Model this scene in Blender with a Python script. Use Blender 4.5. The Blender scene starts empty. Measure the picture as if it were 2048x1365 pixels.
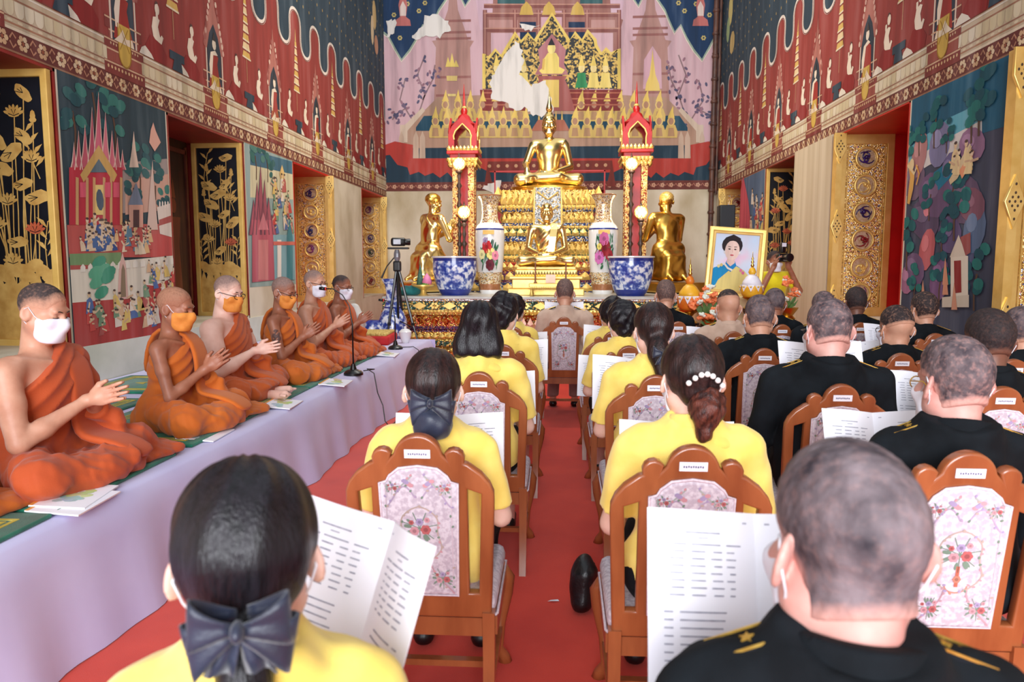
import bpy, bmesh, math, random
import numpy as np
from mathutils import Vector, Matrix

# ------------------------------------------------------------------ camera, world, lights, exposure
SC = bpy.context.scene
COL = SC.collection
CAM_F, CAM_VX, CAM_VY, CAM_H = 1450.0, 1118.0, 530.0, 1.5       # focal length in px of a 2048 px wide frame
_pitch = math.atan((682.5 - CAM_VY) / CAM_F)
_yaw = math.atan((CAM_VX - 1024.0) * math.cos(_pitch) / CAM_F)
cam_data = bpy.data.cameras.new('camera'); cam = bpy.data.objects.new('camera', cam_data); COL.objects.link(cam)
cam.location = (0, 0, CAM_H); cam.rotation_euler = (math.pi / 2 - _pitch, 0, _yaw)
cam_data.sensor_fit = 'HORIZONTAL'; cam_data.sensor_width = 36.0; cam_data.lens = 36.0 * CAM_F / 2048.0
cam_data.clip_start = 0.05; cam_data.clip_end = 200
cam_data.dof.use_dof = True; cam_data.dof.focus_distance = 4.8; cam_data.dof.aperture_fstop = 4.5
SC.camera = cam

world = bpy.data.worlds.new('sky'); SC.world = world; world.use_nodes = True
_bg = world.node_tree.nodes['Background']; _bg.inputs[0].default_value = (0.86, 0.93, 1.0, 1); _bg.inputs[1].default_value = 0.62

def area(name, loc, target, sx, sy, power, color):
    l = bpy.data.lights.new(name, 'AREA'); l.shape = 'RECTANGLE'; l.size = sx; l.size_y = sy; l.energy = power; l.color = color
    o = bpy.data.objects.new(name, l); COL.objects.link(o); o.location = loc
    o.rotation_euler = (Vector(target) - Vector(loc)).to_track_quat('-Z', 'Y').to_euler()
    return o
area('doorway_daylight', (-0.3, -7.5, 3.4), (-0.2, 8.0, 1.7), 6.5, 4.6, 1150, (0.93, 0.95, 1.0))
area('altar_spotlight', (-0.2, 9.2, 6.6), (-0.2, 13.2, 2.6), 2.4, 0.5, 190, (1.0, 0.93, 0.8))
vs = SC.view_settings
vs.view_transform = 'Standard'; vs.look = 'None'; vs.gamma = 1.0; vs.use_curve_mapping = False; vs.exposure = 0.62
try: SC.display_settings.display_device = 'sRGB'
except Exception: pass

# ------------------------------------------------------------------ helpers
R_ = math.radians
rnd = random.Random(7)
def lin(c):
    return tuple((v / 12.92 if v <= 0.04045 else ((v + 0.055) / 1.055) ** 2.4) for v in [t / 255.0 for t in c])
MATS = {}
def mat(name, rgb, rough=0.6, metal=0.0, rgb2=None, scale=8.0, detail=3.0, contrast=(0.35, 0.65), bump=0.0, bscale=None,
        stretch=None, spec=0.5, coat=0.0, emit=None, sheen=0.0, rgb3=None, trans=0.0, sss=0.0):
    """procedural principled material: noise mixes two (or three) colours, optional bump"""
    if name in MATS: return MATS[name]
    m = bpy.data.materials.new(name); m.use_nodes = True; nt = m.node_tree; N = nt.nodes; L = nt.links
    b = N['Principled BSDF']
    b.inputs['Roughness'].default_value = rough; b.inputs['Metallic'].default_value = metal
    b.inputs['Specular IOR Level'].default_value = spec
    if coat: b.inputs['Coat Weight'].default_value = coat; b.inputs['Coat Roughness'].default_value = 0.12
    if sheen: b.inputs['Sheen Weight'].default_value = sheen
    if trans: b.inputs['Transmission Weight'].default_value = trans
    if sss: b.inputs['Subsurface Weight'].default_value = sss; b.inputs['Subsurface Radius'].default_value = (0.012, 0.005, 0.003)
    if rgb2 is None: rgb2 = tuple(max(0, v * 0.88) for v in rgb)
    tc = N.new('ShaderNodeTexCoord'); mp = N.new('ShaderNodeMapping'); L.new(tc.outputs['Object'], mp.inputs['Vector'])
    if stretch: mp.inputs['Scale'].default_value = stretch
    nz = N.new('ShaderNodeTexNoise'); nz.inputs['Scale'].default_value = scale; nz.inputs['Detail'].default_value = detail
    L.new(mp.outputs[0], nz.inputs['Vector'])
    cr = N.new('ShaderNodeValToRGB'); L.new(nz.outputs['Fac'], cr.inputs[0])
    e = cr.color_ramp.elements; e[0].position = contrast[0]; e[1].position = contrast[1]
    e[0].color = (*lin(rgb2), 1); e[1].color = (*lin(rgb), 1)
    if rgb3 is not None:
        k = cr.color_ramp.elements.new((contrast[0] + contrast[1]) / 2); k.color = (*lin(rgb3), 1)
    L.new(cr.outputs[0], b.inputs['Base Color'])
    if bump:
        n2 = N.new('ShaderNodeTexNoise'); n2.inputs['Scale'].default_value = bscale or scale * 4; n2.inputs['Detail'].default_value = 4
        L.new(mp.outputs[0], n2.inputs['Vector'])
        bp = N.new('ShaderNodeBump'); bp.inputs['Strength'].default_value = bump; bp.inputs['Distance'].default_value = 0.01
        L.new(n2.outputs['Fac'], bp.inputs['Height']); L.new(bp.outputs[0], b.inputs['Normal'])
    if emit:
        b.inputs['Emission Color'].default_value = (*lin(emit[0]), 1); b.inputs['Emission Strength'].default_value = emit[1]
    MATS[name] = m
    return m
def voronoi_mat(name, cols, scale=60.0, rough=0.35, metal=0.6, bump=0.4, rnd_pos=None, feature='F1'):
    """cells of random colours from a list: mosaic glass, jewelled gold relief"""
    if name in MATS: return MATS[name]
    m = bpy.data.materials.new(name); m.use_nodes = True; nt = m.node_tree; N = nt.nodes; L = nt.links; b = N['Principled BSDF']
    b.inputs['Roughness'].default_value = rough; b.inputs['Metallic'].default_value = metal
    tc = N.new('ShaderNodeTexCoord'); v = N.new('ShaderNodeTexVoronoi'); v.inputs['Scale'].default_value = scale
    L.new(tc.outputs['Object'], v.inputs['Vector'])
    sep = N.new('ShaderNodeSeparateColor'); L.new(v.outputs['Color'], sep.inputs[0])
    cr = N.new('ShaderNodeValToRGB'); cr.color_ramp.interpolation = 'CONSTANT'; L.new(sep.outputs[0], cr.inputs[0])
    tot = sum(w for _, w in cols); acc = 0.0
    for i, (c, w) in enumerate(cols):
        el = cr.color_ramp.elements[0] if i == 0 else cr.color_ramp.elements.new(min(0.999, acc / tot))
        if i == 0: el.position = 0.0
        el.color = (*lin(c), 1); acc += w
    while len(cr.color_ramp.elements) > len(cols): cr.color_ramp.elements.remove(cr.color_ramp.elements[-1])
    L.new(cr.outputs[0], b.inputs['Base Color'])
    bp = N.new('ShaderNodeBump'); bp.inputs['Strength'].default_value = bump; bp.inputs['Distance'].default_value = 0.008; bp.invert = True
    L.new(v.outputs['Distance'], bp.inputs['Height']); L.new(bp.outputs[0], b.inputs['Normal'])
    MATS[name] = m
    return m

def link(o, parent=None):
    COL.objects.link(o)
    if parent is not None: o.parent = parent
    return o
def empty(name, loc=(0, 0, 0), rz=0.0, label=None, cat=None, group=None, kind=None, scale=None):
    o = bpy.data.objects.new(name, None); o.empty_display_size = 0.1; COL.objects.link(o)
    o.location = loc; o.rotation_euler = (0, 0, rz)
    if scale: o.scale = (scale,) * 3 if not hasattr(scale, '__len__') else scale
    return tag(o, label, cat, group, kind)
def tag(o, label=None, cat=None, group=None, kind=None):
    if label: o['label'] = label
    if cat: o['category'] = cat
    if group: o['group'] = group
    if kind: o['kind'] = kind
    return o
def copy_tree(o, parent=None):
    c = o.copy(); COL.objects.link(c); c.parent = parent
    for ch in list(o.children): copy_tree(ch, c)
    return c

class MB:
    """mesh builder: collects pieces, then links them as one mesh object"""
    def __init__(s): s.v = []; s.f = []; s.m = []; s.M = None; s.mi = 0
    def add(s, vs, fs, mi=None):
        b = len(s.v)
        if s.M is not None: vs = [tuple(s.M @ Vector(p)) for p in vs]
        s.v += [tuple(p) for p in vs]; s.f += [[i + b for i in f] for f in fs]; s.m += [s.mi if mi is None else mi] * len(fs)
        return s
    def box(s, c, d, rz=0.0, rx=0.0, ry=0.0, taper=1.0):
        hx, hy, hz = d[0] / 2, d[1] / 2, d[2] / 2
        vs = []
        for z in (-1, 1):
            t = taper if z > 0 else 1.0
            for x, y in ((-1, -1), (1, -1), (1, 1), (-1, 1)): vs.append(Vector((x * hx * t, y * hy * t, z * hz)))
        if rx or ry or rz:
            R = Matrix.Rotation(rz, 3, 'Z') @ Matrix.Rotation(ry, 3, 'Y') @ Matrix.Rotation(rx, 3, 'X'); vs = [R @ p for p in vs]
        vs = [(p.x + c[0], p.y + c[1], p.z + c[2]) for p in vs]
        return s.add(vs, [(3, 2, 1, 0), (4, 5, 6, 7), (0, 1, 5, 4), (1, 2, 6, 5), (2, 3, 7, 6), (3, 0, 4, 7)])
    def rbox(s, c, d, r=0.01, seg=3):
        """box with rounded vertical edges and softened top/bottom rims"""
        hx, hy, hz = d[0] / 2, d[1] / 2, d[2] / 2; r = min(r, hx * .98, hy * .98, hz * .98)
        rings = []
        for (z, ins) in [(-hz, r * .7), (-hz + r * .35, r * .2), (-hz + r, 0), (hz - r, 0), (hz - r * .35, r * .2), (hz, r * .7)]:
            ring = []
            for k, (sx, sy) in enumerate(((1, 1), (-1, 1), (-1, -1), (1, -1))):
                for j in range(seg + 1):
                    a = math.pi / 2 * (k + j / seg)
                    ring.append((c[0] + sx * (hx - r) + (r - ins) * math.cos(a), c[1] + sy * (hy - r) + (r - ins) * math.sin(a), c[2] + z))
            rings.append(ring)
        return s.loft(rings, True, True, True)
    def loft(s, rings, closed=True, cap0=False, cap1=False):
        n = len(rings[0]); vs = [p for r in rings for p in r]; fs = []
        for i in range(len(rings) - 1):
            for j in range(n if closed else n - 1):
                k = (j + 1) % n; fs.append((i * n + j, i * n + k, (i + 1) * n + k, (i + 1) * n + j))
        if cap0: fs.append(tuple(range(n - 1, -1, -1)))
        if cap1: fs.append(tuple(range((len(rings) - 1) * n, len(rings) * n)))
        return s.add(vs, fs)
    def lathe(s, prof, c=(0, 0, 0), n=24, caps=True, sx=1.0, sy=1.0):
        rings = [[(c[0] + r * sx * math.cos(2 * math.pi * j / n), c[1] + r * sy * math.sin(2 * math.pi * j / n), c[2] + z) for j in range(n)] for r, z in prof]
        return s.loft(rings, True, caps, caps)
    def tube(s, path, rad, n=8, caps=True, closed=False):
        P = [Vector(p) for p in path]; m = len(P); rings = []
        up = Vector((0, 0, 1))
        for i in range(m):
            if closed: t = P[(i + 1) % m] - P[i - 1]
            else: t = P[min(i + 1, m - 1)] - P[max(i - 1, 0)]
            t.normalize()
            if i == 0:
                a = t.cross(up)
                if a.length < 1e-3: a = t.cross(Vector((1, 0, 0)))
                a.normalize()
            else:
                a = (a - t * a.dot(t)); a.normalize()
            b = t.cross(a); r = rad[i] if hasattr(rad, '__len__') else rad
            rings.append([tuple(P[i] + (a * math.cos(2 * math.pi * j / n) + b * math.sin(2 * math.pi * j / n)) * r) for j in range(n)])
        if closed: rings.append(rings[0])
        return s.loft(rings, True, caps and not closed, caps and not closed)
    def sphere(s, c, r, nu=10, nv=7):
        rr = r if hasattr(r, '__len__') else (r, r, r); rings = []
        for i in range(nv + 1):
            a = math.pi * (i / nv) ; a = min(max(a, 0.04), math.pi - 0.04)
            rings.append([(c[0] + rr[0] * math.sin(a) * math.cos(2 * math.pi * j / nu), c[1] + rr[1] * math.sin(a) * math.sin(2 * math.pi * j / nu), c[2] - rr[2] * math.cos(a)) for j in range(nu)])
        return s.loft(rings, True, True, True)
    def prism(s, pts, frame, depth):
        """outline in (u,v), extruded along w; frame = (origin, U, V, W)"""
        o, U, V, W = [Vector(t) for t in frame]; n = len(pts)
        a = [tuple(o + U * u + V * v) for u, v in pts]; b = [tuple(o + U * u + V * v + W * depth) for u, v in pts]
        return s.add(a + b, [tuple(range(n - 1, -1, -1)), tuple(range(n, 2 * n))] + [(i, (i + 1) % n, n + (i + 1) % n, n + i) for i in range(n)])
    def build(s, name, mats, parent=None, smooth=False, loc=None, rz=None, label=None, cat=None, group=None, kind=None, fix=True):
        me = bpy.data.meshes.new(name); me.from_pydata(s.v, [], s.f)
        if not isinstance(mats, (list, tuple)): mats = [mats]
        for m in mats: me.materials.append(m)
        if len(mats) > 1: me.polygons.foreach_set('material_index', s.m)
        if fix:
            bm = bmesh.new(); bm.from_mesh(me); bmesh.ops.recalc_face_normals(bm, faces=bm.faces); bm.to_mesh(me); bm.free()
        if smooth is True: me.polygons.foreach_set('use_smooth', [True] * len(me.polygons))
        elif smooth:
            me.polygons.foreach_set('use_smooth', [True] * len(me.polygons)); me.set_sharp_from_angle(angle=R_(smooth))
        me.update()
        o = bpy.data.objects.new(name, me); link(o, parent)
        if loc: o.location = loc
        if rz is not None: o.rotation_euler = (0, 0, rz)
        return tag(o, label, cat, group, kind)
def plate(name, outlines, depth, m, parent=None, bevel=0.0, frame=None, res=2, smooth=35, **kw):
    """flat board with holes: 2D filled curve, extruded and bevelled, then turned into a mesh. outlines in (u,v)"""
    cu = bpy.data.curves.new(name, 'CURVE'); cu.dimensions = '2D'; cu.fill_mode = 'BOTH'
    cu.extrude = max(depth / 2 - bevel, 0.0); cu.bevel_depth = bevel; cu.bevel_resolution = res; cu.offset = -bevel
    for ol in outlines:
        sp = cu.splines.new('POLY'); sp.points.add(len(ol) - 1)
        sp.points.foreach_set('co', [t for u, v in ol for t in (u, v, 0, 1)]); sp.use_cyclic_u = True
    tmp = bpy.data.objects.new('tmp', cu); COL.objects.link(tmp)
    dg = bpy.context.evaluated_depsgraph_get(); me = bpy.data.meshes.new_from_object(tmp.evaluated_get(dg)); me.name = name
    bpy.data.objects.remove(tmp); bpy.data.curves.remove(cu)
    if frame is not None:
        o, U, V, W = [Vector(t) for t in frame]
        M = Matrix(((U.x, V.x, W.x, o.x), (U.y, V.y, W.y, o.y), (U.z, V.z, W.z, o.z), (0, 0, 0, 1))); me.transform(M)
    me.materials.clear(); me.materials.append(m)
    me.polygons.foreach_set('use_smooth', [True] * len(me.polygons)); me.set_sharp_from_angle(angle=R_(smooth))
    ob = bpy.data.objects.new(name, me); link(ob, parent)
    return tag(ob, **kw)
def arc(cx, cy, r, a0, a1, n=10, ry=None):
    ry = r if ry is None else ry
    return [(cx + r * math.cos(R_(a0 + (a1 - a0) * i / n)), cy + ry * math.sin(R_(a0 + (a1 - a0) * i / n))) for i in range(n + 1)]
def rect(u0, v0, u1, v1): return [(u0, v0), (u1, v0), (u1, v1), (u0, v1)]

# ------------------------------------------------------------------ signed distance shapes -> smooth meshes
F32 = np.float32
class S:
    """sum of soft primitives; meshes with surface nets"""
    def __init__(s): s.ops = []; s.R = np.eye(3); s.t = np.zeros(3)
    def at(s, t=(0, 0, 0), R=None): s.t = np.array(t, float); s.R = np.eye(3) if R is None else np.array(R, float); return s
    def sc(s): return float(abs(np.linalg.det(s.R)) ** (1 / 3))
    def pt(s, p): return s.R @ np.array(p, float) + s.t
    def cap(s, a, b, ra, rb=None, k=0.02, op='u'): q = s.sc(); s.ops.append(('c', op, k, s.pt(a), s.pt(b), ra * q, (ra if rb is None else rb) * q)); return s
    def ell(s, c, r, k=0.02, op='u', rot=None):
        R = s.R if rot is None else s.R @ np.array(rot, float)
        r = (r, r, r) if not hasattr(r, '__len__') else r
        q = s.sc(); s.ops.append(('e', op, k, s.pt(c), np.array(r, float) * q, R / q)); return s
    def box(s, c, h, rd=0.01, k=0.02, op='u', rot=None):
        R = s.R if rot is None else s.R @ np.array(rot, float)
        q = s.sc(); s.ops.append(('b', op, k, s.pt(c), np.array(h, float) * q, R / q, rd * q)); return s
    def half(s, n, p, k=0.004, op='i'):
        """keep the side that n points away from"""
        n = s.R @ np.array(n, float); n /= np.linalg.norm(n); s.ops.append(('h', op, k, n, float(n @ s.pt(p)))); return s
    def off(s, v): s.ops.append(('o', v)); return s
    def disp(s, fn): s.ops.append(('d', fn)); return s
    def sub(s, other, k=0.01, op='u'): s.ops.append(('s', op, k, other)); return s
    def ev(s, x, y, z):
        d = None
        for o in s.ops:
            t = o[0]
            if t == 'o': d = d - F32(o[1]); continue
            if t == 'd': d = d + o[1](x, y, z).astype(F32); continue
            if t == 'c':
                a, b, ra, rb = o[3:]; ba = b - a; bb = float(ba @ ba) + 1e-12
                px, py, pz = x - F32(a[0]), y - F32(a[1]), z - F32(a[2])
                h = np.clip((px * F32(ba[0]) + py * F32(ba[1]) + pz * F32(ba[2])) / F32(bb), 0, 1)
                e = np.sqrt((px - h * F32(ba[0])) ** 2 + (py - h * F32(ba[1])) ** 2 + (pz - h * F32(ba[2])) ** 2) - (F32(ra) + h * F32(rb - ra))
            elif t == 'h':
                n, c = o[3:]; e = x * F32(n[0]) + y * F32(n[1]) + z * F32(n[2]) - F32(c)
            elif t == 's': e = o[3].ev(x, y, z)
            else:
                c, r, R = o[3], o[4], o[5]
                px, py, pz = x - F32(c[0]), y - F32(c[1]), z - F32(c[2])
                qx = px * F32(R[0, 0]) + py * F32(R[1, 0]) + pz * F32(R[2, 0]); qy = px * F32(R[0, 1]) + py * F32(R[1, 1]) + pz * F32(R[2, 1]); qz = px * F32(R[0, 2]) + py * F32(R[1, 2]) + pz * F32(R[2, 2])
                if t == 'e':
                    k0 = np.sqrt((qx / F32(r[0])) ** 2 + (qy / F32(r[1])) ** 2 + (qz / F32(r[2])) ** 2)
                    k1 = np.sqrt((qx / F32(r[0] ** 2)) ** 2 + (qy / F32(r[1] ** 2)) ** 2 + (qz / F32(r[2] ** 2)) ** 2) + F32(1e-6)
                    e = k0 * (k0 - 1) / k1
                else:
                    rd = o[6]; ax = np.abs(qx) - F32(r[0] - rd); ay = np.abs(qy) - F32(r[1] - rd); az = np.abs(qz) - F32(r[2] - rd)
                    e = np.sqrt(np.maximum(ax, 0) ** 2 + np.maximum(ay, 0) ** 2 + np.maximum(az, 0) ** 2) + np.minimum(np.maximum(ax, np.maximum(ay, az)), 0) - F32(rd)
            if d is None: d = e; continue
            op, k = o[1], F32(max(o[2], 1e-5))
            if op == 'u': h = np.clip(0.5 + 0.5 * (e - d) / k, 0, 1); d = e + (d - e) * h - k * h * (1 - h)
            elif op == 'x': h = np.clip(0.5 - 0.5 * (d + e) / k, 0, 1); d = d + (-e - d) * h + k * h * (1 - h)      # cut away
            else: h = np.clip(0.5 - 0.5 * (e - d) / k, 0, 1); d = e + (d - e) * h + k * h * (1 - h)                # intersect
        return d
def _grid(s, lo, hi, res):
    n = [max(3, int(math.ceil((hi[i] - lo[i]) / res)) + 1) for i in range(3)]
    ax = [(lo[i] + res * np.arange(n[i])).astype(F32) for i in range(3)]
    st = 4; m = [(k + st - 1) // st + 1 for k in n]
    cx = [(lo[i] + res * st * np.arange(m[i])).astype(F32) for i in range(3)]
    X, Y, Z = np.meshgrid(*cx, indexing='ij'); Dc = s.ev(X.ravel(), Y.ravel(), Z.ravel()).reshape(m)
    idx = [np.minimum((np.arange(n[i]) + st // 2) // st, m[i] - 1) for i in range(3)]
    D = Dc[np.ix_(*idx)].copy()
    near = np.abs(D) < res * st * 1.9
    w = np.nonzero(near.ravel())[0]
    I, J, K = np.unravel_index(w, n)
    D.ravel()[w] = s.ev(ax[0][I], ax[1][J], ax[2][K])
    return D
_CO = [(0, 0, 0), (1, 0, 0), (0, 1, 0), (1, 1, 0), (0, 0, 1), (1, 0, 1), (0, 1, 1), (1, 1, 1)]
_ED = [(0, 1), (2, 3), (4, 5), (6, 7), (0, 2), (1, 3), (4, 6), (5, 7), (0, 4), (1, 5), (2, 6), (3, 7)]
def snet(D, lo, res):
    G = D < 0; n = D.shape
    c = [G[i:n[0] - 1 + i, j:n[1] - 1 + j, k:n[2] - 1 + k] for i, j, k in _CO]
    cnt = sum(t.astype(np.int8) for t in c); act = (cnt > 0) & (cnt < 8)
    I, J, K = np.nonzero(act); N = len(I); ids = np.full(act.shape, -1, np.int64); ids[I, J, K] = np.arange(N)
    val = [D[I + i, J + j, K + k] for i, j, k in _CO]
    acc = np.zeros((N, 3)); ct = np.zeros(N)
    for a, b in _ED:
        va, vb = val[a], val[b]; m = (va < 0) != (vb < 0); t = np.where(m, va / np.where(m, va - vb, 1), 0)
        for ax in range(3): acc[:, ax] += np.where(m, _CO[a][ax] + t * (_CO[b][ax] - _CO[a][ax]), 0)
        ct += m
    V = (np.stack([I, J, K], 1) + acc / ct[:, None]) * res + np.array(lo)
    Q = []
    def quads(g0, g1, a, b, c_, d_):
        for flip, m in ((False, g0 & ~g1), (True, ~g0 & g1)):
            q = np.stack([a[m], b[m], c_[m], d_[m]], 1); Q.append(q[:, ::-1] if flip else q)
    quads(G[:-1, 1:-1, 1:-1], G[1:, 1:-1, 1:-1], ids[:, :-1, :-1], ids[:, 1:, :-1], ids[:, 1:, 1:], ids[:, :-1, 1:])
    quads(G[1:-1, :-1, 1:-1], G[1:-1, 1:, 1:-1], ids[:-1, :, :-1], ids[:-1, :, 1:], ids[1:, :, 1:], ids[1:, :, :-1])
    quads(G[1:-1, 1:-1, :-1], G[1:-1, 1:-1, 1:], ids[:-1, :-1, :], ids[1:, :-1, :], ids[1:, 1:, :], ids[:-1, 1:, :])
    Q = np.concatenate(Q); Q = Q[(Q >= 0).all(1)]
    return V, Q
def np_mesh(name, V, Q, mats, smooth=True):
    me = bpy.data.meshes.new(name); me.vertices.add(len(V)); me.vertices.foreach_set('co', np.asarray(V, F32).ravel())
    me.loops.add(len(Q) * 4); me.loops.foreach_set('vertex_index', Q.ravel().astype(np.int32))
    me.polygons.add(len(Q)); me.polygons.foreach_set('loop_start', np.arange(0, len(Q) * 4, 4, dtype=np.int32))
    me.update(calc_edges=True)
    for m in (mats if isinstance(mats, (list, tuple)) else [mats]): me.materials.append(m)
    if smooth: me.polygons.foreach_set('use_smooth', np.ones(len(Q), bool))
    me.validate(); me.update()
    return me
def smesh(shape, lo, hi, res, fine=()):
    """mesh of the shape in a box; `fine` boxes (lo, hi, res) are meshed finer and replace the coarse faces there"""
    V, Q = snet(_grid(shape, lo, hi, res), lo, res)
    for flo, fhi, fres in fine:
        c = V[Q].mean(1); m = res * 0.9
        ins = np.all((c > np.array(flo) + m) & (c < np.array(fhi) - m), 1); Q = Q[~ins]
        v2, q2 = snet(_grid(shape, flo, fhi, fres), flo, fres); Q = np.concatenate([Q, q2 + len(V)]); V = np.concatenate([V, v2])
    return V, Q
def sobj(name, shape, lo, hi, res, m, parent=None, fine=(), **kw):
    V, Q = smesh(shape, lo, hi, res, fine); me = np_mesh(name, V, Q, m)
    return tag(link(bpy.data.objects.new(name, me), parent), **kw)
def rotm(rx=0, ry=0, rz=0):
    return np.array((Matrix.Rotation(rz, 3, 'Z') @ Matrix.Rotation(ry, 3, 'Y') @ Matrix.Rotation(rx, 3, 'X')))
def wob(amp, f, seed=0, st=(1, 1, 1)):
    a = seed * 1.7
    def fn(x, y, z):
        x, y, z = x * st[0], y * st[1], z * st[2]
        return amp * (np.sin(f * (x + .6 * y) + a + 1.3 * np.sin(f * .37 * z + a)) * np.sin(f * .8 * (z - .4 * x) + 2 * a + np.sin(f * .5 * y)) + .5 * np.sin(f * 1.9 * (y + .3 * z) + a + np.sin(f * x)))
    return fn
# ------------------------------------------------------------------ measured places: a sight line met with a real wall or level
_f = Vector((-math.sin(_yaw) * math.cos(_pitch), math.cos(_yaw) * math.cos(_pitch), -math.sin(_pitch)))
_r = Vector((math.cos(_yaw), math.sin(_yaw), 0)); _u = _r.cross(_f)
def _ray(x, y): return _f + _r * ((x - 1024.0) / CAM_F) + _u * ((682.5 - y) / CAM_F)
def atY(x, y, Y): d = _ray(x, y); return Vector((0, 0, CAM_H)) + d * (Y / d.y)
def atX(x, y, X): d = _ray(x, y); return Vector((0, 0, CAM_H)) + d * (X / d.x)
def atZ(x, y, Z): d = _ray(x, y); return Vector((0, 0, CAM_H)) + d * ((Z - CAM_H) / d.z)
XL, XR, YB = -3.85, 3.387, 16.2
WT = 0.95            # wall thickness
ZS, ZLL, ZLR = 0.84, 3.0, 3.10   # window sill, lintel left, lintel right
def wl(x, y): p = atX(x, y, XL); return (p.y, p.z)
def wr(x, y): p = atX(x, y, XR); return (p.y, p.z)
def wb(x, y): p = atY(x, y, YB); return (p.x, p.z)

def paint(rgb, var=0.8):
    nm = 'paint_%d_%d_%d' % tuple(int(t) for t in rgb)
    return mat(nm, tuple(v * .8 + 46 for v in rgb), rough=0.75, rgb2=tuple(v * .74 + 8 for v in rgb), rgb3=rgb, scale=1.0, stretch=(6, 6, 0.7), detail=9, contrast=(0.22, 0.8), spec=0.25)
class Paint:
    """flat painting: coloured shapes laid over each other on a surface, paint-thick"""
    def __init__(s, fr, clip=None): s.fr = fr; s.clip = clip; s.v = []; s.f = []; s.m = []; s.mats = []; s.names = {}
    def poly(s, pts, rgb, layer=1):
        m = paint(rgb) if isinstance(rgb, tuple) else rgb
        if m.name not in s.names: s.names[m.name] = len(s.mats); s.mats.append(m)
        if s.clip:
            a0, b0, a1, b1 = s.clip; pts = [(min(max(u, a0), a1), min(max(v, b0), b1)) for u, v in pts]
        b = len(s.v); e = layer * 0.0011 + (len(s.f) % 37) * 2.6e-5; s.v += [s.fr(u, v, e) for u, v in pts]; s.f.append(list(range(b, b + len(pts)))); s.m.append(s.names[m.name])
    def ell(s, u, v, a, b, rgb, layer=1, n=10, rot=0.0):
        c, d = math.cos(rot), math.sin(rot)
        s.poly([(u + a * math.cos(t) * c - b * math.sin(t) * d, v + a * math.cos(t) * d + b * math.sin(t) * c) for t in [2 * math.pi * i / n for i in range(n)]], rgb, layer)
    def rect(s, u0, v0, u1, v1, rgb, layer=1): s.poly(rect(u0, v0, u1, v1), rgb, layer)
    def strip(s, pts, w, rgb, layer=1):
        """ribbon of width w (number or list) along a line"""
        L, R = [], []
        for i, (u, v) in enumerate(pts):
            a = pts[max(i - 1, 0)]; b = pts[min(i + 1, len(pts) - 1)]; dx, dy = b[0] - a[0], b[1] - a[1]; l = math.hypot(dx, dy) or 1
            h = (w[i] if hasattr(w, '__len__') else w) / 2; L.append((u - dy / l * h, v + dx / l * h)); R.append((u + dy / l * h, v - dx / l * h))
        for i in range(len(pts) - 1): s.poly([L[i], L[i + 1], R[i + 1], R[i]], rgb, layer)
    def crowd(s, n, u0, u1, v0, v1, h, pal, layer, seed=1):
        r = random.Random(seed)
        for _ in range(n):
            u, v = r.uniform(u0, u1), r.uniform(v0, v1); c = r.choice(pal); k = h * r.uniform(.7, 1.2); w = k * .3; t = r.uniform(-.3, .3) * k
            s.poly([(u - w, v), (u + w, v + k * .05), (u + w * .7 + t * .6, v + k * .55), (u + t + w * .2, v + k * .72), (u - w * .6 + t * .6, v + k * .6)], c, layer)
            s.strip([(u + t * .6, v + k * .5), (u + t + r.uniform(-.5, .5) * k, v + k * r.uniform(.2, .8))], k * .1, r.choice([(222, 196, 164), (206, 170, 138)]), layer + 1)
            s.ell(u + t, v + k * .82, k * .11, k * .13, r.choice([(226, 200, 170), (216, 186, 150)]), layer + 1, 6); s.ell(u + t, v + k * .9, k * .11, k * .06, (84, 66, 60), layer + 2, 6)
    def build(s, name, parent, **kw):
        me = bpy.data.meshes.new(name); me.from_pydata([tuple(p) for p in s.v], [], s.f)
        for m in s.mats: me.materials.append(m)
        me.polygons.foreach_set('material_index', s.m); me.update()
        return tag(link(bpy.data.objects.new(name, me), parent), **kw)

# ------------------------------------------------------------------ materials of the room
M_PLASTER = mat('old_plaster', (222, 212, 190), rough=0.85, rgb2=(176, 160, 128), scale=1.3, detail=8, contrast=(0.28, 0.6), bump=0.15, bscale=30, stretch=(1, 1, 0.6))
M_WHITEWALL = mat('white_plaster', (226, 226, 214), rough=0.85, rgb2=(196, 198, 184), scale=2.0, detail=6)
M_PILASTER = mat('streaked_plaster', (214, 198, 170), rough=0.85, rgb2=(186, 166, 134), scale=2.2, detail=6, stretch=(1, 3, 0.12), contrast=(0.25, 0.7))
M_RED = mat('red_paint', (206, 20, 16), rough=0.45, rgb2=(184, 14, 12), scale=3)
M_GOLD = mat('gold_leaf', (242, 208, 124), rough=0.36, metal=0.5, rgb2=(226, 186, 98), scale=6, detail=5, bump=0.05, bscale=40)
M_GOLDP = mat('gold_paint', (222, 182, 100), rough=0.5, metal=0.2, rgb2=(202, 158, 76), scale=5, detail=5)
M_LACQ = mat('black_lacquer', (22, 24, 32), rough=0.35, rgb2=(12, 13, 18), scale=3)
M_LGOLD = mat('lacquer_gold', (214, 172, 96), rough=0.55, metal=0.15, rgb2=(186, 140, 68), scale=9, detail=6)
M_DARKWOOD = mat('dark_brown_wood', (74, 40, 26), rough=0.5, rgb2=(40, 20, 14), scale=4, stretch=(4, 4, 0.4), detail=6)
M_CARPET = mat('red_carpet', (222, 64, 42), rough=0.95, rgb2=(200, 48, 32), scale=3.0, detail=10, contrast=(0.25, 0.75), bump=0.25, bscale=320, spec=0.1, sheen=0.2)
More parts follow.
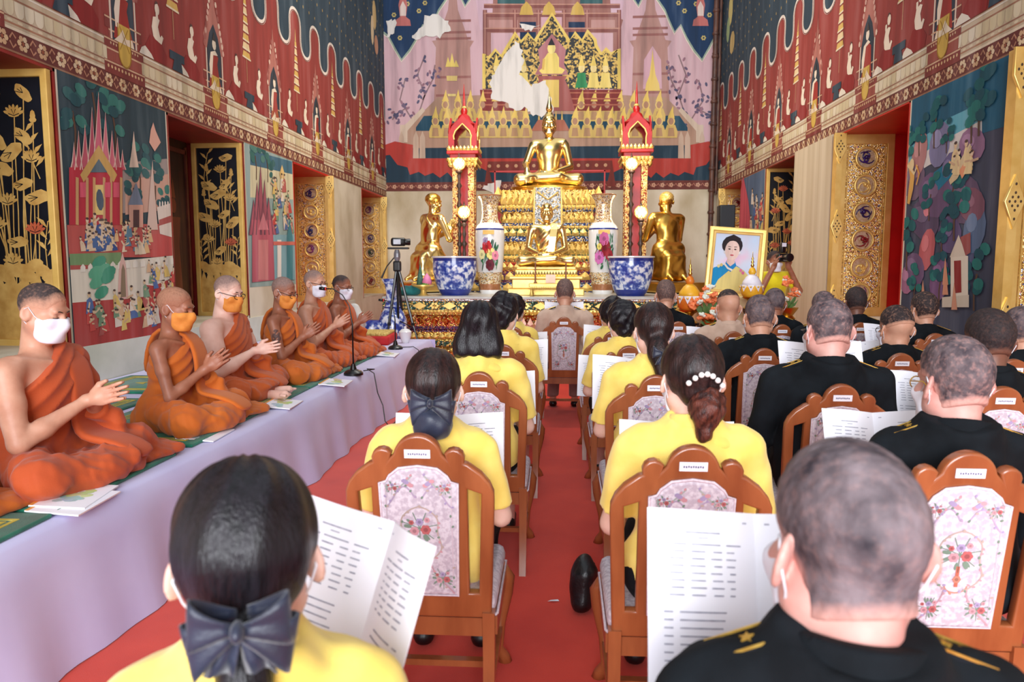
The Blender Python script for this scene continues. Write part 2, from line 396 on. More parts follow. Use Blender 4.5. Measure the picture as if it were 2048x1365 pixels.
M_MOSAIC = voronoi_mat('gilded_mosaic', [((230, 186, 100), 6), ((140, 98, 44), 2.4), ((240, 210, 140), 3), ((196, 130, 110), .6), ((80, 90, 130), .5), ((200, 206, 215), .8)], scale=75, rough=0.3, metal=0.55, bump=0.8)
M_MOSAICB = voronoi_mat('jewelled_mosaic', [((214, 168, 74), 5), ((96, 66, 26), 2.4), ((40, 66, 140), 1.3), ((60, 130, 90), .8), ((214, 214, 225), 1.3), ((150, 50, 60), .8)], scale=60, rough=0.28, metal=0.5, bump=0.8)

# ------------------------------------------------------------------ floor and walls
fl = MB().box((-0.2, 8.0, -0.05), (7.6, 20.0, 0.1)).build('floor', M_CARPET, kind='structure')
tag(fl, 'red carpeted floor of the hall')
LWIN = [(2.1, 3.8, 'x'), (3.8, 5.48, 'lotus'), (7.06, 8.82, 'lotus'), (10.45, 12.22, 'gold'), (14.12, 15.98, 'gold')][1:]
RWIN = [(4.1, 5.85, 'gold'), (7.45, 9.30, 'gold'), (10.76, 12.43, 'lotus'), (13.98, 15.66, 'gold')]
def side_wall(name, X, sgn, wins, zl, desc):
    mb = MB(); xc = X + sgn * WT / 2; y0, y1 = -1.5, YB + 0.5
    mb.box((xc, (y0 + y1) / 2, ZS / 2), (WT, y1 - y0, ZS)); mb.box((xc, (y0 + y1) / 2, (zl + 9) / 2), (WT, y1 - y0, 9 - zl))
    p = y0
    for a, b, _ in wins + [(y1, None, None)]:
        mb.box((xc, (p + a) / 2, (ZS + zl) / 2), (WT, a - p, zl - ZS))
        if b: p = b
    o = mb.build(name, M_PLASTER, kind='structure'); return tag(o, desc)
wall_left = side_wall('wall_left', XL, -1, LWIN, ZLL, 'left temple wall with red mural above painted window piers')
wall_right = side_wall('wall_right', XR, 1, RWIN, ZLR, 'right temple wall with red mural above gilded windows')
NX0, NX1, NZ0, NZ1 = -1.44, 1.0, 2.0, 3.56
mb = MB()
mb.box(((XL + NX0) / 2, YB + .3, 4.5), (NX0 - XL, .6, 9)); mb.box(((NX1 + XR) / 2, YB + .3, 4.5), (XR - NX1, .6, 9))
mb.box(((NX0 + NX1) / 2, YB + .3, (NZ1 + 9) / 2), (NX1 - NX0, .6, 9 - NZ1)); mb.box(((NX0 + NX1) / 2, YB + .3, NZ0 / 2), (NX1 - NX0, .6, NZ0))
wall_back = tag(mb.build('wall_back', M_PLASTER, kind='structure'), 'far wall with a large pink temple mural behind the altar')
mb = MB(); mb.box(((NX0 + NX1) / 2, YB + .58, (NZ0 + NZ1) / 2), (NX1 - NX0, .04, NZ1 - NZ0))
mb.box((NX0 + .02, YB + .28, (NZ0 + NZ1) / 2), (.03, .6, NZ1 - NZ0)); mb.box((NX1 - .02, YB + .28, (NZ0 + NZ1) / 2), (.03, .6, NZ1 - NZ0))
mb.box(((NX0 + NX1) / 2, YB + .28, NZ1 - .02), (NX1 - NX0, .6, .03)); mb.box((NX0 + .42, YB + .4, (NZ0 + NZ1) / 2), (.06, .3, NZ1 - NZ0)); mb.box((NX1 - .42, YB + .4, (NZ0 + NZ1) / 2), (.06, .3, NZ1 - NZ0))
mb.build('niche_lining', M_RED, wall_back)

# ------------------------------------------------------------------ murals: upper register of both side walls
CR, DRED, RED, TAN, NAVY, CREAM, GOLD, SKIN, PINKC = (222, 206, 178), (108, 56, 50), (146, 62, 56), (196, 176, 146), (50, 66, 78), (226, 216, 198), (214, 178, 84), (232, 216, 194), (196, 150, 136)
def upper_mural(fr, c0, mod, n, ya, yb, z0, mirror, seed):
    P = Paint(fr); r = random.Random(seed)
    zb, zc, zf = z0, z0 + 0.165, z0 + 0.445
    P.rect(ya, z0, yb, zb + .17, DRED, 1); P.rect(ya, zb + .155, yb, zb + .175, CR, 2); P.rect(ya, zb + .0, yb, zb + .014, (150, 110, 84), 2)
    u = ya + .06
    while u < yb:                                                    # flowers of the border
        for k in range(6): P.ell(u + .038 * math.cos(k * 1.047), zb + .085 + .038 * math.sin(k * 1.047), .022, .022, r.choice([(214, 182, 140), (200, 162, 124), (220, 196, 160)]), 2, 6)
        P.ell(u, zb + .085, .014, .014, (150, 84, 60), 3, 6)
        for k in (-1, 1): P.strip([(u + .07, zb + .085 + k * .01), (u + .1, zb + .085 + k * .05), (u + .13, zb + .085 + k * .02)], .014, (186, 134, 104), 2)
        u += .2
    P.rect(ya, zc + .01, yb, zf, TAN, 1)
    for v, w, c in ((zc + .03, .012, (170, 120, 92)), (zc + .075, .01, (150, 104, 84)), (zc + .2, .012, (158, 110, 86)), (zf - .03, .012, CREAM), (zf - .008, .012, (128, 74, 60))): P.rect(ya, v, yb, v + w, c, 2)
    u = ya
    while u < yb:                                                    # lotus petals of the cornice
        P.poly([(u, zc + .195)] + arc(u + .045, zc + .135, .045, 180, 360, 6, .05) + [(u + .09, zc + .195)], r.choice([(214, 200, 166), (206, 190, 152), (222, 210, 182)]), 2)
        P.ell(u + .045, zc + .055, .028, .012, (216, 200, 168), 2, 6); u += .1
    P.rect(ya, zf, yb, z0 + 2.3, RED, 1)
    # rounded cloud line between the red ground and the dark heaven
    A, mid = .29, z0 + 1.9
    line = []
    N = 26
    for i in range(int((n + 1) * 2 * N) + 1):
        ph = 2 * math.pi * i / N; uu = c0 - mod / 2 + (mod / 2) * i / N + .075 * math.sin(2 * ph); vv = mid + A * math.cos(ph + math.pi * 0) * (1 if True else 1)
        if ya - .3 < uu < yb + .3: line.append((min(max(uu, ya), yb), vv))
    top = z0 + 6.0
    for i in range(len(line) - 1): P.poly([line[i], line[i + 1], (line[i + 1][0], top), (line[i][0], top)], NAVY, 3) if line[i + 1][0] > line[i][0] else P.poly([(line[i][0], line[i][1]), (line[i + 1][0], line[i + 1][1]), (line[i + 1][0], top), (line[i][0], top)], NAVY, 3)
    P.strip(line, .06, (224, 212, 200), 5); P.strip([(u, v - .02) for u, v in line], .014, (120, 52, 48), 6)
    for a in range(int((yb - ya) / .26)):
        for b in range(14):
            P.ell(ya + .1 + a * .26 + (b % 2) * .13, z0 + 2.35 + b * .25, .016, .026, (176, 146, 84), 4, 6)
    for k in range(n):
        c = c0 + k * mod
        sg = -1 if mirror else 1
        # plinth with a gold cloth
        for i, (w, a, b) in enumerate(((.30, -.02, .09), (.26, .09, .2), (.29, .2, .28), (.22, .28, .36), (.27, .36, .46))):
            P.rect(c - w, zc + a, c + w, zc + b, [(128, 58, 52), (150, 78, 66)][i % 2], 3); P.rect(c - w, zc + b - .02, c + w, zc + b - .006, (206, 168, 134), 4)
        for i in range(11): P.ell(c - .25 + i * .05, zc + .04, .014, .016, (212, 176, 130), 4, 6); P.ell(c - .2 + i * .04, zc + .24, .01, .012, (208, 180, 140), 4, 6)
        bib = [(c - .09, zc + .44)] + [(c - .09, zc + .2)] + arc(c, zc + .2, .09, 180, 360, 8, .12) + [(c + .09, zc + .44)]
        P.poly(bib, (206, 170, 80), 5); P.strip(bib, .014, (160, 120, 44), 6)
        P.strip([(c - .07, zc + .22), (c + .06, zc + .42)], .008, (160, 120, 44), 6); P.strip([(c + .07, zc + .22), (c - .06, zc + .42)], .008, (160, 120, 44), 6)
        # arch with a seated figure
        P.poly([(c - .2, zf), (c + .2, zf), (c + .2, zf + .42), (c + .24, zf + .55), (c + .13, zf + .75), (c + .05, zf + .9), (c, zf + 1.22), (c - .05, zf + .9), (c - .13, zf + .75), (c - .24, zf + .55), (c - .2, zf + .42)], (176, 112, 100), 2)
        P.poly([(c - .165, zf), (c + .165, zf), (c + .165, zf + .42), (c + .1, zf + .6), (c, zf + .72), (c - .1, zf + .6), (c - .165, zf + .42)], (52, 60, 70), 3)
        for s in (-1, 1):
            P.strip([(c + s * .185, zf), (c + s * .185, zf + .42)], .022, (222, 206, 186), 4)
            for i in range(9): P.ell(c + s * (.22 - .02 * i), zf + .46 + .07 * i, .026, .034, r.choice([(206, 160, 146), (220, 190, 170), (160, 92, 84)]), 4, 6)
        P.poly([(c - .15, zf + .02), (c + .15, zf + .02), (c + .1, zf + .14), (c + .06, zf + .3), (c + .09, zf + .38), (c - .02, zf + .42), (c - .1, zf + .36), (c - .12, zf + .16)], (158, 56, 48), 5)
        P.poly([(c - .12 * sg, zf + .12), (c - .08 * sg, zf + .12), (c - .03 * sg, zf + .38), (c + .08 * sg, zf + .4), (c + .02 * sg, zf + .44), (c - .09 * sg, zf + .4), (c - .13 * sg, zf + .26)], SKIN, 6)
        P.ell(c, zf + .5, .045, .06, SKIN, 6, 10); P.poly([(c - .04, zf + .54), (c + .04, zf + .54), (c, zf + .64)], (70, 58, 54), 7)
        P.poly([(c - .15, zf), (c + .15, zf), (c + .12, zf + .07), (c + .03, zf + .05), (c - .02, zf + .12), (c - .07, zf + .06)], (226, 208, 180), 6)
        # tiered parasol half-way, with two kneeling figures
        m = c + mod / 2
        P.rect(m - .006, zf + .3, m + .006, zf + 1.3, (196, 150, 110), 3)
        for i in range(7):
            w = .12 - .013 * i; v = zf + .58 + i * .105
            P.poly([(m - w, v), (m + w, v), (m + w * .72, v + .085), (m - w * .72, v + .085)], (208, 170, 92) if i % 2 == 0 else (222, 196, 150), 4); P.rect(m - w, v, m + w, v + .02, (226, 208, 176), 5)
        P.poly([(m - .02, zf + 1.3), (m + .02, zf + 1.3), (m, zf + 1.48)], (212, 180, 110), 4)
        for s in (-1, 1):
            b = m + s * .33; q = sg
            P.poly([(b - .02 * q, zf + .2), (b + .09 * q, zf + .18), (b + .13 * q, zf + .25), (b + .1 * q, zf + .27), (b + .07 * q, zf + .24), (b + .04 * q, zf + .33), (b + .075 * q, zf + .4), (b + .03 * q, zf + .42), (b - .04 * q, zf + .4), (b - .07 * q, zf + .3), (b - .05 * q, zf + .22)], SKIN, 5)
            P.ell(b + .035 * q, zf + .49, .04, .055, SKIN, 6, 10); P.poly([(b - .01 * q, zf + .52), (b + .06 * q, zf + .55), (b + .02 * q, zf + .565)], (90, 66, 60), 7); P.poly([(b + .01, zf + .4), (b + .05, zf + .4), (b + .05, zf + .46), (b + .01, zf + .46)], SKIN, 5)
            P.poly([(b - .16 * q, zf), (b + .16 * q, zf), (b + .18 * q, zf + .1), (b + .06 * q, zf + .22), (b - .1 * q, zf + .22), (b - .19 * q, zf + .1)], (140, 44, 42), 4)
            P.poly([(b - .3 * q, zf), (b - .06 * q, zf), (b - .1 * q, zf + .04), (b - .2 * q, zf + .09), (b - .26 * q, zf + .06)], CREAM, 6)
        P.poly([(m - .06, zf), (m + .14, zf), (m + .12, zf + .1), (m + .18, zf + .1), (m + .18, zf + .18), (m - .1, zf + .18), (m - .1, zf + .1), (m - .02, zf + .1)], NAVY, 7)
    return P
_up = upper_mural(lambda u, v, o: (XL + o, u, v), 4.69 - 1.72, 1.72, 8, -1.5, YB, ZLL - .01, False, 3)
# winged guardian painted high at the far end
for (x, y, a, b, c) in [(748, 30, .16, .3, (206, 176, 120)), (744, 60, .12, .3, (214, 190, 150)), (752, 90, .16, .2, (190, 140, 110))]:
    q = wl(x, y); _up.ell(q[0], q[1], a, b, c, 6, 9)
_up.build('upper_mural', wall_left)
_up = upper_mural(lambda u, v, o: (XR - o, u, v), 6.9 - 1.64 * 3, 1.64, 9, -1.5, YB, ZLR - .02, True, 5)
for (x, y, a, b, c) in [(1462, 20, .18, .3, (206, 190, 120)), (1457, 60, .14, .25, (150, 170, 120)), (1465, 85, .2, .22, (196, 170, 110))]:
    q = wr(x, y); _up.ell(q[0], q[1], a, b, c, 6, 9)
_up.build('upper_mural', wall_right)

# ------------------------------------------------------------------ murals between the windows
def tree(P, u, v, s, layer, pal=((58, 128, 104), (46, 104, 92), (84, 150, 118)), seed=0):
    r = random.Random(seed); P.strip([(u, v), (u + .03 * s, v + .3 * s), (u - .02 * s, v + .6 * s)], .05 * s, (96, 70, 56), layer)
    for i in range(9): P.ell(u + r.uniform(-.3, .3) * s, v + r.uniform(.35, 1.0) * s, .15 * s, .1 * s, r.choice(pal), layer + 1 + i % 2, 9, r.uniform(-.4, .4))
FOLK = [(214, 176, 140), (196, 76, 70), (86, 110, 160), (222, 190, 110), (120, 150, 120), (226, 212, 196), (176, 90, 84)]
P = Paint(lambda u, v, o: (XL + o, u, v))
L = wl
u0, u1 = 5.5, 7.04; P.clip = (u0, .84, u1, ZLL - .01)
def qp(*pts): return [L(x, y) for x, y in pts]
P.rect(u0, .84, u1, ZLL - .01, (52, 70, 78), 1)                       # dark sky
P.poly(qp((205, 330), (343, 320), (347, 420), (205, 430)), (160, 146, 140), 2); P.poly(qp((250, 360), (343, 350), (347, 420), (250, 430)), (206, 160, 140), 3)
for i, (x, y, s) in enumerate([(190, 200, .5), (230, 240, .5), (280, 330, .45), (310, 340, .45), (150, 240, .5), (270, 370, .4), (330, 380, .35)]): tree(P, *L(x, y + 60), s, 3, ((50, 96, 96), (60, 120, 110), (42, 82, 88)), i)
for bx, top, w, c in [(195, 185, 12, (206, 100, 120)), (182, 215, 10, (190, 84, 104)), (209, 225, 10, (214, 120, 134)), (168, 250, 10, (196, 92, 108)), (222, 262, 9, (206, 108, 122)), (155, 262, 8, (184, 84, 98)), (233, 275, 8, (196, 100, 112)), (146, 285, 7, (190, 90, 104)), (243, 300, 7, (190, 90, 104))]:
    P.poly(qp((bx - w, 340), (bx + w, 340), (bx + w * .5, (340 + top) / 2 + 10), (bx, top), (bx - w * .5, (340 + top) / 2 + 10)), c, 7); P.strip(qp((bx - w, 340), (bx - w * .45, (340 + top) / 2 + 10), (bx, top), (bx + w * .45, (340 + top) / 2 + 10), (bx + w, 340)), .012, (226, 190, 176), 8)
P.poly(qp((136, 335), (243, 335), (243, 450), (136, 450)), (186, 52, 66), 8)
P.poly(qp((158, 350), (195, 290), (232, 350), (225, 365), (195, 320), (165, 365)), (206, 164, 96), 9); P.poly(qp((178, 345), (195, 318), (212, 345)), (92, 110, 120), 10)
for x in (152, 172, 186, 206, 220, 240): P.strip(qp((x, 355), (x, 450)), .035, (206, 160, 110), 9)
for x in (163, 213, 230): P.poly(qp((x - 6, 365), (x + 6, 365), (x + 6, 395), (x - 6, 395)), (216, 90, 110), 10)
P.poly(qp((188, 370), (204, 370), (204, 430), (188, 430)), (232, 200, 120), 10); P.ell(*L(197, 400), .05, .09, (70, 84, 100), 11)
P.poly(qp((262, 300), (266, 262), (270, 300), (276, 335), (257, 335)), (222, 196, 176), 6); P.poly(qp((300, 260), (305, 245), (310, 262), (320, 285), (308, 303), (297, 285)), (222, 170, 150), 6)
P.poly(qp((254, 410), (270, 365), (284, 410)), (120, 130, 150), 9); P.poly(qp((256, 410), (284, 410), (284, 455), (256, 455)), (212, 160, 140), 9); P.poly(qp((264, 420), (276, 420), (276, 455), (264, 455)), (90, 60, 60), 10)
P.poly(qp((298, 380), (303, 320), (307, 380), (314, 460), (292, 460)), (216, 186, 170), 8)
P.poly(qp((312, 415), (345, 408), (346, 475), (318, 468)), (226, 210, 196), 8)
for i in range(6): P.poly(qp((316 + i * 5.5, 416), (319 + i * 5.5, 416), (319 + i * 5.5, 405), (317 + i * 5.5, 402), (316 + i * 5.5, 405)), (230, 216, 204), 9)
P.poly(qp((316, 440), (345, 432), (345, 445), (316, 452)), (176, 90, 84), 9)
P.poly(qp((130, 450), (360, 450), (360, 515), (130, 515)), (190, 90, 84), 6); P.poly(qp((300, 470), (347, 465), (347, 512), (300, 515)), (196, 84, 80), 7)
P.crowd(30, *[t for t in (L(158, 500)[0], L(228, 500)[0])], L(200, 505)[1], L(200, 470)[1], .17, [(60, 84, 140), (226, 200, 170), (70, 100, 150), (222, 196, 160)], 9, 2)
P.crowd(26, L(230, 500)[0], L(300, 500)[0], L(250, 510)[1], L(250, 470)[1], .16, [(226, 204, 176), (222, 180, 130), (190, 90, 84), (96, 130, 150)], 9, 3)
P.poly(qp((130, 508), (240, 505), (240, 530), (130, 535)), (120, 150, 104), 10); P.poly(qp((130, 532), (362, 512), (362, 598), (130, 612)), (226, 216, 198), 9)
for i in range(13): P.poly(qp((158 + i * 15, 545 - i * 1.3), (168 + i * 15, 544 - i * 1.3), (168 + i * 15, 534 - i * 1.3), (163 + i * 15, 528 - i * 1.3), (158 + i * 15, 534 - i * 1.3)), (232, 224, 210), 11)
P.poly(qp((130, 540), (200, 537), (200, 530), (130, 531)), (176, 84, 78), 10)
P.poly(qp((232, 600), (236, 530), (242, 505), (249, 530), (254, 598)), (216, 176, 164), 11); P.poly(qp((238, 595), (240, 540), (243, 528), (247, 540), (249, 594)), (140, 120, 96), 12)
for i, (x, y) in enumerate([(195, 525), (205, 540), (215, 545), (190, 565), (200, 585), (188, 545), (212, 555)]): P.ell(*L(x, y), .1, .05, [(70, 150, 120), (96, 170, 136)][i % 2], 13, 9, .3)
P.poly(qp((130, 607), (362, 588), (362, 690), (260, 700), (130, 760)), (176, 66, 62), 9); P.poly(qp((288, 570), (305, 572), (348, 555), (349, 600), (290, 605)), (176, 66, 62), 10)
P.crowd(46, L(172, 640)[0], L(345, 640)[0], L(200, 672)[1], L(250, 605)[1], .17, FOLK, 12, 5)
P.crowd(16, L(290, 600)[0], L(345, 600)[0], L(320, 600)[1], L(320, 545)[1], .16, FOLK, 14, 6)
# second painting, its foot worn away to bare plaster
zb = 1.22; P.clip = (8.84, 1.1, 10.43, ZLL - .01)
P.rect(8.84, zb, 10.43, ZLL - .01, (150, 172, 168), 1); P.poly(qp((500, 300), (588, 325), (588, 350), (500, 330)), (70, 110, 130), 2); P.poly(qp((500, 330), (588, 350), (588, 400), (500, 395)), (214, 206, 170), 2)
for i, (x, y, s) in enumerate([(512, 320, .5), (535, 325, .5), (545, 345, .4)]): tree(P, *L(x, y + 40), s, 4, ((60, 110, 104), (84, 130, 120), (50, 96, 96)), i + 20)
for bx, top in ((520, 330), (528, 360), (513, 365), (536, 395), (506, 400), (543, 430)): P.poly(qp((bx - 9, 470), (bx + 9, 470), (bx + 4, (470 + top) / 2), (bx, top), (bx - 4, (470 + top) / 2)), (170, 90, 104), 7); P.strip(qp((bx - 9, 470), (bx, top), (bx + 9, 470)), .03, (110, 70, 84), 8)
P.poly(qp((503, 440), (545, 440), (550, 560), (503, 565)), (188, 96, 110), 8); P.poly(qp((515, 460), (525, 425), (536, 460)), (214, 130, 140), 9); P.poly(qp((515, 480), (535, 480), (535, 560), (515, 560)), (206, 130, 130), 9)
P.crowd(24, L(545, 500)[0], L(585, 500)[0], L(560, 470)[1], L(560, 380)[1], .24, FOLK, 9, 8)
P.poly(qp((545, 470), (588, 470), (588, 560), (548, 560)), (130, 170, 180), 8); P.poly(qp((553, 480), (561, 480), (561, 570), (553, 570)), (232, 226, 218), 10); P.poly(qp((572, 475), (578, 440), (584, 475), (584, 560), (572, 560)), (70, 130, 140), 10)
P.strip(qp((545, 487), (588, 487)), .05, (206, 110, 96), 11); P.poly(qp((558, 347), (563, 330), (568, 347), (563, 372)), (226, 190, 120), 6)
P.build('window_mural', wall_left)
# ragged lower edge of the left walls: white dado under the paintings
dado = MB(); dado.box((XL + .006, 6.0, .42), (.012, 15.0, .84)); dado.build('dado_plaster', M_WHITEWALL, wall_left)

P = Paint(lambda u, v, o: (XR - o, u, v)); L = wr
u0, u1 = 5.87, 7.42; P.clip = (u0, .84, u1, ZLR - .02)
P.rect(u0, .84, u1, ZLR - .02, (70, 74, 92), 1)
P.rect(u0, 2.55, u1, ZLR - .02, (36, 92, 118), 2)
P.poly(qp((1805, 300), (1900, 235), (1965, 205), (1965, 260), (1900, 300), (1805, 345)), (100, 168, 184), 3); P.poly(qp((1805, 330), (1880, 285), (1965, 240), (1965, 290), (1860, 330), (1805, 360)), (214, 206, 200), 4)
for i, (x, y, a, b, c) in enumerate([(1880, 290, .18, .2, (134, 130, 166)), (1945, 290, .2, .14, (150, 110, 140)), (1840, 310, .14, .22, (176, 122, 120)), (1830, 360, .2, .2, (110, 90, 110)), (1900, 350, .16, .2, (110, 100, 140)), (1870, 390, .3, .2, (110, 84, 116)), (1930, 400, .25, .2, (100, 80, 104)), (1850, 440, .28, .18, (90, 74, 100)), (1945, 410, .2, .14, (130, 84, 100)), (1858, 430, .12, .14, (196, 110, 120)), (1855, 500, .14, .2, (190, 96, 100)), (1830, 540, .2, .16, (110, 84, 116)), (1900, 470, .2, .16, (96, 80, 116)), (1815, 560, .14, .14, (166, 110, 140)), (1880, 560, .16, .2, (120, 84, 124)), (1930, 520, .14, .2, (80, 84, 116)), (1950, 460, .16, .2, (92, 110, 140))]):
    P.ell(*L(x, y), a, b, c, 5 + i % 3, 12, .3); P.ell(L(x, y)[0] + a * .25, L(x, y)[1] + b * .3, a * .5, b * .4, tuple(min(255, t + 22) for t in c), 8, 10, .3)
P.poly(qp((1870, 345), (1915, 310), (1925, 330), (1880, 380), (1860, 385)), (30, 120, 150), 8)
for i, (x, y, s) in enumerate([(1870, 275, .45), (1960, 250, .6), (1945, 265, .5), (1812, 320, .4), (1840, 290, .4), (1895, 285, .3), (1860, 420, .4), (1905, 410, .45), (1910, 460, .55), (1885, 490, .4), (1815, 520, .55), (1880, 590, .45), (1950, 600, .5), (1830, 590, .4)]): tree(P, *L(x, y + 22), s, 9, ((28, 92, 96), (40, 116, 110), (30, 80, 92)), i + 40)
def dancer(pts, c, lay): P.strip([L(x, y) for x, y in pts], [.05, .09, .09, .05][:len(pts)], c, lay)
dancer([(1822, 325), (1828, 352), (1825, 378), (1820, 408)], (222, 170, 90), 14); P.strip(qp((1818, 330), (1832, 348), (1838, 330)), .03, (226, 200, 150), 15); P.strip(qp((1836, 330), (1842, 348), (1836, 370)), .02, (222, 160, 70), 15); P.ell(*L(1827, 330), .05, .06, (226, 200, 150), 16)
dancer([(1945, 290), (1932, 320), (1915, 350), (1903, 365)], (214, 190, 150), 14); dancer([(1950, 300), (1938, 330), (1925, 350)], (226, 150, 110), 15); P.crowd(6, L(1950, 330)[0], L(1910, 330)[0], L(1930, 355)[1], L(1930, 320)[1], .22, [(222, 170, 90), (226, 200, 150), (196, 84, 76)], 15, 4)
P.poly(qp((1903, 515), (1921, 470), (1938, 515)), (214, 196, 176), 14); P.poly(qp((1924, 475), (1945, 465), (1945, 505), (1935, 512)), (150, 72, 70), 14); P.poly(qp((1905, 515), (1940, 512), (1940, 592), (1905, 595)), (222, 206, 186), 14); P.poly(qp((1912, 522), (1926, 521), (1927, 585), (1913, 587)), (140, 42, 40), 15); P.poly(qp((1888, 595), (1942, 590), (1942, 615), (1888, 615)), (206, 190, 170), 15)
for x, y in ((1895, 560), (1913, 590), (1850, 585), (1895, 540)): P.poly(qp((x - 6, y + 30), (x + 6, y + 30), (x + 3, y), (x, y - 25), (x - 3, y)), (206, 140, 110), 17)
P.clip = None; P.rect(12.45, 1.2, 13.96, ZLR - .02, (86, 104, 130), 1); P.poly(qp((1478, 470), (1482, 380), (1487, 352), (1497, 400), (1505, 470)), (206, 84, 96), 5); P.crowd(36, 12.5, 13.2, 1.4, 2.7, .28, FOLK, 7, 12)
P.rect(13.2, 1.2, 13.96, 2.2, (190, 80, 90), 3)
P.build('window_mural', wall_right)
pil = MB().box((XR - .03, 10.03, 1.55), (.06, 1.42, 3.08)).build('pilaster', M_PILASTER, wall_right)
# ------------------------------------------------------------------ mural of the far wall
P = Paint(lambda u, v, o: (u, YB - o, v)); L = wb
PINK, ROSE, PEEL = (206, 170, 178), (158, 110, 102), (226, 220, 214)
P.rect(XL, 3.33, XR, 8.6, PINK, 1)
P.poly(qp((940, -90), (1260, -90), (1240, 60), (960, 60)), (210, 176, 190), 2)
# blue corners with toothed edge and gold stars
for sx in (1, -1):
    X = (lambda x: x) if sx == 1 else (lambda x: 2207 - x)
    def T(*pts): return [L(X(x), y) for x, y in pts]
    tooth = [(760, -80), (960, -80), (945, -10), (930, 12), (915, -20), (895, -5), (878, 20), (868, 45), (858, 65), (846, 50), (835, 75), (820, 100), (803, 120), (788, 95), (776, 72), (760, 60)]
    P.poly(T(*tooth), (34, 58, 92), 3); P.strip(T(*tooth[2:]), .045, (150, 166, 150), 4); P.strip(T(*[(x, y + 4) for x, y in tooth[2:]]), .018, (226, 214, 196), 5)
    for x, y in ((788, 30), (815, 8), (838, 22), (800, 76), (850, 6), (870, -20), (905, -40), (786, -10), (845, -30)):
        for k in range(6): P.ell(L(X(x), y)[0] + .035 * math.cos(k * 1.05), L(X(x), y)[1] + .035 * math.sin(k * 1.05), .02, .02, (196, 176, 110), 5, 6)
    P.poly(T((790, 52), (822, 52), (820, 40), (812, 34), (815, 10), (806, -30), (797, 10), (800, 34), (792, 40)), (190, 110, 106), 6); P.poly(T((800, 32), (812, 32), (812, 14), (806, 2), (800, 14)), (222, 200, 192), 7)
    # towers, rose brown
    P.poly(T((868, 205), (944, 205), (940, 95), (948, 82), (936, 80), (930, 60), (916, 20), (906, -80), (896, 20), (882, 60), (876, 80), (864, 82), (872, 95)), (176, 134, 126), 3)
    for y in (205, 170, 96, 84, 62): P.rect(L(X(872), y)[0] if sx == 1 else L(X(942), y)[0], L(0, y)[1] - .02, L(X(942), y)[0] if sx == 1 else L(X(872), y)[0], L(0, y)[1] + .03, (150, 100, 96), 4)
    # branches with blossom
    r = random.Random(11 + sx)
    for br in (((835, 235), (850, 190), (835, 150), (850, 110)), ((828, 245), (800, 200), (810, 160)), ((845, 200), (865, 160), (870, 130)), ((815, 215), (790, 230), (785, 240))):
        P.strip(T(*br), .03, (140, 112, 116), 3)
        for _ in range(16):
            i = r.randrange(len(br) - 1); t = r.random(); x = br[i][0] + (br[i + 1][0] - br[i][0]) * t + r.uniform(-12, 12); y = br[i][1] + (br[i + 1][1] - br[i][1]) * t + r.uniform(-12, 12)
            P.ell(*L(X(x), y), .05, .028, r.choice([(84, 82, 110), (110, 92, 116), (150, 110, 124)]), 4, 6, r.uniform(0, 3))
    # terrace wings
    e = 0 if sx == 1 else .5
    P.poly(T((800, 285), (830, 240), (875, 195), (968, 190), (1100, 200), (1100, 320), (800, 318)), (172, 138, 118), 4 + e)
    P.poly(T((832, 255), (848, 232), (1100, 228), (1100, 262), (832, 262)), (36, 72, 92), 5 + e)
    P.poly(T((800, 285), (800, 250), (810, 250), (845, 215), (850, 222), (815, 262), (815, 285)), (206, 186, 166), 6)
    for x in (803, 832, 845): P.poly(T((x - 6, 318), (x + 6, 318), (x + 5, 275), (x, 262), (x - 5, 275)), (196, 170, 150), 6)
    # red rocks over the dark foot
    P.poly(T((770, 290), (790, 283), (800, 285), (826, 290), (826, 317), (1100, 317), (1104, 348), (980, 345), (955, 333), (930, 350), (922, 342), (905, 356), (895, 345), (880, 356), (866, 346), (850, 352), (838, 344), (820, 350), (815, 335), (795, 330), (780, 310), (765, 312)), (176, 62, 54), 7 + e)
    P.rect(min(L(X(765), 300)[0], L(X(1103), 300)[0]), 3.3, max(L(X(765), 300)[0], L(X(1103), 300)[0]), L(0, 305)[1], (36, 58, 74), 4.2 + e)
# floral border along the foot
P.rect(XL, 3.13, XR, 3.32, DRED, 8)
u = XL
while u < XR:
    for k in range(5): P.ell(u + .03 * math.cos(k * 1.26), 3.225 + .03 * math.sin(k * 1.26), .022, .022, (196, 150, 124), 9, 6)
    P.strip([(u + .06, 3.21), (u + .1, 3.26), (u + .14, 3.2)], .016, (180, 120, 100), 9); u += .19
P.strip([(NX0 - .12, 3.2), (NX0 - .12, NZ1 + .1), (NX1 + .12, NZ1 + .1), (NX1 + .12, 3.2)], .2, (120, 52, 46), 10)
for i in range(14): P.ell(NX0 - .1 + i * .195, NZ1 + .1, .04, .04, (196, 150, 116), 11, 7)
# pavilion
P.poly(qp((966, 180), (966, 66), (972, 60), (966, 40), (985, 28), (990, -90), (1215, -90), (1222, 28), (1246, 40), (1240, 62), (1242, 180)), ROSE, 6)
for a, b, c, d, col in ((982, 66, 1040, 180, PINK), (1164, 66, 1226, 180, PINK), (1082, 22, 1124, 180, (204, 160, 170)), (1040, 44, 1072, 80, (34, 52, 80)), (1137, 44, 1170, 80, (34, 52, 80)), (995, -90, 1050, 8, (60, 96, 100)), (1160, -90, 1205, 8, (60, 96, 100)), (978, 40, 1036, 56, (186, 140, 134)), (1182, 40, 1230, 56, (186, 140, 134))): P.poly(qp((a, b), (c, b), (c, d), (a, d)), col, 7)
for x in (970, 1030, 1077, 1128, 1174, 1238): P.strip(qp((x, 180), (x, 20)), .09, (140, 88, 84), 8); P.strip(qp((x, 180), (x, 20)), .03, (180, 128, 116), 9)
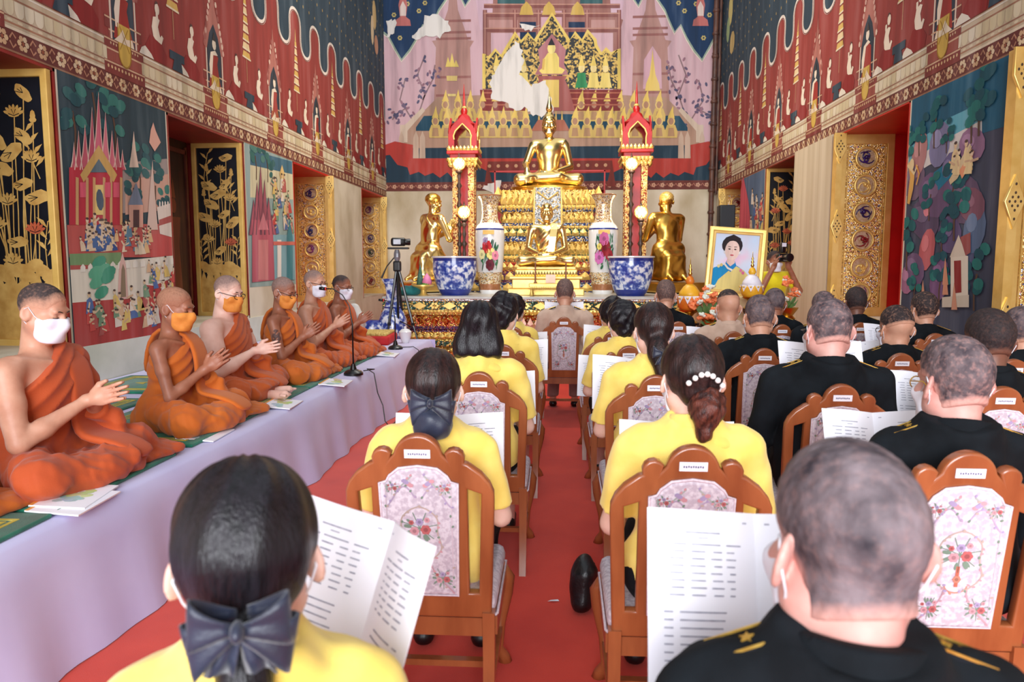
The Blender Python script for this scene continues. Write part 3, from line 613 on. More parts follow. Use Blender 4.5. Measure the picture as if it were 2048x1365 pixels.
for y in (12, 30, 60): P.strip(qp((968, y), (1240, y)), .09, (134, 82, 78), 8); P.strip(qp((968, y - 3), (1240, y - 3)), .025, (190, 140, 124), 9)
for x in (1053, 1155, 1098): P.poly(qp((x - 14, 30), (x - 10, 14), (x, 3), (x + 10, 14), (x + 14, 30)), (206, 170, 90), 10)
# black and gold saw-toothed screen
zig = [(968, 178), (968, 108), (978, 116), (991, 100), (1003, 113), (1016, 92), (1031, 66), (1042, 84), (1056, 68), (1070, 82), (1104, 28), (1138, 82), (1150, 66), (1164, 82), (1175, 62), (1190, 80), (1192, 92), (1202, 108), (1212, 98), (1222, 108), (1238, 98), (1238, 178)]
M_SCROLL = voronoi_mat('black_gold_scroll', [((30, 32, 36), 5), ((206, 172, 90), 3.6), ((150, 120, 60), 1.5)], scale=26, rough=0.6, metal=0.1, bump=0.0)
P.poly(qp(*zig), M_SCROLL, 11); P.strip(qp(*zig), .07, (226, 196, 104), 12)
# painted seated figure on a throne
P.poly(qp((1070, 150), (1136, 150), (1128, 128), (1132, 100), (1116, 82), (1104, 68), (1092, 82), (1076, 100), (1080, 128)), (176, 116, 120), 13)
P.poly(qp((1084, 148), (1124, 148), (1130, 140), (1118, 134), (1118, 116), (1112, 106), (1096, 106), (1088, 118), (1088, 134), (1078, 142)), (236, 212, 120), 14); P.ell(*L(1103, 97), .09, .12, (240, 220, 140), 15); P.poly(qp((1096, 91), (1110, 91), (1107, 84), (1103, 76), (1099, 84)), (52, 50, 56), 16)
P.strip(qp((1088, 118), (1086, 140)), .05, (214, 176, 90), 15)
P.poly(qp((1074, 152), (1134, 152), (1130, 160), (1138, 178), (1150, 222), (1060, 222), (1070, 178), (1078, 160)), (160, 92, 88), 12); P.poly(qp((1086, 160), (1118, 160), (1118, 215), (1086, 215)), (226, 196, 110), 13)
for sx in (0, 1):
    for i in range(3):
        x = (993 + i * 27) if sx == 0 else (1163 + i * 24); col = (232, 208, 120) if not (sx == 1 and i == 0) else (60, 140, 90)
        P.poly(qp((x - 13, 176), (x + 13, 176), (x + 9, 160), (x + 8, 146), (x - 8, 146), (x - 9, 160)), col, 13); P.ell(*L(x, 137), .07, .09, (236, 214, 150), 14); P.poly(qp((x - 6, 132), (x + 6, 132), (x, 108)), (232, 204, 110), 15)
    a, b = ((960, 1075) if sx == 0 else (1135, 1245)); P.poly(qp((a, 180), (b, 180), (b - 5, 222), (a + 5, 222)), (130, 56, 54), 11)
    for y in (186, 198, 210): P.strip(qp((a + 4, y), (b - 4, y)), .03, (176, 104, 84), 12)
# ranks of gold crowned attendants
for sx, cols in ((0, [(861, 275), (1062, 275)]), (1, [(1140, 273), (1352, 273)])):
    for row in range(2):
        n = (9, 7)[row]; x0, x1 = cols[0][0] + row * (20 if sx == 0 else 12), cols[1][0] - row * (12 if sx == 0 else 24)
        for i in range(n):
            x = x0 + 10 + (x1 - x0 - 20) * i / (n - 1); y = 276 - row * 33; lay = 14 - row * 4
            P.poly(qp((x - 12, y), (x + 12, y), (x + 13, y - 12), (x + 8, y - 26), (x - 8, y - 26), (x - 13, y - 12)), (206, 176, 104), lay); P.poly(qp((x - 7, y - 3), (x + 7, y - 3), (x + 5, y - 20), (x - 5, y - 20)), (176, 138, 104), lay + 1)
            P.ell(*L(x, y - 33), .085, .1, (222, 190, 116), lay + 1); P.ell(*L(x, y - 33), .055, .075, (176, 134, 108), lay + 2); t = 4 if sx else 1
            P.poly(qp((x - 7, y - 40), (x + 7, y - 40), (x + 3 + t * .4, y - 50), (x + t, y - 64), (x - 3, y - 50)), (226, 194, 104), lay + 2)
# pagoda, ghost figure, small altar, peeled patches
P.poly(qp((1290, 182), (1320, 182), (1318, 168), (1311, 150), (1307, 120), (1305, 98), (1303, 120), (1299, 150), (1292, 168)), (226, 196, 110), 9); P.poly(qp((1286, 178), (1288, 120), (1305, 92), (1322, 120), (1324, 178)), (206, 164, 176), 8)
P.poly(qp((891, 134), (918, 134), (912, 120), (909, 128), (904, 106), (900, 126), (896, 114)), (226, 200, 110), 8); P.poly(qp((893, 152), (915, 152), (914, 162), (894, 162)), (216, 190, 120), 8); P.poly(qp((895, 188), (912, 188), (912, 193), (896, 193)), (222, 200, 130), 8)
P.poly(qp((1062, 262), (1140, 262), (1128, 240), (1076, 240)), (170, 104, 84), 9)
for x in (1078, 1090, 1112, 1124): P.poly(qp((x - 2, 240), (x + 2, 240), (x, 215)), (212, 176, 100), 10)
def patch(cx, cy, pts, seed):
    r = random.Random(seed); out = []
    for i in range(len(pts)):
        a, b = pts[i], pts[(i + 1) % len(pts)]
        for t in (0, .25, .5, .75): out.append((a[0] + (b[0] - a[0]) * t + r.uniform(-3, 3), a[1] + (b[1] - a[1]) * t + r.uniform(-3, 3)))
    P.poly(qp(*out), PEEL, 18)
patch(0, 0, [(1018, 100), (1032, 85), (1042, 95), (1048, 130), (1040, 150), (1060, 172), (1090, 160), (1100, 190), (1108, 222), (1085, 235), (1060, 228), (1052, 215), (1030, 222), (1012, 205), (985, 200), (980, 165), (992, 145)], 1)
patch(0, 0, [(846, 35), (870, 28), (895, 42), (903, 60), (880, 75), (850, 70), (835, 80), (822, 72), (845, 55)], 2)
patch(0, 0, [(774, 42), (792, 40), (788, 65), (774, 78)], 3); patch(0, 0, [(1040, 50), (1080, 52), (1060, 62), (1045, 60)], 4)
patch(0, 0, [(975, 366), (1000, 360), (1000, 395), (965, 380)], 5)
P.build('far_wall_mural', wall_back)
pole = MB()
a = atY(1423, 380, 15.95); pth = [(a.x, 15.95, z) for z in (0.9, 8.5)]; pole.tube(pth, .055, 10)
for i in range(16): pole.lathe([(.06, 0), (.075, .02), (.075, .05), (.06, .07)], (a.x, 15.95, 1.2 + i * .46), 10)
pole.tube([(a.x + .1, 15.98, 3.0), (a.x + .1, 15.98, 8.5)], .03, 8)
for i in range(6): pole.tube([(a.x - .05, 15.95, 3.2 + i * .9), (a.x + .12, 16.05, 3.2 + i * .9)], .025, 6)
pole.build('standpipe', mat('rust_brown_pipe', (104, 66, 52), rough=0.5, rgb2=(70, 44, 38), scale=6), label='rust brown jointed pipe rising in the right far corner', cat='pipe', smooth=40)

# ------------------------------------------------------------------ windows with painted and gilded shutters
def lotus_panel(P, w, z0, z1, seed, orange=False):
    """gold lotus pond: mound at the foot, curving stems, leaves, flowers, buds"""
    r = random.Random(seed); G = M_LGOLD; H = z1 - z0
    P.rect(0, z0, w, z1, M_LACQ, 1)
    mound = [(0, z0), (w, z0), (w, z0 + .2 * H)] + [(w * (1 - i / 16), z0 + (.24 + .035 * math.sin(i * 2.1 + seed)) * H) for i in range(1, 16)] + [(0, z0 + .2 * H)]
    P.poly(mound, G, 3)
    for i in range(9):
        u = w * (.06 + .11 * i); P.ell(u, z0 + (.25 + .02 * (i % 3)) * H, .075, .05, G, 4, 10, r.uniform(-.5, .5))
    def flower(u, v, s, col):
        for k in range(7):
            a = R_(20 + 140 * k / 6); P.ell(u + s * .55 * math.cos(a), v + s * .45 * math.sin(a), s * .5, s * .16, col, 5 + k % 2, 8, a)
        P.ell(u, v, s * .55, s * .22, col, 7, 10)
        P.strip([(u - s * .5, v + s * .1), (u, v - s * .08), (u + s * .5, v + s * .1)], .006, M_LACQ, 8); P.strip([(u - s * .2, v + s * .5), (u, v), (u + s * .2, v + s * .5)], .005, M_LACQ, 8)
    def leaf(u, v, s, rot):
        P.poly([(u + (s * math.cos(t) * (1 + .1 * math.sin(5 * t))) * math.cos(rot) - s * .5 * math.sin(t) * math.sin(rot), v + s * math.cos(t) * math.sin(rot) + s * .5 * math.sin(t) * (1 + .15 * math.sin(4 * t)) * math.cos(rot)) for t in [2 * math.pi * i / 16 for i in range(16)]], G, 6)
        for k in (-1, 0, 1): P.strip([(u, v), (u + s * .75 * math.cos(rot + k * .5), v + s * .5 * math.sin(rot + k * .5))], .005, M_LACQ, 7)
    OR = mat('lacquer_vermilion', (196, 96, 60), rough=0.5, rgb2=(170, 76, 44), scale=9)
    spots = [(.5, .38, 'l'), (.2, .42, 'f'), (.82, .44, 'f'), (.12, .55, 'l'), (.62, .53, 'f'), (.88, .58, 'l'), (.35, .6, 'l'), (.7, .66, 'l'), (.18, .69, 'f'), (.5, .72, 'l'), (.9, .72, 'b'), (.75, .77, 'l'), (.3, .78, 'l'), (.12, .84, 'b'), (.42, .86, 'f'), (.8, .87, 'b'), (.25, .94, 'l'), (.6, .3, 'f')]
    for i, (a, b, k) in enumerate(spots):
        u, v = w * (.06 + .88 * a), z0 + b * H; ub = w * (.5 + (a - .5) * .5 + r.uniform(-.08, .08)); vb = z0 + .2 * H
        P.strip([(ub, vb), (ub + (u - ub) * .3 + r.uniform(-.02, .02), vb + (v - vb) * .45), (ub + (u - ub) * .75, vb + (v - vb) * .8), (u, v)], .009, G, 2)
        if k == 'f': flower(u, v, .085, OR if (orange and i % 2 == 0) or i == 1 else G)
        elif k == 'l': leaf(u, v, .085 + .02 * (i % 2), r.uniform(-.9, .9))
        else: P.ell(u, v + .03, .022, .045, G, 5, 8); P.ell(u, v, .03, .02, G, 5, 8)
    for a0, v0, a1, v1 in ((.1, .28, .05, .46), (.93, .28, .95, .45), (.85, .7, .72, .97), (.12, .62, .3, .8)):   # sprays of narrow leaves
        p0, p1 = (w * a0, z0 + v0 * H), (w * a1, z0 + v1 * H); P.strip([p0, ((p0[0] + p1[0]) / 2 + .02, (p0[1] + p1[1]) / 2), p1], .008, G, 2)
        for j in range(7):
            t = .25 + .12 * j; u, v = p0[0] + (p1[0] - p0[0]) * t, p0[1] + (p1[1] - p0[1]) * t; s = 1 if j % 2 else -1
            P.poly([(u, v), (u + s * .05, v + .035), (u + s * .085, v + .085), (u + s * .03, v + .06)], G, 4)
MEDC = [(170, 30, 40), (60, 34, 110), (30, 60, 40), (56, 30, 100), (150, 36, 40), (40, 46, 110), (130, 60, 110)]
def medallion(par, c, rad, i, fr, blue):
    """carved roundel: gold ring, dark glass ground, curling gold emblem"""
    o, U, V, W = [Vector(t) for t in fr]
    pts = [o + U * (c[0] + rad * math.cos(a)) + V * (c[1] + rad * math.sin(a)) + W * .02 for a in [2 * math.pi * k / 24 for k in range(24)]]
    mb = MB(); mb.tube(pts, rad * .13, 6, closed=True); ring = mb.build('medallion', M_GOLD, par, smooth=True)
    mb = MB(); mb.prism(arc(c[0], c[1], rad * .95, 0, 345, 23), fr, .012)
    gm = mat('glass_ground_%d' % (i % 7), MEDC[i % 7], rough=0.2, rgb2=tuple(t * .6 for t in MEDC[i % 7]), scale=30); mb.build('medallion_ground', mat('pale_mirror_ground', (222, 206, 176), rough=0.25, metal=.4, rgb2=(196, 168, 120), scale=40), ring)
    r = random.Random(i * 7 + 1); mb = MB()
    for k in range(4):
        a = r.uniform(0, 6.28); path = []
        for j in range(8):
            t = j / 7; rr = rad * (.15 + .6 * t); a2 = a + 2.6 * t * (1 if k % 2 else -1); path.append(o + U * (c[0] + rr * math.cos(a2)) + V * (c[1] + rr * math.sin(a2)) + W * .016)
        mb.tube(path, [rad * (.13 - .08 * j / 7) for j in range(8)], 5)
    mb.sphere(tuple(o + U * c[0] + V * (c[1] + rad * .1) + W * .014), rad * .22, 8, 5)
    mb.build('medallion_emblem', M_GOLD if i % 3 == 2 else gm, ring, smooth=True)
def window(idx, X, sgn, y0, y1, style, zl, deep, sw, label, tilt=0.0, nmed=7, bar=True, zst=None, frame_red=True):
    """recess with a soffit and outer frame, and one open shutter leaf lying along the far reveal"""
    w = empty('window_%d' % idx, (X, y1, ZS), 0, label, None, None, 'structure'); zt = zst or zl
    d = zl - ZS; yy = y1 - y0
    mb = MB(); mb.box((sgn * deep / 2, -yy / 2, d - .02), (deep, yy, .03)); mb.box((sgn * (deep + .02), -yy / 2, d / 2), (.04, yy, d)); mb.box((sgn * deep / 2, -yy + .015, d / 2), (deep, .03, d)); mb.box((sgn * deep / 2, -.012, d / 2), (deep, .022, d))
    mb.build('reveal', M_RED if style == 'gold' else mat('dull_red_paint', (150, 34, 26), rough=0.5, rgb2=(120, 26, 22), scale=3), w)
    MB().box((sgn * deep / 2, -yy / 2, .015), (deep, yy, .03)).build('sill', M_PLASTER, w)
    if style == 'lotus':
        for k in range(2):
            yk = -.12 - (k + .5) * (yy - .2) / 2
            dr = MB().box((sgn * (deep - .025), yk, d / 2), (.04, (yy - .22) / 2 - .02, d - .06)).build('outer_door', M_DARKWOOD, w)
            b = MB(); hw = (yy - .22) / 4 - .06
            for s_ in (-1, 1): b.box((sgn * (deep - .055), yk + s_ * hw, d / 2), (.02, .04, d - .2))
            b.box((sgn * (deep - .055), yk, d - .16), (.02, hw * 2, .05)); b.box((sgn * (deep - .055), yk, .2), (.02, hw * 2, .05)); b.build('door_moulding', mat('brown_moulding', (110, 52, 34), rough=0.5, rgb2=(84, 36, 24), scale=6), dr)
            P = Paint(lambda u, v, o_: (sgn * (deep - .05 - .004 - o_), u, v))   # faded guardian figure painted on the door
            P.ell(yk, 1.35, .06, .09, (120, 66, 40), 1); P.poly([(yk - .05, 1.44), (yk + .05, 1.44), (yk, 1.68)], (124, 72, 42), 2); P.poly([(yk - .14, 1.22), (yk + .14, 1.22), (yk + .09, .9), (yk + .13, .3), (yk - .13, .3), (yk - .09, .9)], (112, 60, 36), 1)
            P.strip([(yk - .13, 1.2), (yk - .2, .95), (yk - .06, .85)], .05, (118, 64, 38), 2); P.build('guardian_painting', dr)
    # the shutter leaf
    sh = empty('shutter', (0, -.075, 0)); sh.parent = w; sh.rotation_euler = (0, 0, tilt)
    fr = ((0, 0, .02), (sgn, 0, 0), (0, 0, 1), (0, -1, 0)); H = zt - ZS - .05
    fm = M_GOLDP if style != 'gold' else M_GOLD
    fe, fb = (.085, .12) if style == 'gold' else (.055, .06)
    plate('shutter_frame', [rect(0, 0, sw, H), rect(fe, fb, sw - fe, H - fb)], .055, fm, sh, .008, fr)
    MB().box((sgn * sw / 2, .012, .02 + H / 2), (sw - .1, .012, H - .1)).build('shutter_back', M_LACQ if style == 'lotus' else M_MOSAIC, sh)
    if style == 'lotus':
        P = Paint(lambda u, v, o_: (sgn * (u + .052), .004 - o_, v)); lotus_panel(P, sw - .104, .075, H - .035, idx * 5 + 3, idx == 6)
        P.build('lotus_painting', sh)
    else:
        f2 = ((0, .006, .02), (sgn, 0, 0), (0, 0, 1), (0, -1, 0)); g = H - .24
        for k in range(nmed): medallion(sh, (sw / 2, .12 + g * (k + .5) / nmed), min(sw * .2, g / nmed * .38), idx * 3 + nmed - k, f2, False)
        mb = MB()
        for s_ in (.105, sw - .105): mb.box((sgn * s_, -.006, .02 + H / 2), (.012, .012, H - .26))
        mb.build('inner_bead', M_GOLD, sh)
        if bar:
            b = MB().box((sgn * -.035, -.045, .02 + H / 2), (.07, .12, H)).build('meeting_bar', M_GOLD, sh)
            for vz in (H - .16, H * .5, .2):
                dm = plate('diamond_boss', [[(-.0, -.2), (.075, 0), (0, .2), (-.075, 0)] if vz != H - .16 else [(-.07, .16), (.07, .16), (.07, -.04), (0, -.2), (-.07, -.04)]], .03, M_GOLD, b, .006, ((sgn * -.035, -.11, .02 + vz), (1, 0, 0), (0, 0, 1), (0, -1, 0)))
                mb = MB()
                for a in range(-2, 3):
                    for c_ in range(-4, 5):
                        if abs(a) / 2.6 + abs(c_) / 4.6 < 1 and (a + c_) % 2 == 0: mb.sphere((sgn * -.035 + a * .02, -.128, .02 + vz + c_ * .032), (.008, .004, .011), 6, 4)
                mb.build('pierced_hole', mat('bronze_shadow_brown', (70, 46, 20), rough=0.6, rgb2=(52, 34, 16)), dm)  # dark brown beads stand for the shade inside pierced holes
    return w
window(1, XL, -1, *LWIN[0], ZLL, .70, .66, 'left window nearest the camera with a black and gold lotus shutter')
window(2, XL, -1, *LWIN[1], ZLL, .70, .62, 'left window with dark brown doors and a black and gold lotus shutter')
window(3, XL, -1, *LWIN[2], ZLL, .75, .66, 'left red window with a gilded medallion shutter behind the monks', nmed=6)
window(4, XL, -1, *LWIN[3], ZLL, .75, .62, 'left window in the far corner with a gilded medallion shutter', nmed=6)
window(5, XR, 1, *RWIN[0], ZLR, .85, .78, 'right window nearest the camera with a large gilded jewelled shutter', nmed=5)
window(7, XR, 1, *RWIN[1], ZLR, .90, .64, 'right red window with a gilded medallion shutter', nmed=6)
window(6, XR, 1, *RWIN[2], ZLR, .70, .62, 'right window with a black lotus shutter behind the portrait')
window(8, XR, 1, *RWIN[3], ZLR, .70, .62, 'right window in the far corner with a gilded shutter', nmed=6)
# ------------------------------------------------------------------ cloth-covered platform of the monks
STZ = 0.53
M_CLOTH = mat('white_tablecloth', (204, 200, 234), rough=0.8, rgb2=(190, 184, 224), scale=2.0, detail=5, contrast=(0.3, 0.7), bump=0.06, bscale=14, sheen=0.2)  # white cloth; the lavender cast of the mixed light is put into its colour
def edge_x(y): return -1.90 + (y - 2.2) * (0.075 / 1.6) if y < 3.8 else -1.825 + (y - 3.8) * (0.155 / 5.55)
def stage():
    root = empty('platform', (-2.8, 5.0, 0), 0, 'long low platform draped in white cloth under the monks', 'platform')
    o = Vector((-2.8, 5.0, 0)); rows = []
    ys = [0.6 + 8.75 * i / 140 for i in range(141)]
    mb = MB()
    for i, y in enumerate(ys):
        ex = edge_x(y); fold = .014 * math.sin(y * 9.3) + .010 * math.sin(y * 17.1 + 1) + .02 * math.sin(y * 2.9)
        prof = [(XL + .02, STZ - .004), (-3.0, STZ), (ex - .08, STZ), (ex - .015, STZ - .002), (ex, STZ - .016)]
        for k in range(1, 9): t = k / 8; prof.append((ex + .02 + .075 * t + fold * t, STZ - .016 - (STZ - .02) * t))
        rows.append([(x - o.x, y - o.y, z) for x, z in prof])
    mb.loft(rows, closed=False)
    end = []                                                         # far end drop
    ex = edge_x(9.35)
    for j in range(24):
        x = ex + .06 - (ex - XL) * j / 23; f = .015 * math.sin(x * 14)
        end.append([(x - o.x, 9.35 - o.y + (.06 + f) * t, STZ - (STZ - .01) * t) for t in (0, .04, .3, .6, 1)])
    mb.loft(end, closed=False)
    mb.build('tablecloth', M_CLOTH, root, smooth=50)
    c = MB(); c.box((-.03, -.05, .25), (1.8, 8.4, .5)); c.build('table_block', mat('plain_board', (150, 120, 90)), root)
    return root
stage()

# ------------------------------------------------------------------ chairs
M_TEAK = mat('teak_varnish', (172, 100, 58), rough=0.32, rgb2=(132, 68, 36), scale=5, detail=6, stretch=(3, 3, 0.6), contrast=(0.25, 0.75), coat=0.4)
def brocade():
    m = mat('floral_brocade', (216, 208, 216), rough=0.8, rgb2=(190, 178, 190), scale=70, detail=3, contrast=(0.42, 0.58), bump=0.12, bscale=240)
    return m
M_BROC = brocade()
M_WELT = mat('pale_piping', (228, 214, 222), rough=0.7, rgb2=(206, 190, 200), scale=90)
M_TAG = mat('white_paper_tag', (244, 244, 250), rough=0.6, rgb2=(236, 236, 246), scale=20)
M_INK = mat('grey_print', (120, 120, 150), rough=0.7, rgb2=(90, 90, 120), scale=40)
def flowers_mesh(w, h, seed, n, centre):
    """woven bouquet and scrolls lying on the brocade, in (u,v) on a w by h panel, as Paint"""
    def make(fr):
        P = Paint(fr); r = random.Random(seed)
        G, PK, RD, VI, SC_ = (120, 142, 124), (206, 150, 158), (186, 100, 100), (168, 152, 188), (186, 166, 156)
        def rose(u, v, s, c):
            for k in range(6): P.ell(u + s * .5 * math.cos(k * 1.05), v + s * .5 * math.sin(k * 1.05), s * .42, s * .42, c, 2, 7)
            P.ell(u, v, s * .4, s * .4, tuple(t * .8 for t in c), 3, 7)
        def bouquet(u, v, s):
            for _ in range(8): a = r.uniform(0, 6.28); P.ell(u + s * .8 * math.cos(a), v + s * .8 * math.sin(a), s * .28, s * .1, G, 1, 7, a)
            for k in range(7): a = k * .9 + r.uniform(0, .3); P.strip([(u, v), (u + s * 1.2 * math.cos(a), v + s * 1.2 * math.sin(a))], s * .06, G, 1)
            rose(u - s * .35, v - s * .2, s * .36, PK); rose(u + s * .4, v - s * .1, s * .4, RD); rose(u, v + s * .45, s * .3, VI); rose(u + s * .5, v + s * .6, s * .22, PK); rose(u - s * .55, v + s * .4, s * .2, RD)
        def scroll(pts, c=SC_, b=True):
            P.strip(pts, .0045, c, 1)
            if b:
                for i, (u, v) in enumerate(pts[::2]): P.ell(u + r.uniform(-.004, .004), v + r.uniform(-.004, .004), w * .024, w * .016, r.choice([c, PK, VI, SC_, G]), 2, 6, r.uniform(0, 3))
        if centre:
            for s_ in (-1, 1):
                scroll([(s_ * w * (.30 + .05 * math.sin(9 * t)) * math.sin(math.pi * (.06 + .94 * t)) ** .6, h * (.27 + .46 * t)) for t in [i / 22 for i in range(23)]])
                scroll([(s_ * w * (.44 - .3 * math.sin(1.57 * t)), h * (.02 + .26 * t)) for t in [i / 12 for i in range(13)]], (190, 150, 160)); scroll([(s_ * w * (.05 + .4 * t), h * (.80 + .09 * math.sin(4.2 * t))) for t in [i / 12 for i in range(13)]], (180, 160, 186))
                scroll([(s_ * w * .45, h * (.05 + .85 * t)) for t in [i / 20 for i in range(21)]], (206, 190, 200)); scroll([(s_ * w * (.08 + .22 * t), h * (.98 - .12 * t)) for t in [i / 8 for i in range(9)]], (170, 176, 170))
                bouquet(s_ * w * .3, h * .13, w * .14); bouquet(s_ * w * .36, h * .88, w * .09)
                for i in range(4): P.ell(s_ * w * (.1 + .03 * i), h * (.9 + .012 * i), w * .04, w * .03, r.choice([PK, VI]), 2, 7)
            bouquet(0, h * .55, w * .21); P.strip([(0, h * .3), (0, h * .46)], .010, (186, 104, 84), 1); rose(0, h * .36, w * .06, (196, 130, 110)); scroll([(w * .14 * math.cos(t), h * .31 - w * .1 * math.sin(t)) for t in [3.14 * i / 10 for i in range(11)]], (196, 140, 120))
        else:
            for i in range(9): u = w * (-.44 + .11 * i); (bouquet(u, h * .5, h * .3) if i % 2 == 0 else scroll([(u - w * .05, h * .3), (u, h * .75), (u + w * .05, h * .3)]))
        return P
    return make
def make_chair():
    root = empty('chair', (0, 0, 0))
    lean = Vector((0, -.13, .99)).normalized()                       # backrest leans toward the rear
    fr = (Vector((0, -.2, .40)), Vector((1, 0, 0)), lean, Vector((0, -lean.z, lean.y)))
    # crest outline, half then mirrored; v measured from z=.40 along the lean
    half = [(.0, .605)] + arc(0, .53, .075, 85, 12, 8) + [(.084, .533)] + arc(.108, .53, .033, 150, -20, 6) + [(.15, .515), (.19, .485), (.214, .455), (.226, .425), (.227, .39), (.213, .0)]
    outline = half + [(-u, v) for u, v in half[::-1] if u > 1e-6]
    slot = lambda s: [(s * .146, .085), (s * .176, .085), (s * .188, .42), (s * .146, .435)]
    ph = [(.115, .08), (.122, .455)] + [(.1, .46), (.09, .478), (.06, .502), (0, .51)]
    pan = ph + [(-u, v) for u, v in ph[::-1] if u > 1e-6]
    plate('back_frame', [outline, slot(1), slot(-1), [(u * .97, v * .985 + .005) for u, v in pan]], .034, M_TEAK, root, .007, fr)
    bp = plate('back_panel', [pan], .05, M_BROC, root, .012, fr)
    W = fr[3]; o = fr[0]; U = fr[1]
    for s_ in (1, -1):
        P = flowers_mesh(.22, .40, 3, 1, True)(lambda u, v, e: tuple(o + U * u + lean * (v + .09) + W * s_ * (.0255 + e * .5))); P.build('embroidery', bp)
        mb = MB(); mb.tube([o + U * u * .97 + lean * v + W * s_ * .021 for u, v in pan], .0045, 6, closed=True); mb.build('piping', M_WELT, bp, smooth=True)
    # seat
    st = MB().rbox((0, .02, .43), (.45, .44, .075), .03).build('seat', M_BROC, root, smooth=50)
    P = flowers_mesh(.36, .055, 9, 1, False)(lambda u, v, e: (u, -.2005 - e * .4, .403 + v)); P.build('embroidery', st)
    mb = MB(); mb.tube([(-.22, -.196, .398), (.22, -.196, .398), (.228, -.18, .398), (.228, .23, .398), (-.228, .23, .398), (-.228, -.18, .398)], .005, 6, closed=True); mb.build('piping', M_WELT, st, smooth=True)
    ap = MB(); ap.box((0, -.195, .365), (.41, .03, .06)); ap.box((0, .225, .365), (.43, .03, .06))
    for s_ in (-1, 1): ap.box((s_ * .215, .015, .365), (.03, .42, .06))
    ap.build('seat_rail', M_TEAK, root)
    for s_ in (-1, 1):
        lg = MB(); lg.loft([[(s_ * .205 + dx * a, y + dy * a, z) for dx, dy in ((-.02, -.02), (.02, -.02), (.02, .02), (-.02, .02))] for (y, z, a) in ((-.21, .42, .95), (-.205, .25, .9), (-.225, .1, .85), (-.26, .0, .8))], True, True, True)
        lg.build('rear_leg', M_TEAK, root, smooth=30)
        lg = MB(); lg.loft([[(s_ * x + dx * a, y + dy * a, z) for dx, dy in [(.024 * math.cos(t), .024 * math.sin(t)) for t in [k * math.pi / 4 for k in range(8)]]] for (x, y, z, a) in ((.2, .21, .40, 1.2), (.222, .235, .34, 1.55), (.222, .238, .27, 1.25), (.205, .222, .16, .85), (.2, .215, .07, .72), (.215, .235, .03, 1.0), (.222, .24, .0, 1.15))], True, True, True)
        lg.build('front_leg', M_TEAK, root, smooth=True)
        MB().box((s_ * .205, .0, .14), (.02, .42, .03)).build('side_stretcher', M_TEAK, root)
    MB().box((0, -.02, .14), (.40, .03, .022)).build('cross_stretcher', M_TEAK, root)
    tg = MB(); tg.box((0, 0, 0), (.078, .002, .027)); t = tg.build('name_tag', M_TAG, root); t.location = o + lean * .548 + W * .019; t.rotation_euler = (R_(7.5), 0, 0)
    mb = MB()
    for i in range(9): mb.box((-.026 + i * .0065, -.0012, rnd.uniform(-.001, .001)), (.0045, .0004, .006))
    mb.build('tag_lettering', M_INK, t, kind='stuff')
    return root
CHAIR = make_chair(); _chair_used = [False]
def chair(x, y, rz, label):
    o = CHAIR if not _chair_used[0] else copy_tree(CHAIR)
    _chair_used[0] = True
    o.location = (x, y, 0); o.rotation_euler = (0, 0, rz)
    return tag(o, label, 'chair', 'carved chairs of the seated guests')
# ------------------------------------------------------------------ people: one soft body, clothing and hair as children
def skin(i, rgb, rgb2): return mat('skin_%s' % i, rgb, rough=0.5, rgb2=rgb2, scale=14, detail=4, contrast=(0.3, 0.7), sss=0.05, bump=0.03, bscale=160)
SK = {'fair': skin('fair', (234, 194, 178), (222, 174, 156)), 'tan': skin('tan', (208, 158, 132), (190, 134, 108)), 'brown': skin('brown', (168, 110, 84), (148, 90, 66)), 'ruddy': skin('ruddy', (220, 170, 158), (200, 138, 128)), 'dark': skin('dark', (126, 82, 64), (106, 66, 52))}
def hairm(nm, a, b, sc=60, rough=0.5, st=(1, 1, .35), con=(.35, .65)): return mat('hair_' + nm, a, rough=rough, rgb2=b, scale=sc, detail=6, stretch=st, contrast=con, bump=0.35, bscale=sc * 3, spec=0.35)
HR = {'black': hairm('black', (30, 26, 32), (14, 12, 16), 90, .34, (1, 1, .12)), 'brownblack': hairm('brownblack', (52, 32, 30), (20, 14, 16), 90, .36, (1, 1, .12)), 'auburn': hairm('auburn', (100, 50, 38), (44, 22, 20), 90, .4),
      'grey': hairm('grey', (176, 160, 158), (72, 64, 74), 34, .7, (1, 1, .8), (.3, .7)), 'salt': hairm('salt', (138, 120, 120), (58, 50, 58), 40, .7, (1, 1, .8), (.3, .7)), 'crop': hairm('crop', (70, 54, 52), (34, 26, 28), 120, .8, (1, 1, 1)), 'fade': hairm('fade', (128, 96, 88), (78, 58, 56), 120, .8, (1, 1, 1)),
      'shaved': hairm('shaved', (150, 116, 102), (112, 84, 76), 160, .6, (1, 1, 1)), 'shaveddark': hairm('shaveddark', (84, 64, 58), (48, 38, 36), 160, .6, (1, 1, 1)), 'shavedtan': hairm('shavedtan', (176, 126, 100), (150, 100, 78), 160, .55, (1, 1, 1))}
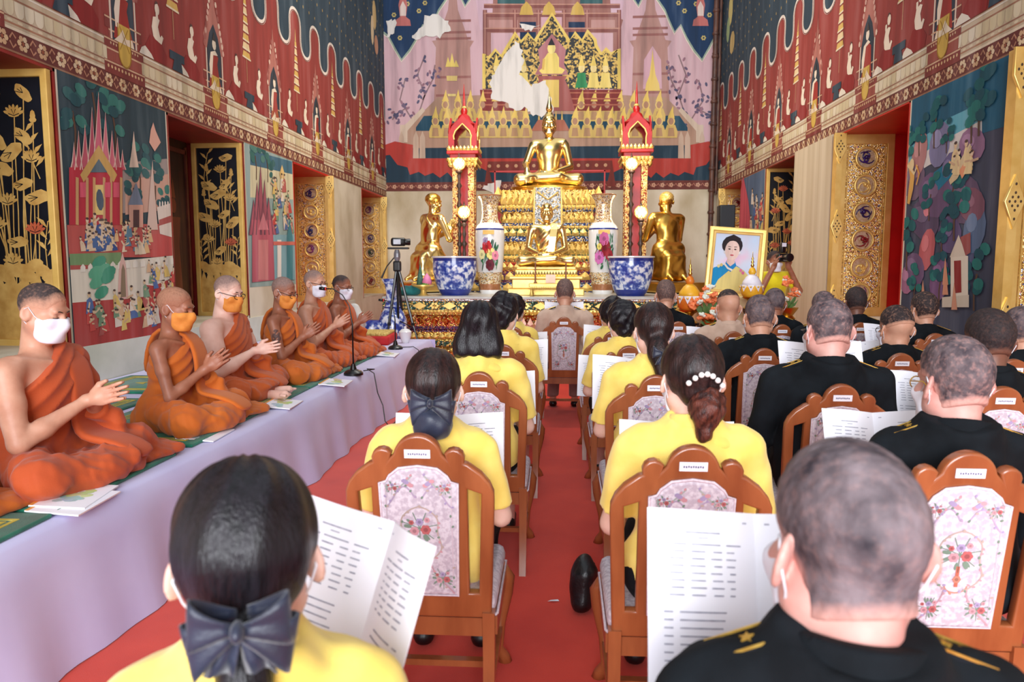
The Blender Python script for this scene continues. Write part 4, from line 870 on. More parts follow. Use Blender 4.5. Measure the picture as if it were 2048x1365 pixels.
def cropm(nm, a, b, sk_rgb, sc=40):
    m = hairm(nm, a, b, sc, .7, (1, 1, .8), (.3, .7)); nt = m.node_tree; N, L = nt.nodes, nt.links; bs = N['Principled BSDF']
    src = bs.inputs['Base Color'].links[0].from_socket; at = N.new('ShaderNodeAttribute'); at.attribute_name = 'fade'
    nz = N.new('ShaderNodeTexNoise'); nz.inputs['Scale'].default_value = 70; tc = N.new('ShaderNodeTexCoord'); L.new(tc.outputs['Object'], nz.inputs['Vector'])
    ma = N.new('ShaderNodeMath'); ma.operation = 'MULTIPLY_ADD'; L.new(nz.outputs['Fac'], ma.inputs[0]); ma.inputs[1].default_value = .5; ma.inputs[2].default_value = -.25
    ad = N.new('ShaderNodeMath'); ad.operation = 'ADD'; ad.use_clamp = True; L.new(at.outputs['Fac'], ad.inputs[0]); L.new(ma.outputs[0], ad.inputs[1])
    mx = N.new('ShaderNodeMix'); mx.data_type = 'RGBA'; L.new(ad.outputs[0], mx.inputs[0]); mx.inputs[6].default_value = (*lin(sk_rgb), 1); L.new(src, mx.inputs[7]); L.new(mx.outputs[2], bs.inputs['Base Color'])
    return m
def crop_for(col, sk):
    base = {'grey': ((128, 114, 118), (40, 34, 42), 18), 'salt': ((120, 104, 106), (54, 46, 54), 26), 'crop': ((58, 46, 46), (34, 27, 29), 120), 'fade': ((116, 92, 86), (78, 60, 58), 90), 'shaved': ((150, 122, 112), (122, 98, 92), 120), 'shaveddark': ((72, 58, 56), (46, 38, 38), 120), 'shavedtan': ((172, 122, 96), (150, 104, 82), 120)}[col]
    sr = {'fair': (229, 184, 166), 'tan': (200, 148, 122), 'brown': (160, 102, 78), 'ruddy': (212, 158, 146), 'dark': (118, 76, 60)}[sk]
    return cropm(col + '_on_' + sk, base[0], base[1], sr, base[2])
def cloth(nm, a, b, **k): return mat('cloth_' + nm, a, rough=k.pop('rough', .85), rgb2=b, scale=k.pop('scale', 10), detail=5, bump=.1, bscale=300, sheen=.25, **k)
C_YEL = cloth('yellow', (250, 224, 120), (242, 210, 98)); C_BLK = mat('cloth_black', (22, 23, 28), rough=.9, rgb2=(13, 13, 17), scale=10, bump=.1, bscale=300, spec=.2); C_UNI = mat('cloth_uniform_black', (20, 25, 30), rough=.9, rgb2=(12, 15, 19), scale=10, bump=.1, bscale=300, spec=.2); C_BEI = cloth('uniform_beige', (206, 178, 158), (190, 160, 140)); C_TRO = cloth('trouser_grey', (150, 118, 110), (130, 100, 94)); C_YTEE = cloth('bright_yellow', (240, 224, 20), (226, 208, 10))
C_SHOE = mat('black_shoe', (18, 18, 20), rough=.35, rgb2=(10, 10, 12)); C_BOW = cloth('navy_satin', (36, 44, 66), (22, 26, 44), rough=.45)
M_MASK = mat('white_mask', (240, 240, 250), rough=.75, rgb2=(228, 228, 242), scale=20); M_MASKO = mat('orange_mask', (232, 150, 66), rough=.75, rgb2=(216, 130, 50), scale=20)
M_RIM = mat('black_rim', (20, 20, 22), rough=.3, rgb2=(12, 12, 14)); M_STRAP = mat('white_elastic', (240, 238, 244), rough=.7); M_BRASS = mat('gilt_badge', (226, 186, 90), rough=.35, metal=.7, rgb2=(190, 140, 50), scale=30)
M_BROW = mat('dark_brow', (52, 36, 32), rough=.8); M_GLASS = None

HEAD_BOX = ((-.12, -.15, -.16), (.12, .16, .15))
def head_ops(s, fat=0.0, ears=1.0):
    s.ell((0, -.014, .032), (.075 + fat * .3, .097, .087), k=.03)
    s.ell((0, .022, -.045), (.058 + fat, .068, .078), k=.035)
    s.cap((-.018, .064, -.102), (.018, .064, -.102), .02 + fat * .5, k=.035)
    for e in (-1, 1):
        s.cap((e * .052, .0, -.06), (e * .022, .06, -.105), .022 + fat, .018 + fat, k=.03)
        s.ell((e * .043, .058, -.028), (.026 + fat * .6, .026, .022), k=.025)
    s.cap((-.036, .079, .02), (.036, .079, .02), .0115, k=.02)
    for e in (-1, 1): s.ell((e * .033, .1, -.002), (.019, .02, .0115), k=.014, op='x')
    for e in (-1, 1): s.ell((e * .032, .071, -.004), (.0155, .014, .012), k=.005)
    s.cap((0, .09, .002), (0, .108, -.032), .0085, .0115, k=.014)
    for e in (-1, 1): s.ell((e * .0125, .099, -.038), (.0095, .011, .008), k=.008)
    s.cap((-.019, .088, -.066), (.019, .088, -.066), .006, k=.008); s.cap((-.016, .086, -.077), (.016, .086, -.077), .0068, k=.008)
    if ears:
        for e in (-1, 1):
            q = rotm(.12, e * -.3, e * .6)
            s.ell((e * (.083 + fat * .5), -.016, -.012), (.0085, .023, .035), k=.008, rot=q); s.ell((e * (.092 + fat * .5), -.011, -.008), (.006, .012, .021), k=.006, op='x', rot=q)
def hand_ops(s, M, t, curl=.5, spread=.0, side=1, flat=False):
    """palm and five fingers; local: +y finger direction, +z palm-side normal reversed, x across (thumb on +x*side)"""
    s.at(t, M)
    s.ell((0, .042, 0), (.041, .050, .0145), k=.012); s.cap((0, -.03, 0), (0, .02, 0), .026, .024, k=.02)
    L = (.066, .076, .071, .055)
    for i in range(4):
        x = side * (.029 - .0195 * i); a = curl; y0 = .082 + (-.004, .002, 0, -.008)[i]; dx = side * spread * (1.5 - i)
        p0 = np.array((x, y0, 0)); l = L[i]
        p1 = p0 + np.array((dx * l * .4, math.cos(a * .5) * l * .45, -math.sin(a * .5) * l * .45)); p2 = p1 + np.array((dx * l * .3, math.cos(a * 1.3) * l * .32, -math.sin(a * 1.3) * l * .32)); p3 = p2 + np.array((dx * l * .2, math.cos(a * 2) * l * .26, -math.sin(a * 2) * l * .26))
        s.cap(p0 - np.array((0, .02, 0)), p1, .0095, .0088, k=.006); s.cap(p1, p2, .0088, .0082, k=.003); s.cap(p2, p3, .0082, .007, k=.003)
    q0 = np.array((side * .03, .012, -.004)); q1 = q0 + np.array((side * .024, .03, -.008)); q2 = q1 + np.array((side * .006, .034, -.008 if not flat else .002))
    s.cap(q0, q1, .014, .0105, k=.012); s.cap(q1, q2, .0105, .0085, k=.004); s.at()
def frame_from(d, n):
    """columns x,y,z with y along d and z near n"""
    d = np.array(d, float); d /= np.linalg.norm(d); n = np.array(n, float); n = n - d * (n @ d); n /= np.linalg.norm(n); return np.stack([np.cross(d, n), d, n], 1)
def face_marks(parent, hm, ht, sk, eyes='closed', col=None):
    def T(p): return tuple(np.array(hm) @ np.array(p) + np.array(ht))
    for e in (-1, 1):
        mb = MB(); mb.tube([T((e * x, y, z)) for x, y, z in ((.014, .0955, .019), (.03, .0935, .0245), (.046, .082, .02))], [.0018, .0026, .0014], 5)
        mb.build('eyebrow', col or M_BROW, parent, smooth=True)
        mb = MB(); mb.tube([T((e * x, y, z)) for x, y, z in ((.018, .0845, -.006), (.032, .0870, -.0095), (.047, .0790, -.006))], [.0014, .002, .0014], 5)
        mb.build('eyelashes', M_BROW, parent, smooth=True)
def mask_child(parent, hm, ht, m, fat=0.0, res=.005):
    s = S().at(ht, hm)
    s.ell((0, .024, -.045), (.06 + fat, .07, .08), k=.03); s.cap((-.018, .066, -.102), (.018, .066, -.102), .021 + fat * .5, k=.035); s.cap((0, .088, .0), (0, .107, -.034), .010, .0135, k=.03); s.cap((0, .09, -.05), (0, .075, -.1), .02, .02, k=.03)
    for e in (-1, 1): s.ell((e * .043, .058, -.030), (.027 + fat * .6, .027, .024), k=.025); s.cap((e * .052, .0, -.06), (e * .022, .06, -.105), .023 + fat, .019 + fat, k=.03)
    s.off(.006)
    s.box((0, .09, -.066), (.076, .075, .057), .022, k=.004, op='i', rot=rotm(.12))
    s.at(); c = np.array(ht); r = .19
    o = sobj('face_mask', s, c - r, c + r, res, m, parent)
    def T(p): return tuple(np.array(hm) @ np.array(p) + np.array(ht))
    f = fat
    for e in (-1, 1):
        mb = MB(); mb.tube([T(p) for p in ((e * (.058 + f), .048, -.036), (e * (.07 + f), .015, -.014), (e * (.080 + f), -.012, .018), (e * (.087 + f), -.028, .004))], .0019, 5)
        mb.tube([T(p) for p in ((e * (.052 + f), .048, -.108), (e * (.066 + f), .012, -.076), (e * (.078 + f), -.02, -.046), (e * (.087 + f), -.032, -.018), (e * (.087 + f), -.028, .004))], .0019, 5)
        mb.build('ear_loop', M_STRAP, o, smooth=True)
def glasses_child(parent, hm, ht, m, fat=0.0):
    def T(p): return tuple(np.array(hm) @ np.array(p) + np.array(ht))
    mb = MB()
    for e in (-1, 1):
        mb.tube([T((e * (.034 + .024 * math.cos(a)), .108 - .008 * abs(math.cos(a)), -.006 + .018 * math.sin(a))) for a in [2 * math.pi * k / 16 for k in range(16)]], .0021, 5, closed=True)
        mb.tube([T(p) for p in ((e * (.058), .1, -.001), (e * (.074 + fat), .06, .002), (e * (.082 + fat), .0, .004), (e * (.083 + fat), -.02, -.008))], .0021, 5)
    mb.tube([T((-.011, .11, -.004)), T((0, .113, -.001)), T((.011, .11, -.004))], .0018, 5)
    mb.build('glasses', m, parent, smooth=True)
def crop_child(parent, hm, ht, m, fat=0.0, thick=.003, line=0.0, top=.0, res=.006, name='hair', temple=.045, nape=-.065, fade=.022):
    """close-cropped hair hugging the skull"""
    s = S().at(ht, hm)
    s.ell((0, -.014, .032), (.075 + fat * .3, .097, .087), k=.03); s.cap((0, -.022, -.05), (0, -.03, -.1), .052 + fat, .053 + fat, k=.03)
    s.off(thick)
    if top: s.ell((0, .0, .06 + top), (.062, .08, .065), k=.03)
    s.disp(wob(.0012, 190, 1))
    s.half((0, 1, -.55), (0, temple, .03), k=.012); s.half((0, -.3, -1), (0, -.03, nape + line), k=.01)
    for e in (-1, 1): s.ell((e * .08, .03, -.03), (.03, .045, .045), k=.012, op='x')
    s.at(); c = np.array(ht); o = sobj(name, s, c - .165, c + .165, res, m, parent)
    n = len(o.data.vertices); co = np.empty(n * 3, F32); o.data.vertices.foreach_get('co', co); q = (co.reshape(-1, 3) - c) @ np.array(hm) / np.linalg.det(np.array(hm)) ** (2 / 3)
    n1 = np.array((0, 1, -.55)); n1 = n1 / np.linalg.norm(n1); n2 = np.array((0, -.3, -1)); n2 = n2 / np.linalg.norm(n2)
    d = np.minimum(-(q - np.array((0, temple, .03))) @ n1, -(q - np.array((0, -.03, nape + line))) @ n2)
    for e in (-1, 1): d = np.minimum(d, (np.linalg.norm((q - np.array((e * .08, .03, -.03))) / np.array((.03, .045, .045)), axis=1) - 1) * .035)
    at = o.data.attributes.new('fade', 'FLOAT', 'POINT'); at.data.foreach_set('value', np.clip(d / fade, 0, 1).astype(F32))
    return o

# seated guest ---------------------------------------------------------------------------------------------------
def guest(name, x, y, crown, rz, sex, label, hair, hcol, sk, top, low, head=(0, 0, 0), fat=0.0, mask=True, specs=None, res=.012, hres=.007, wide=1.0, group=None, arms=(.30, .34), badges=False, lean=.05, tee=False, hands=True, collar=True, seed=0):
    """local frame: faces +y, origin on the floor under the hips. crown = height of the top of the head"""
    root = empty(name, (x, y, 0), rz, label, 'person', group)
    seat = .47; k = (crown - seat) / .865; kw = k * wide            # sitting-height scale
    def Z(z): return seat + z * k
    lx = lambda z: lean * z / .6                                    # forward lean of the torso
    hy, hp, hr = head
    hs = 1.09 if sex == 'm' else 1.03; hm = rotm(-hp, hr, hy) * hs; neck = np.array((0, lx(.6) - .025, Z(.60))); ht = neck + np.array((0, .032, .135 * k))
    ht[2] += crown - (ht[2] + .119 * hs)
    sw = (.165 if sex == 'f' else .19) * kw                          # shoulder half width
    B = S()
    B.cap((-.08 * kw, 0, Z(.09)), (.08 * kw, 0, Z(.09)), .115 * kw, k=.03)
    B.ell((0, lx(.25), Z(.24)), ((.13 + fat) * kw, .10 + fat, .17), k=.06); B.ell((0, lx(.42), Z(.41)), ((.15 + fat * .6) * kw, .105 + fat * .6, .15), k=.06)
    B.cap((-sw * .8, lx(.53), Z(.515)), (sw * .8, lx(.53), Z(.515)), .052 * k, k=.05)
    B.cap(neck + np.array((0, -.008, -.06)), ht + hm @ np.array((0, -.022, -.05)), (.05 if sex == 'f' else .055) + fat * .2, (.047 if sex == 'f' else .052) + fat * .2, k=.03)
    B.at(ht, hm); head_ops(B, fat * .35); B.at()
    sh = {}; hd = {}
    for e in (-1, 1):
        a = np.array((e * (sw + .012), lx(.5), Z(.495))); b = np.array((e * (sw + .065 + fat * .5), lx(.4) + .05, Z(.215))); c = np.array((e * arms[0] * .42, arms[1], Z(.27)))
        B.cap(a, b, (.050 + fat * .2) * k, .041 * k, k=.03); B.cap(b, c, .040 * k, .026, k=.015); sh[e] = (a, b, c)
        d = c - b; d /= np.linalg.norm(d); d2 = d * .35 + np.array((e * .02, .35, .85))
        hand_ops(B, frame_from(d2, (e * .3, 1, -.1)), c, curl=.55, side=-e)
        h0 = np.array((e * .09 * kw, .03, seat + .09)); kn = np.array((e * .115, .45, seat + .045)); an = np.array((e * .115, .46, .08))
        B.cap(h0, kn, .085 * kw, .06, k=.04); B.cap(kn, an, .055, .036, k=.02); B.cap(an + np.array((0, -.02, -.035)), an + np.array((0, .13, -.05)), .034, .026, k=.02)
    lo = (-.36, -.2, .0); hi = (.36, .72, crown + .05)
    fine = [(ht - np.array((.125, .16, .17)), ht + np.array((.125, .16, .16)), hres)]
    V, Q = smesh(B, lo, hi, res, fine); body = link(bpy.data.objects.new('body', np_mesh('body', V, Q, sk)), root)
    # top garment
    T = S()
    T.cap((-.085 * kw, 0, Z(.11)), (.085 * kw, 0, Z(.11)), .115 * kw, k=.03)
    T.ell((0, lx(.25), Z(.24)), ((.138 + fat) * kw, .105 + fat, .18), k=.06); T.ell((0, lx(.42), Z(.41)), ((.158 + fat * .6) * kw, .115 + fat * .6, .155), k=.06)
    T.cap((-sw * .82, lx(.53) - .005, Z(.515)), (sw * .82, lx(.53) - .005, Z(.515)), .055 * k, k=.05)
    T.cap((0, lx(.5), Z(.5)), neck + np.array((0, -.005, -.03)), .09 + fat, .075 + fat, k=.04)
    T.off(.012)
    for e in (-1, 1):
        a, b, c = sh[e]; arm = S()
        if tee:
            m = a + (b - a) * .93; arm.cap(a, m, (.058 + fat * .3) * k, .064 * k, k=.02); n = (b - a) / np.linalg.norm(b - a); arm.half(n, a + (b - a) * .83, k=.004)
        else:
            arm.cap(a, b, (.062 + fat * .3) * k, .056 * k, k=.02); m = b + (c - b) * .9; arm.cap(b, m, .055 * k, .042, k=.02); arm.half((c - b) / np.linalg.norm(c - b), b + (c - b) * .86, k=.004)
        T.sub(arm, k=.03)
    T.half((0, -.22, 1), neck + np.array((0, -.06, .008 if collar else -.005)), k=.006); T.half((0, 0, -1), (0, 0, seat + .01), k=.004)
    T.disp(wob(.0042, 26, seed + 1)); T.disp(wob(.0022, 60, seed + 3, (1, 1, .6)))
    shirt = sobj('shirt' if tee else 'jacket', T, (-.38, -.22, seat - .03), (.38, .5, crown - .15), res * .8, top, root)
    if collar:
        cs = S(); ax = (ht + hm @ np.array((0, -.025, -.06))) - neck; n0 = neck + np.array((0, -.004, -.045)); cs.cap(n0, n0 + ax * 1.5, .082 + fat * .6, .068 + fat * .5, k=.01)
        if sex == 'f':
            for e in (-1, 1): cs.ell((e * .05, neck[1] - .035, neck[2] - .035), (.075, .05, .022), k=.015, rot=rotm(.5, e * .45))
        nn = ax / np.linalg.norm(ax) + np.array((0, .32, 0)); cs.half(nn, n0 + np.array((0, -.05, .072 if sex == 'f' else .066)), k=.004)
        sobj('collar', cs, neck - np.array((.16, .15, .12)), neck + np.array((.16, .15, .13)), .006 if res < .01 else .008, top, shirt)
        mbs = MB()                                                  # fold line of the collar
    if badges:
        for e in (-1, 1):
            a = sh[e][0]; p = np.array((e * sw * .72, lx(.53) - .005, Z(.515) + .067 * k)); b = empty_board(shirt, p, e, k)
    # skirt or trousers
    W = S(); W.cap((-.09 * kw, 0, seat + .09), (.09 * kw, 0, seat + .09), .118 * kw, k=.03)
    for e in (-1, 1):
        W.cap((e * .09 * kw, .03, seat + .085), (e * .115, .45, seat + .045), .095 * kw, .075, k=.04 if sex == 'f' else .025)
        W.cap((e * .115, .45, seat + .045), (e * .115, .46, .12 if sex == 'm' else .3), .072, .062, k=.03)
    if sex == 'f': W.box((0, .28, seat + .06), (.16, .2, .06), .04, k=.05)
    W.half((0, 0, -1), (0, 0, .11 if sex == 'm' else .3), k=.004); W.half((0, -.1, 1), (0, 0, seat + .17), k=.004); W.disp(wob(.004, 22, seed + 7))
    sobj('skirt' if sex == 'f' else 'trousers', W, (-.3, -.2, .08), (.3, .62, seat + .22), res * 1.15, low, root)
    for e in (-1, 1):
        F = S(); F.cap((e * .115, .43, .035), (e * .115, .6, .03), .042, .036, k=.01)
        F.half((0, 0, -1), (0, 0, .004), k=.003); F.half((0, .25, 1), (0, .5, .075), k=.01)
        sobj('shoe', F, (e * .115 - .07, .34, -.02), (e * .115 + .07, .68, .12), .010, C_SHOE, root)
    if hair: hair(root, hm, ht, hcol if not isinstance(hcol, str) else crop_for(hcol, sk.name[5:]), fat * .35, hres)
    if mask: mask_child(root, hm, ht, M_MASK, fat * .35, hres)
    if specs: glasses_child(root, hm, ht, specs, fat * .35)
    return root, hm, ht, body
def empty_board(shirt, p, e, k):
    mb = MB(); mb.rbox((0, 0, 0), (.12, .055, .01), .004); b = mb.build('shoulder_board', C_BLK, shirt, smooth=40); b.location = p; b.rotation_euler = (0, e * .36, 0)
    mb = MB()
    for i in range(3):
        c = -.035 + .032 * i
        mb.prism([(c + (.011 if j % 2 == 0 else .005) * math.cos(j * math.pi / 5), (.011 if j % 2 == 0 else .005) * math.sin(j * math.pi / 5)) for j in range(10)], ((0, 0, .005), (1, 0, 0), (0, 1, 0), (0, 0, 1)), .004)
    mb.box((0, .024, .006), (.115, .003, .003)); mb.box((0, -.024, .006), (.115, .003, .003))
    mb.build('badge', M_BRASS, b); return b
# hair styles ----------------------------------------------------------------------------------------------------
def cap_ops(s, grow=.0, low=-.07, part=True):
    s.ell((0, -.02, .036), (.086 + grow, .108 + grow, .094 + grow), k=.03); s.cap((0, -.055, -.0), (0, -.06, low), .062 + grow, .045 + grow, k=.04)
def face_cut(s, y=.055): s.half((0, 1, -.42), (0, y, .03), k=.015)
def strand(s, amp=.0022, f=150, seed=0): s.disp(lambda x, y, z: amp * np.sin(f * np.arctan2(x - s.c0[0], -(y - s.c0[1]) + .05) * .11 + 2.2 * np.sin(z * 18 + seed)) )
def bow_child(parent, p, s, m, layers=2):
    """ribbon bow: flaring loops each side, knot, hanging tails"""
    p = Vector(p); mb = MB()
    for L in range(layers):
        for e in (-1, 1):
            rings = []; tl = e * (.12 - .5 * L); sz = s * (1.0 if L == 0 else 1.12)
            for i in range(15):
                t = i / 14; a = 2 * math.pi * t; x = sz * (.12 + 1.0 * math.sin(math.pi * t)) ; y = -.020 * math.cos(math.pi * t) - .012 * math.sin(math.pi * t) - .006 * (1 - L); h = sz * (.16 + .46 * math.sin(math.pi * t) ** 1.3)
                row = []
                for j in range(7):
                    v = j / 3 - 1; w = .05 * s * math.sin(v * 5 + i * .35); row.append((p.x + e * (x * math.cos(tl) ) + v * h * math.sin(-tl) * .5, p.y + y + w * .6, p.z + v * h + e * x * math.sin(tl) - s * .1 * L))
                rings.append(row)
            mb.loft(rings, closed=False)
    for e in (-1, 1):
        rings = [[(p.x + e * s * (.06 + .42 * t) + v * s * (.14 + .2 * t), p.y - .008 + .006 * math.sin(v * 4), p.z - s * (.1 + 1.15 * t) + .12 * s * t * (1 - abs(v))) for v in (-1, -.5, 0, .5, 1)] for t in (0, .33, .66, 1)]; mb.loft(rings, closed=False)
    o = mb.build('hair_bow', m, parent, smooth=True, fix=False); sd = o.modifiers.new('thick', 'SOLIDIFY'); sd.thickness = .003
    MB().sphere((p.x, p.y - .028, p.z), (s * .17, .018, s * .24), 12, 8).build('bow_knot', m, o, smooth=True)
    return o
def H_base(root, hm, ht, m, fat, res, ops, lo=.2, name='hair', cut=.055):
    s = S().at(ht, hm); s.c0 = ht; ops(s); strand(s); face_cut(s, cut)
    for e in (-1, 1): s.ell((e * .088, .0, -.02), (.02, .03, .036), k=.012, op='x')
    s.at(); return sobj(name, s, ht - np.array((.17, .2, lo)), ht + np.array((.17, .17, .17)), res, m, root)
def H_crop(thick=.005, line=0., top=0., nape=-.065, temple=.045): return lambda root, hm, ht, m, fat, res: crop_child(root, hm, ht, m, fat, thick, line, top, max(.005, res * .8), temple=temple, nape=nape)
def H_pony_bow(root, hm, ht, m, fat, res):
    def ops(s): cap_ops(s, .004, -.08); s.cap((0, -.095, -.085), (0, -.115, -.2), .035, .034, k=.03); s.cap((0, -.115, -.2), (.005, -.1, -.36), .034, .02, k=.02)
    h = H_base(root, hm, ht, m, fat, res * .8, ops, .42); bow_child(h, hm @ np.array((0, -.15, -.045)) + ht, .050, C_BOW)
def H_bun_bow(root, hm, ht, m, fat, res):
    def ops(s): cap_ops(s, .002, -.06); s.ell((0, -.085, -.085), (.05, .045, .05), k=.02)
    h = H_base(root, hm, ht, m, fat, res, ops)
    p = hm @ np.array((0, -.12, -.05)) + ht; bow_child(h, p + np.array((0, -.02, .01)), .058, C_BOW, 2); s = S(); s.ell(p + np.array((0, -.012, -.06)), (.064, .048, .055), k=.02); s.disp(wob(.003, 80, 4)); sobj('hair_net', s, p - .14, p + .1, .006, C_BOW, h)
def H_bob(root, hm, ht, m, fat, res):
    def ops(s):
        s.ell((0, -.02, .036), (.09, .112, .098), k=.03)
        s.cap((-.055, -.03, -.06), (.055, -.03, -.06), .062, k=.05); s.cap((-.06, -.03, -.12), (.06, -.03, -.12), .058, k=.05); s.half((0, 0, -1), (0, 0, -.15), k=.01)
    s = S().at(ht, hm); s.c0 = ht; ops(s); strand(s, .003); s.half((0, 1, -.2), (0, .055, .03), k=.02); s.at(); sobj('hair', s, ht - .2, ht + .18, res, m, root)
def H_short(seed):
    def f(root, hm, ht, m, fat, res):
        s = S().at(ht, hm); s.c0 = ht; cap_ops(s, .008, -.065); s.ell((0, -.05, .02), (.09, .085, .09), k=.03); s.disp(wob(.007, 48, seed)); s.disp(wob(.003, 110, seed + 2)); face_cut(s, .06)
        for e in (-1, 1): s.ell((e * .095, .01, -.03), (.022, .03, .036), k=.012, op='x')
        s.at(); sobj('hair', s, ht - .18, ht + .18, res, m, root)
    return f
def H_pearl(root, hm, ht, m, fat, res):
    def ops(s): cap_ops(s, .004, -.04)
    h = H_base(root, hm, ht, m, fat, res * .9, ops)
    s = S().at(ht, hm); s.ell((.018, -.105, -.085), (.052, .045, .055), k=.02); s.cap((.0, -.1, -.12), (.005, -.1, -.165), .028, .022, k=.02); s.disp(wob(.006, 60, 3)); s.disp(wob(.003, 130, 5)); s.at()
    sobj('hair_bun', s, ht - .22, ht + .12, .006, HR['auburn'], h)
    mb = MB(); mb.tube([tuple(hm @ np.array((-.045 + .1 * t, -.128 - .02 * math.sin(3.1 * t), -.025 + .03 * math.sin(3.0 * t + .2))) + ht) for t in [i / 8 for i in range(9)]], .005, 6); clip = mb.build('hair_clip', M_RIM, h, smooth=True)
    for i in range(7):
        t = i / 6; MB().sphere(tuple(hm @ np.array((-.043 + .096 * t, -.133 - .02 * math.sin(3.1 * t), -.024 + .03 * math.sin(3.0 * t + .2))) + ht), .0088, 12, 8).build('pearl', mat('pearl', (240, 236, 232), rough=.15, rgb2=(226, 218, 216), spec=.8), clip, smooth=True)
def H_low_pony(root, hm, ht, m, fat, res):
    def ops(s): cap_ops(s, .004, -.06); s.ell((.0, -.105, -.1), (.05, .045, .065), k=.03); s.cap((0, -.11, -.13), (0.01, -.11, -.22), .042, .025, k=.03)
    h = H_base(root, hm, ht, m, fat, res, ops, .3); bow_child(h, hm @ np.array((.01, -.15, -.12)) + ht, .045, C_BOW, 1)
# booklet ---------------------------------------------------------------------------------------------------------
M_PAPER = mat('white_paper', (246, 246, 252), rough=.7, rgb2=(238, 238, 248), scale=4); M_TEXT = mat('print_grey', (176, 176, 190), rough=.8, rgb2=(140, 140, 158), scale=60)
def make_booklet():
    """opened booklet standing with its spine vertical; faces -y; two gently curled leaves with printed lines"""
    root = empty('booklet', (0, 0, 0)); w, h = .21, .297
    def surf(s, t, v): return Vector((s * w * t * .96, -.075 * t - .012 * math.sin(math.pi * t), v * h))     # t across the leaf, 0 at the spine
    for s in (-1, 1):
        mb = MB(); n = 8
        front = [[tuple(surf(s, i / n, v)) for i in range(n + 1)] for v in (0, .5, 1)]; back = [[(p[0], p[1] + .003, p[2]) for p in r] for r in front]
        mb.loft(front, closed=False); mb.loft(back, closed=False)
        ed = [front[0][n], front[1][n], front[2][n]], [back[0][n], back[1][n], back[2][n]]; mb.loft([list(ed[0]), list(ed[1])], closed=False); mb.loft([front[2], back[2]], closed=False); mb.loft([front[0], back[0]], closed=False)
        pg = mb.build('page', M_PAPER, root, smooth=60)
        r = random.Random(5 + s); tx = MB()
        def bar(t0, t1, v, th=.0026):
            k = 3
            for j in range(k):
                a, b = t0 + (t1 - t0) * j / k, t0 + (t1 - t0) * (j + 1) / k; pa, pb = surf(s, a, v), surf(s, b, v); pa.y -= .0009; pb.y -= .0009
                tx.add([tuple(pa), tuple(pb), (pb.x, pb.y, pb.z + th), (pa.x, pa.y, pa.z + th)], [(0, 1, 2, 3)])
        bar(.34, .66, .86); bar(.45, .55, .83, .002)
        lines = [.79 - .042 * i for i in range(8)]
        for i, v in enumerate(lines):
            ws = [(.2, .27), (.32, .42), (.48, .62), (.68, .8)] if i else [(.15, .3), (.34, .62), (.66, .84)]
            for a, b in ws: bar(a + r.uniform(-.01, .01), b + r.uniform(-.02, .02), v)
        for i in range(7):
            bar(.28 + r.uniform(0, .06), .72, .40 - .045 * i); bar(.78, .86, .40 - .045 * i)
        bar(.08, .12, .93, .003)
        tx.build('printed_text', M_TEXT, pg, fix=False, kind='stuff')
    return root
BOOK = make_booklet(); _bk = [False]
def booklet(p, rz, rx, label, ry=0.0, sc=1.0):
    o = BOOK if not _bk[0] else copy_tree(BOOK)
    _bk[0] = True; o.location = p; o.rotation_euler = (rx, ry, rz); o.scale = (sc,) * 3
    return tag(o, label, 'booklet', 'chant booklets held by the guests')
# ------------------------------------------------------------------ the guests on their chairs
def seat_guest(nm, hx, hy, Y, chair_px, book, sex, label, clabel, blabel, **kw):
    """hx, hy: top of the head seen at depth Y; chair_px: crest of the chair; book: spine top (x, y, Y)"""
    ln = kw.get('lean', .05)
    if chair_px: Y = max(Y, atZ(chair_px[0], chair_px[1], .997).y + .195 + ln)
    p = atY(hx, hy, Y); kw.setdefault('wide', 1.0)
    g = guest('person', p.x, p.y - ln, p.z, kw.pop('rz', 0.0), sex, label, **kw)
    if chair_px:
        c = atZ(chair_px[0], chair_px[1], .997); chair(c.x, c.y + .28, chair_px[2] if len(chair_px) > 2 else 0.0, clabel)
    if book:
        t = -.38; q = atY(book[0], book[1], max(book[2], Y + .40)); b = booklet((q.x, q.y - .297 * math.sin(-t), q.z - .297 * math.cos(t)), book[3] if len(book) > 3 else 0.0, t, blabel)
    return g
YW = dict(sex='f', top=C_YEL, low=C_BLK, tee=True)
BU = dict(sex='m', top=C_UNI, low=C_BLK, badges=True)
D = R_
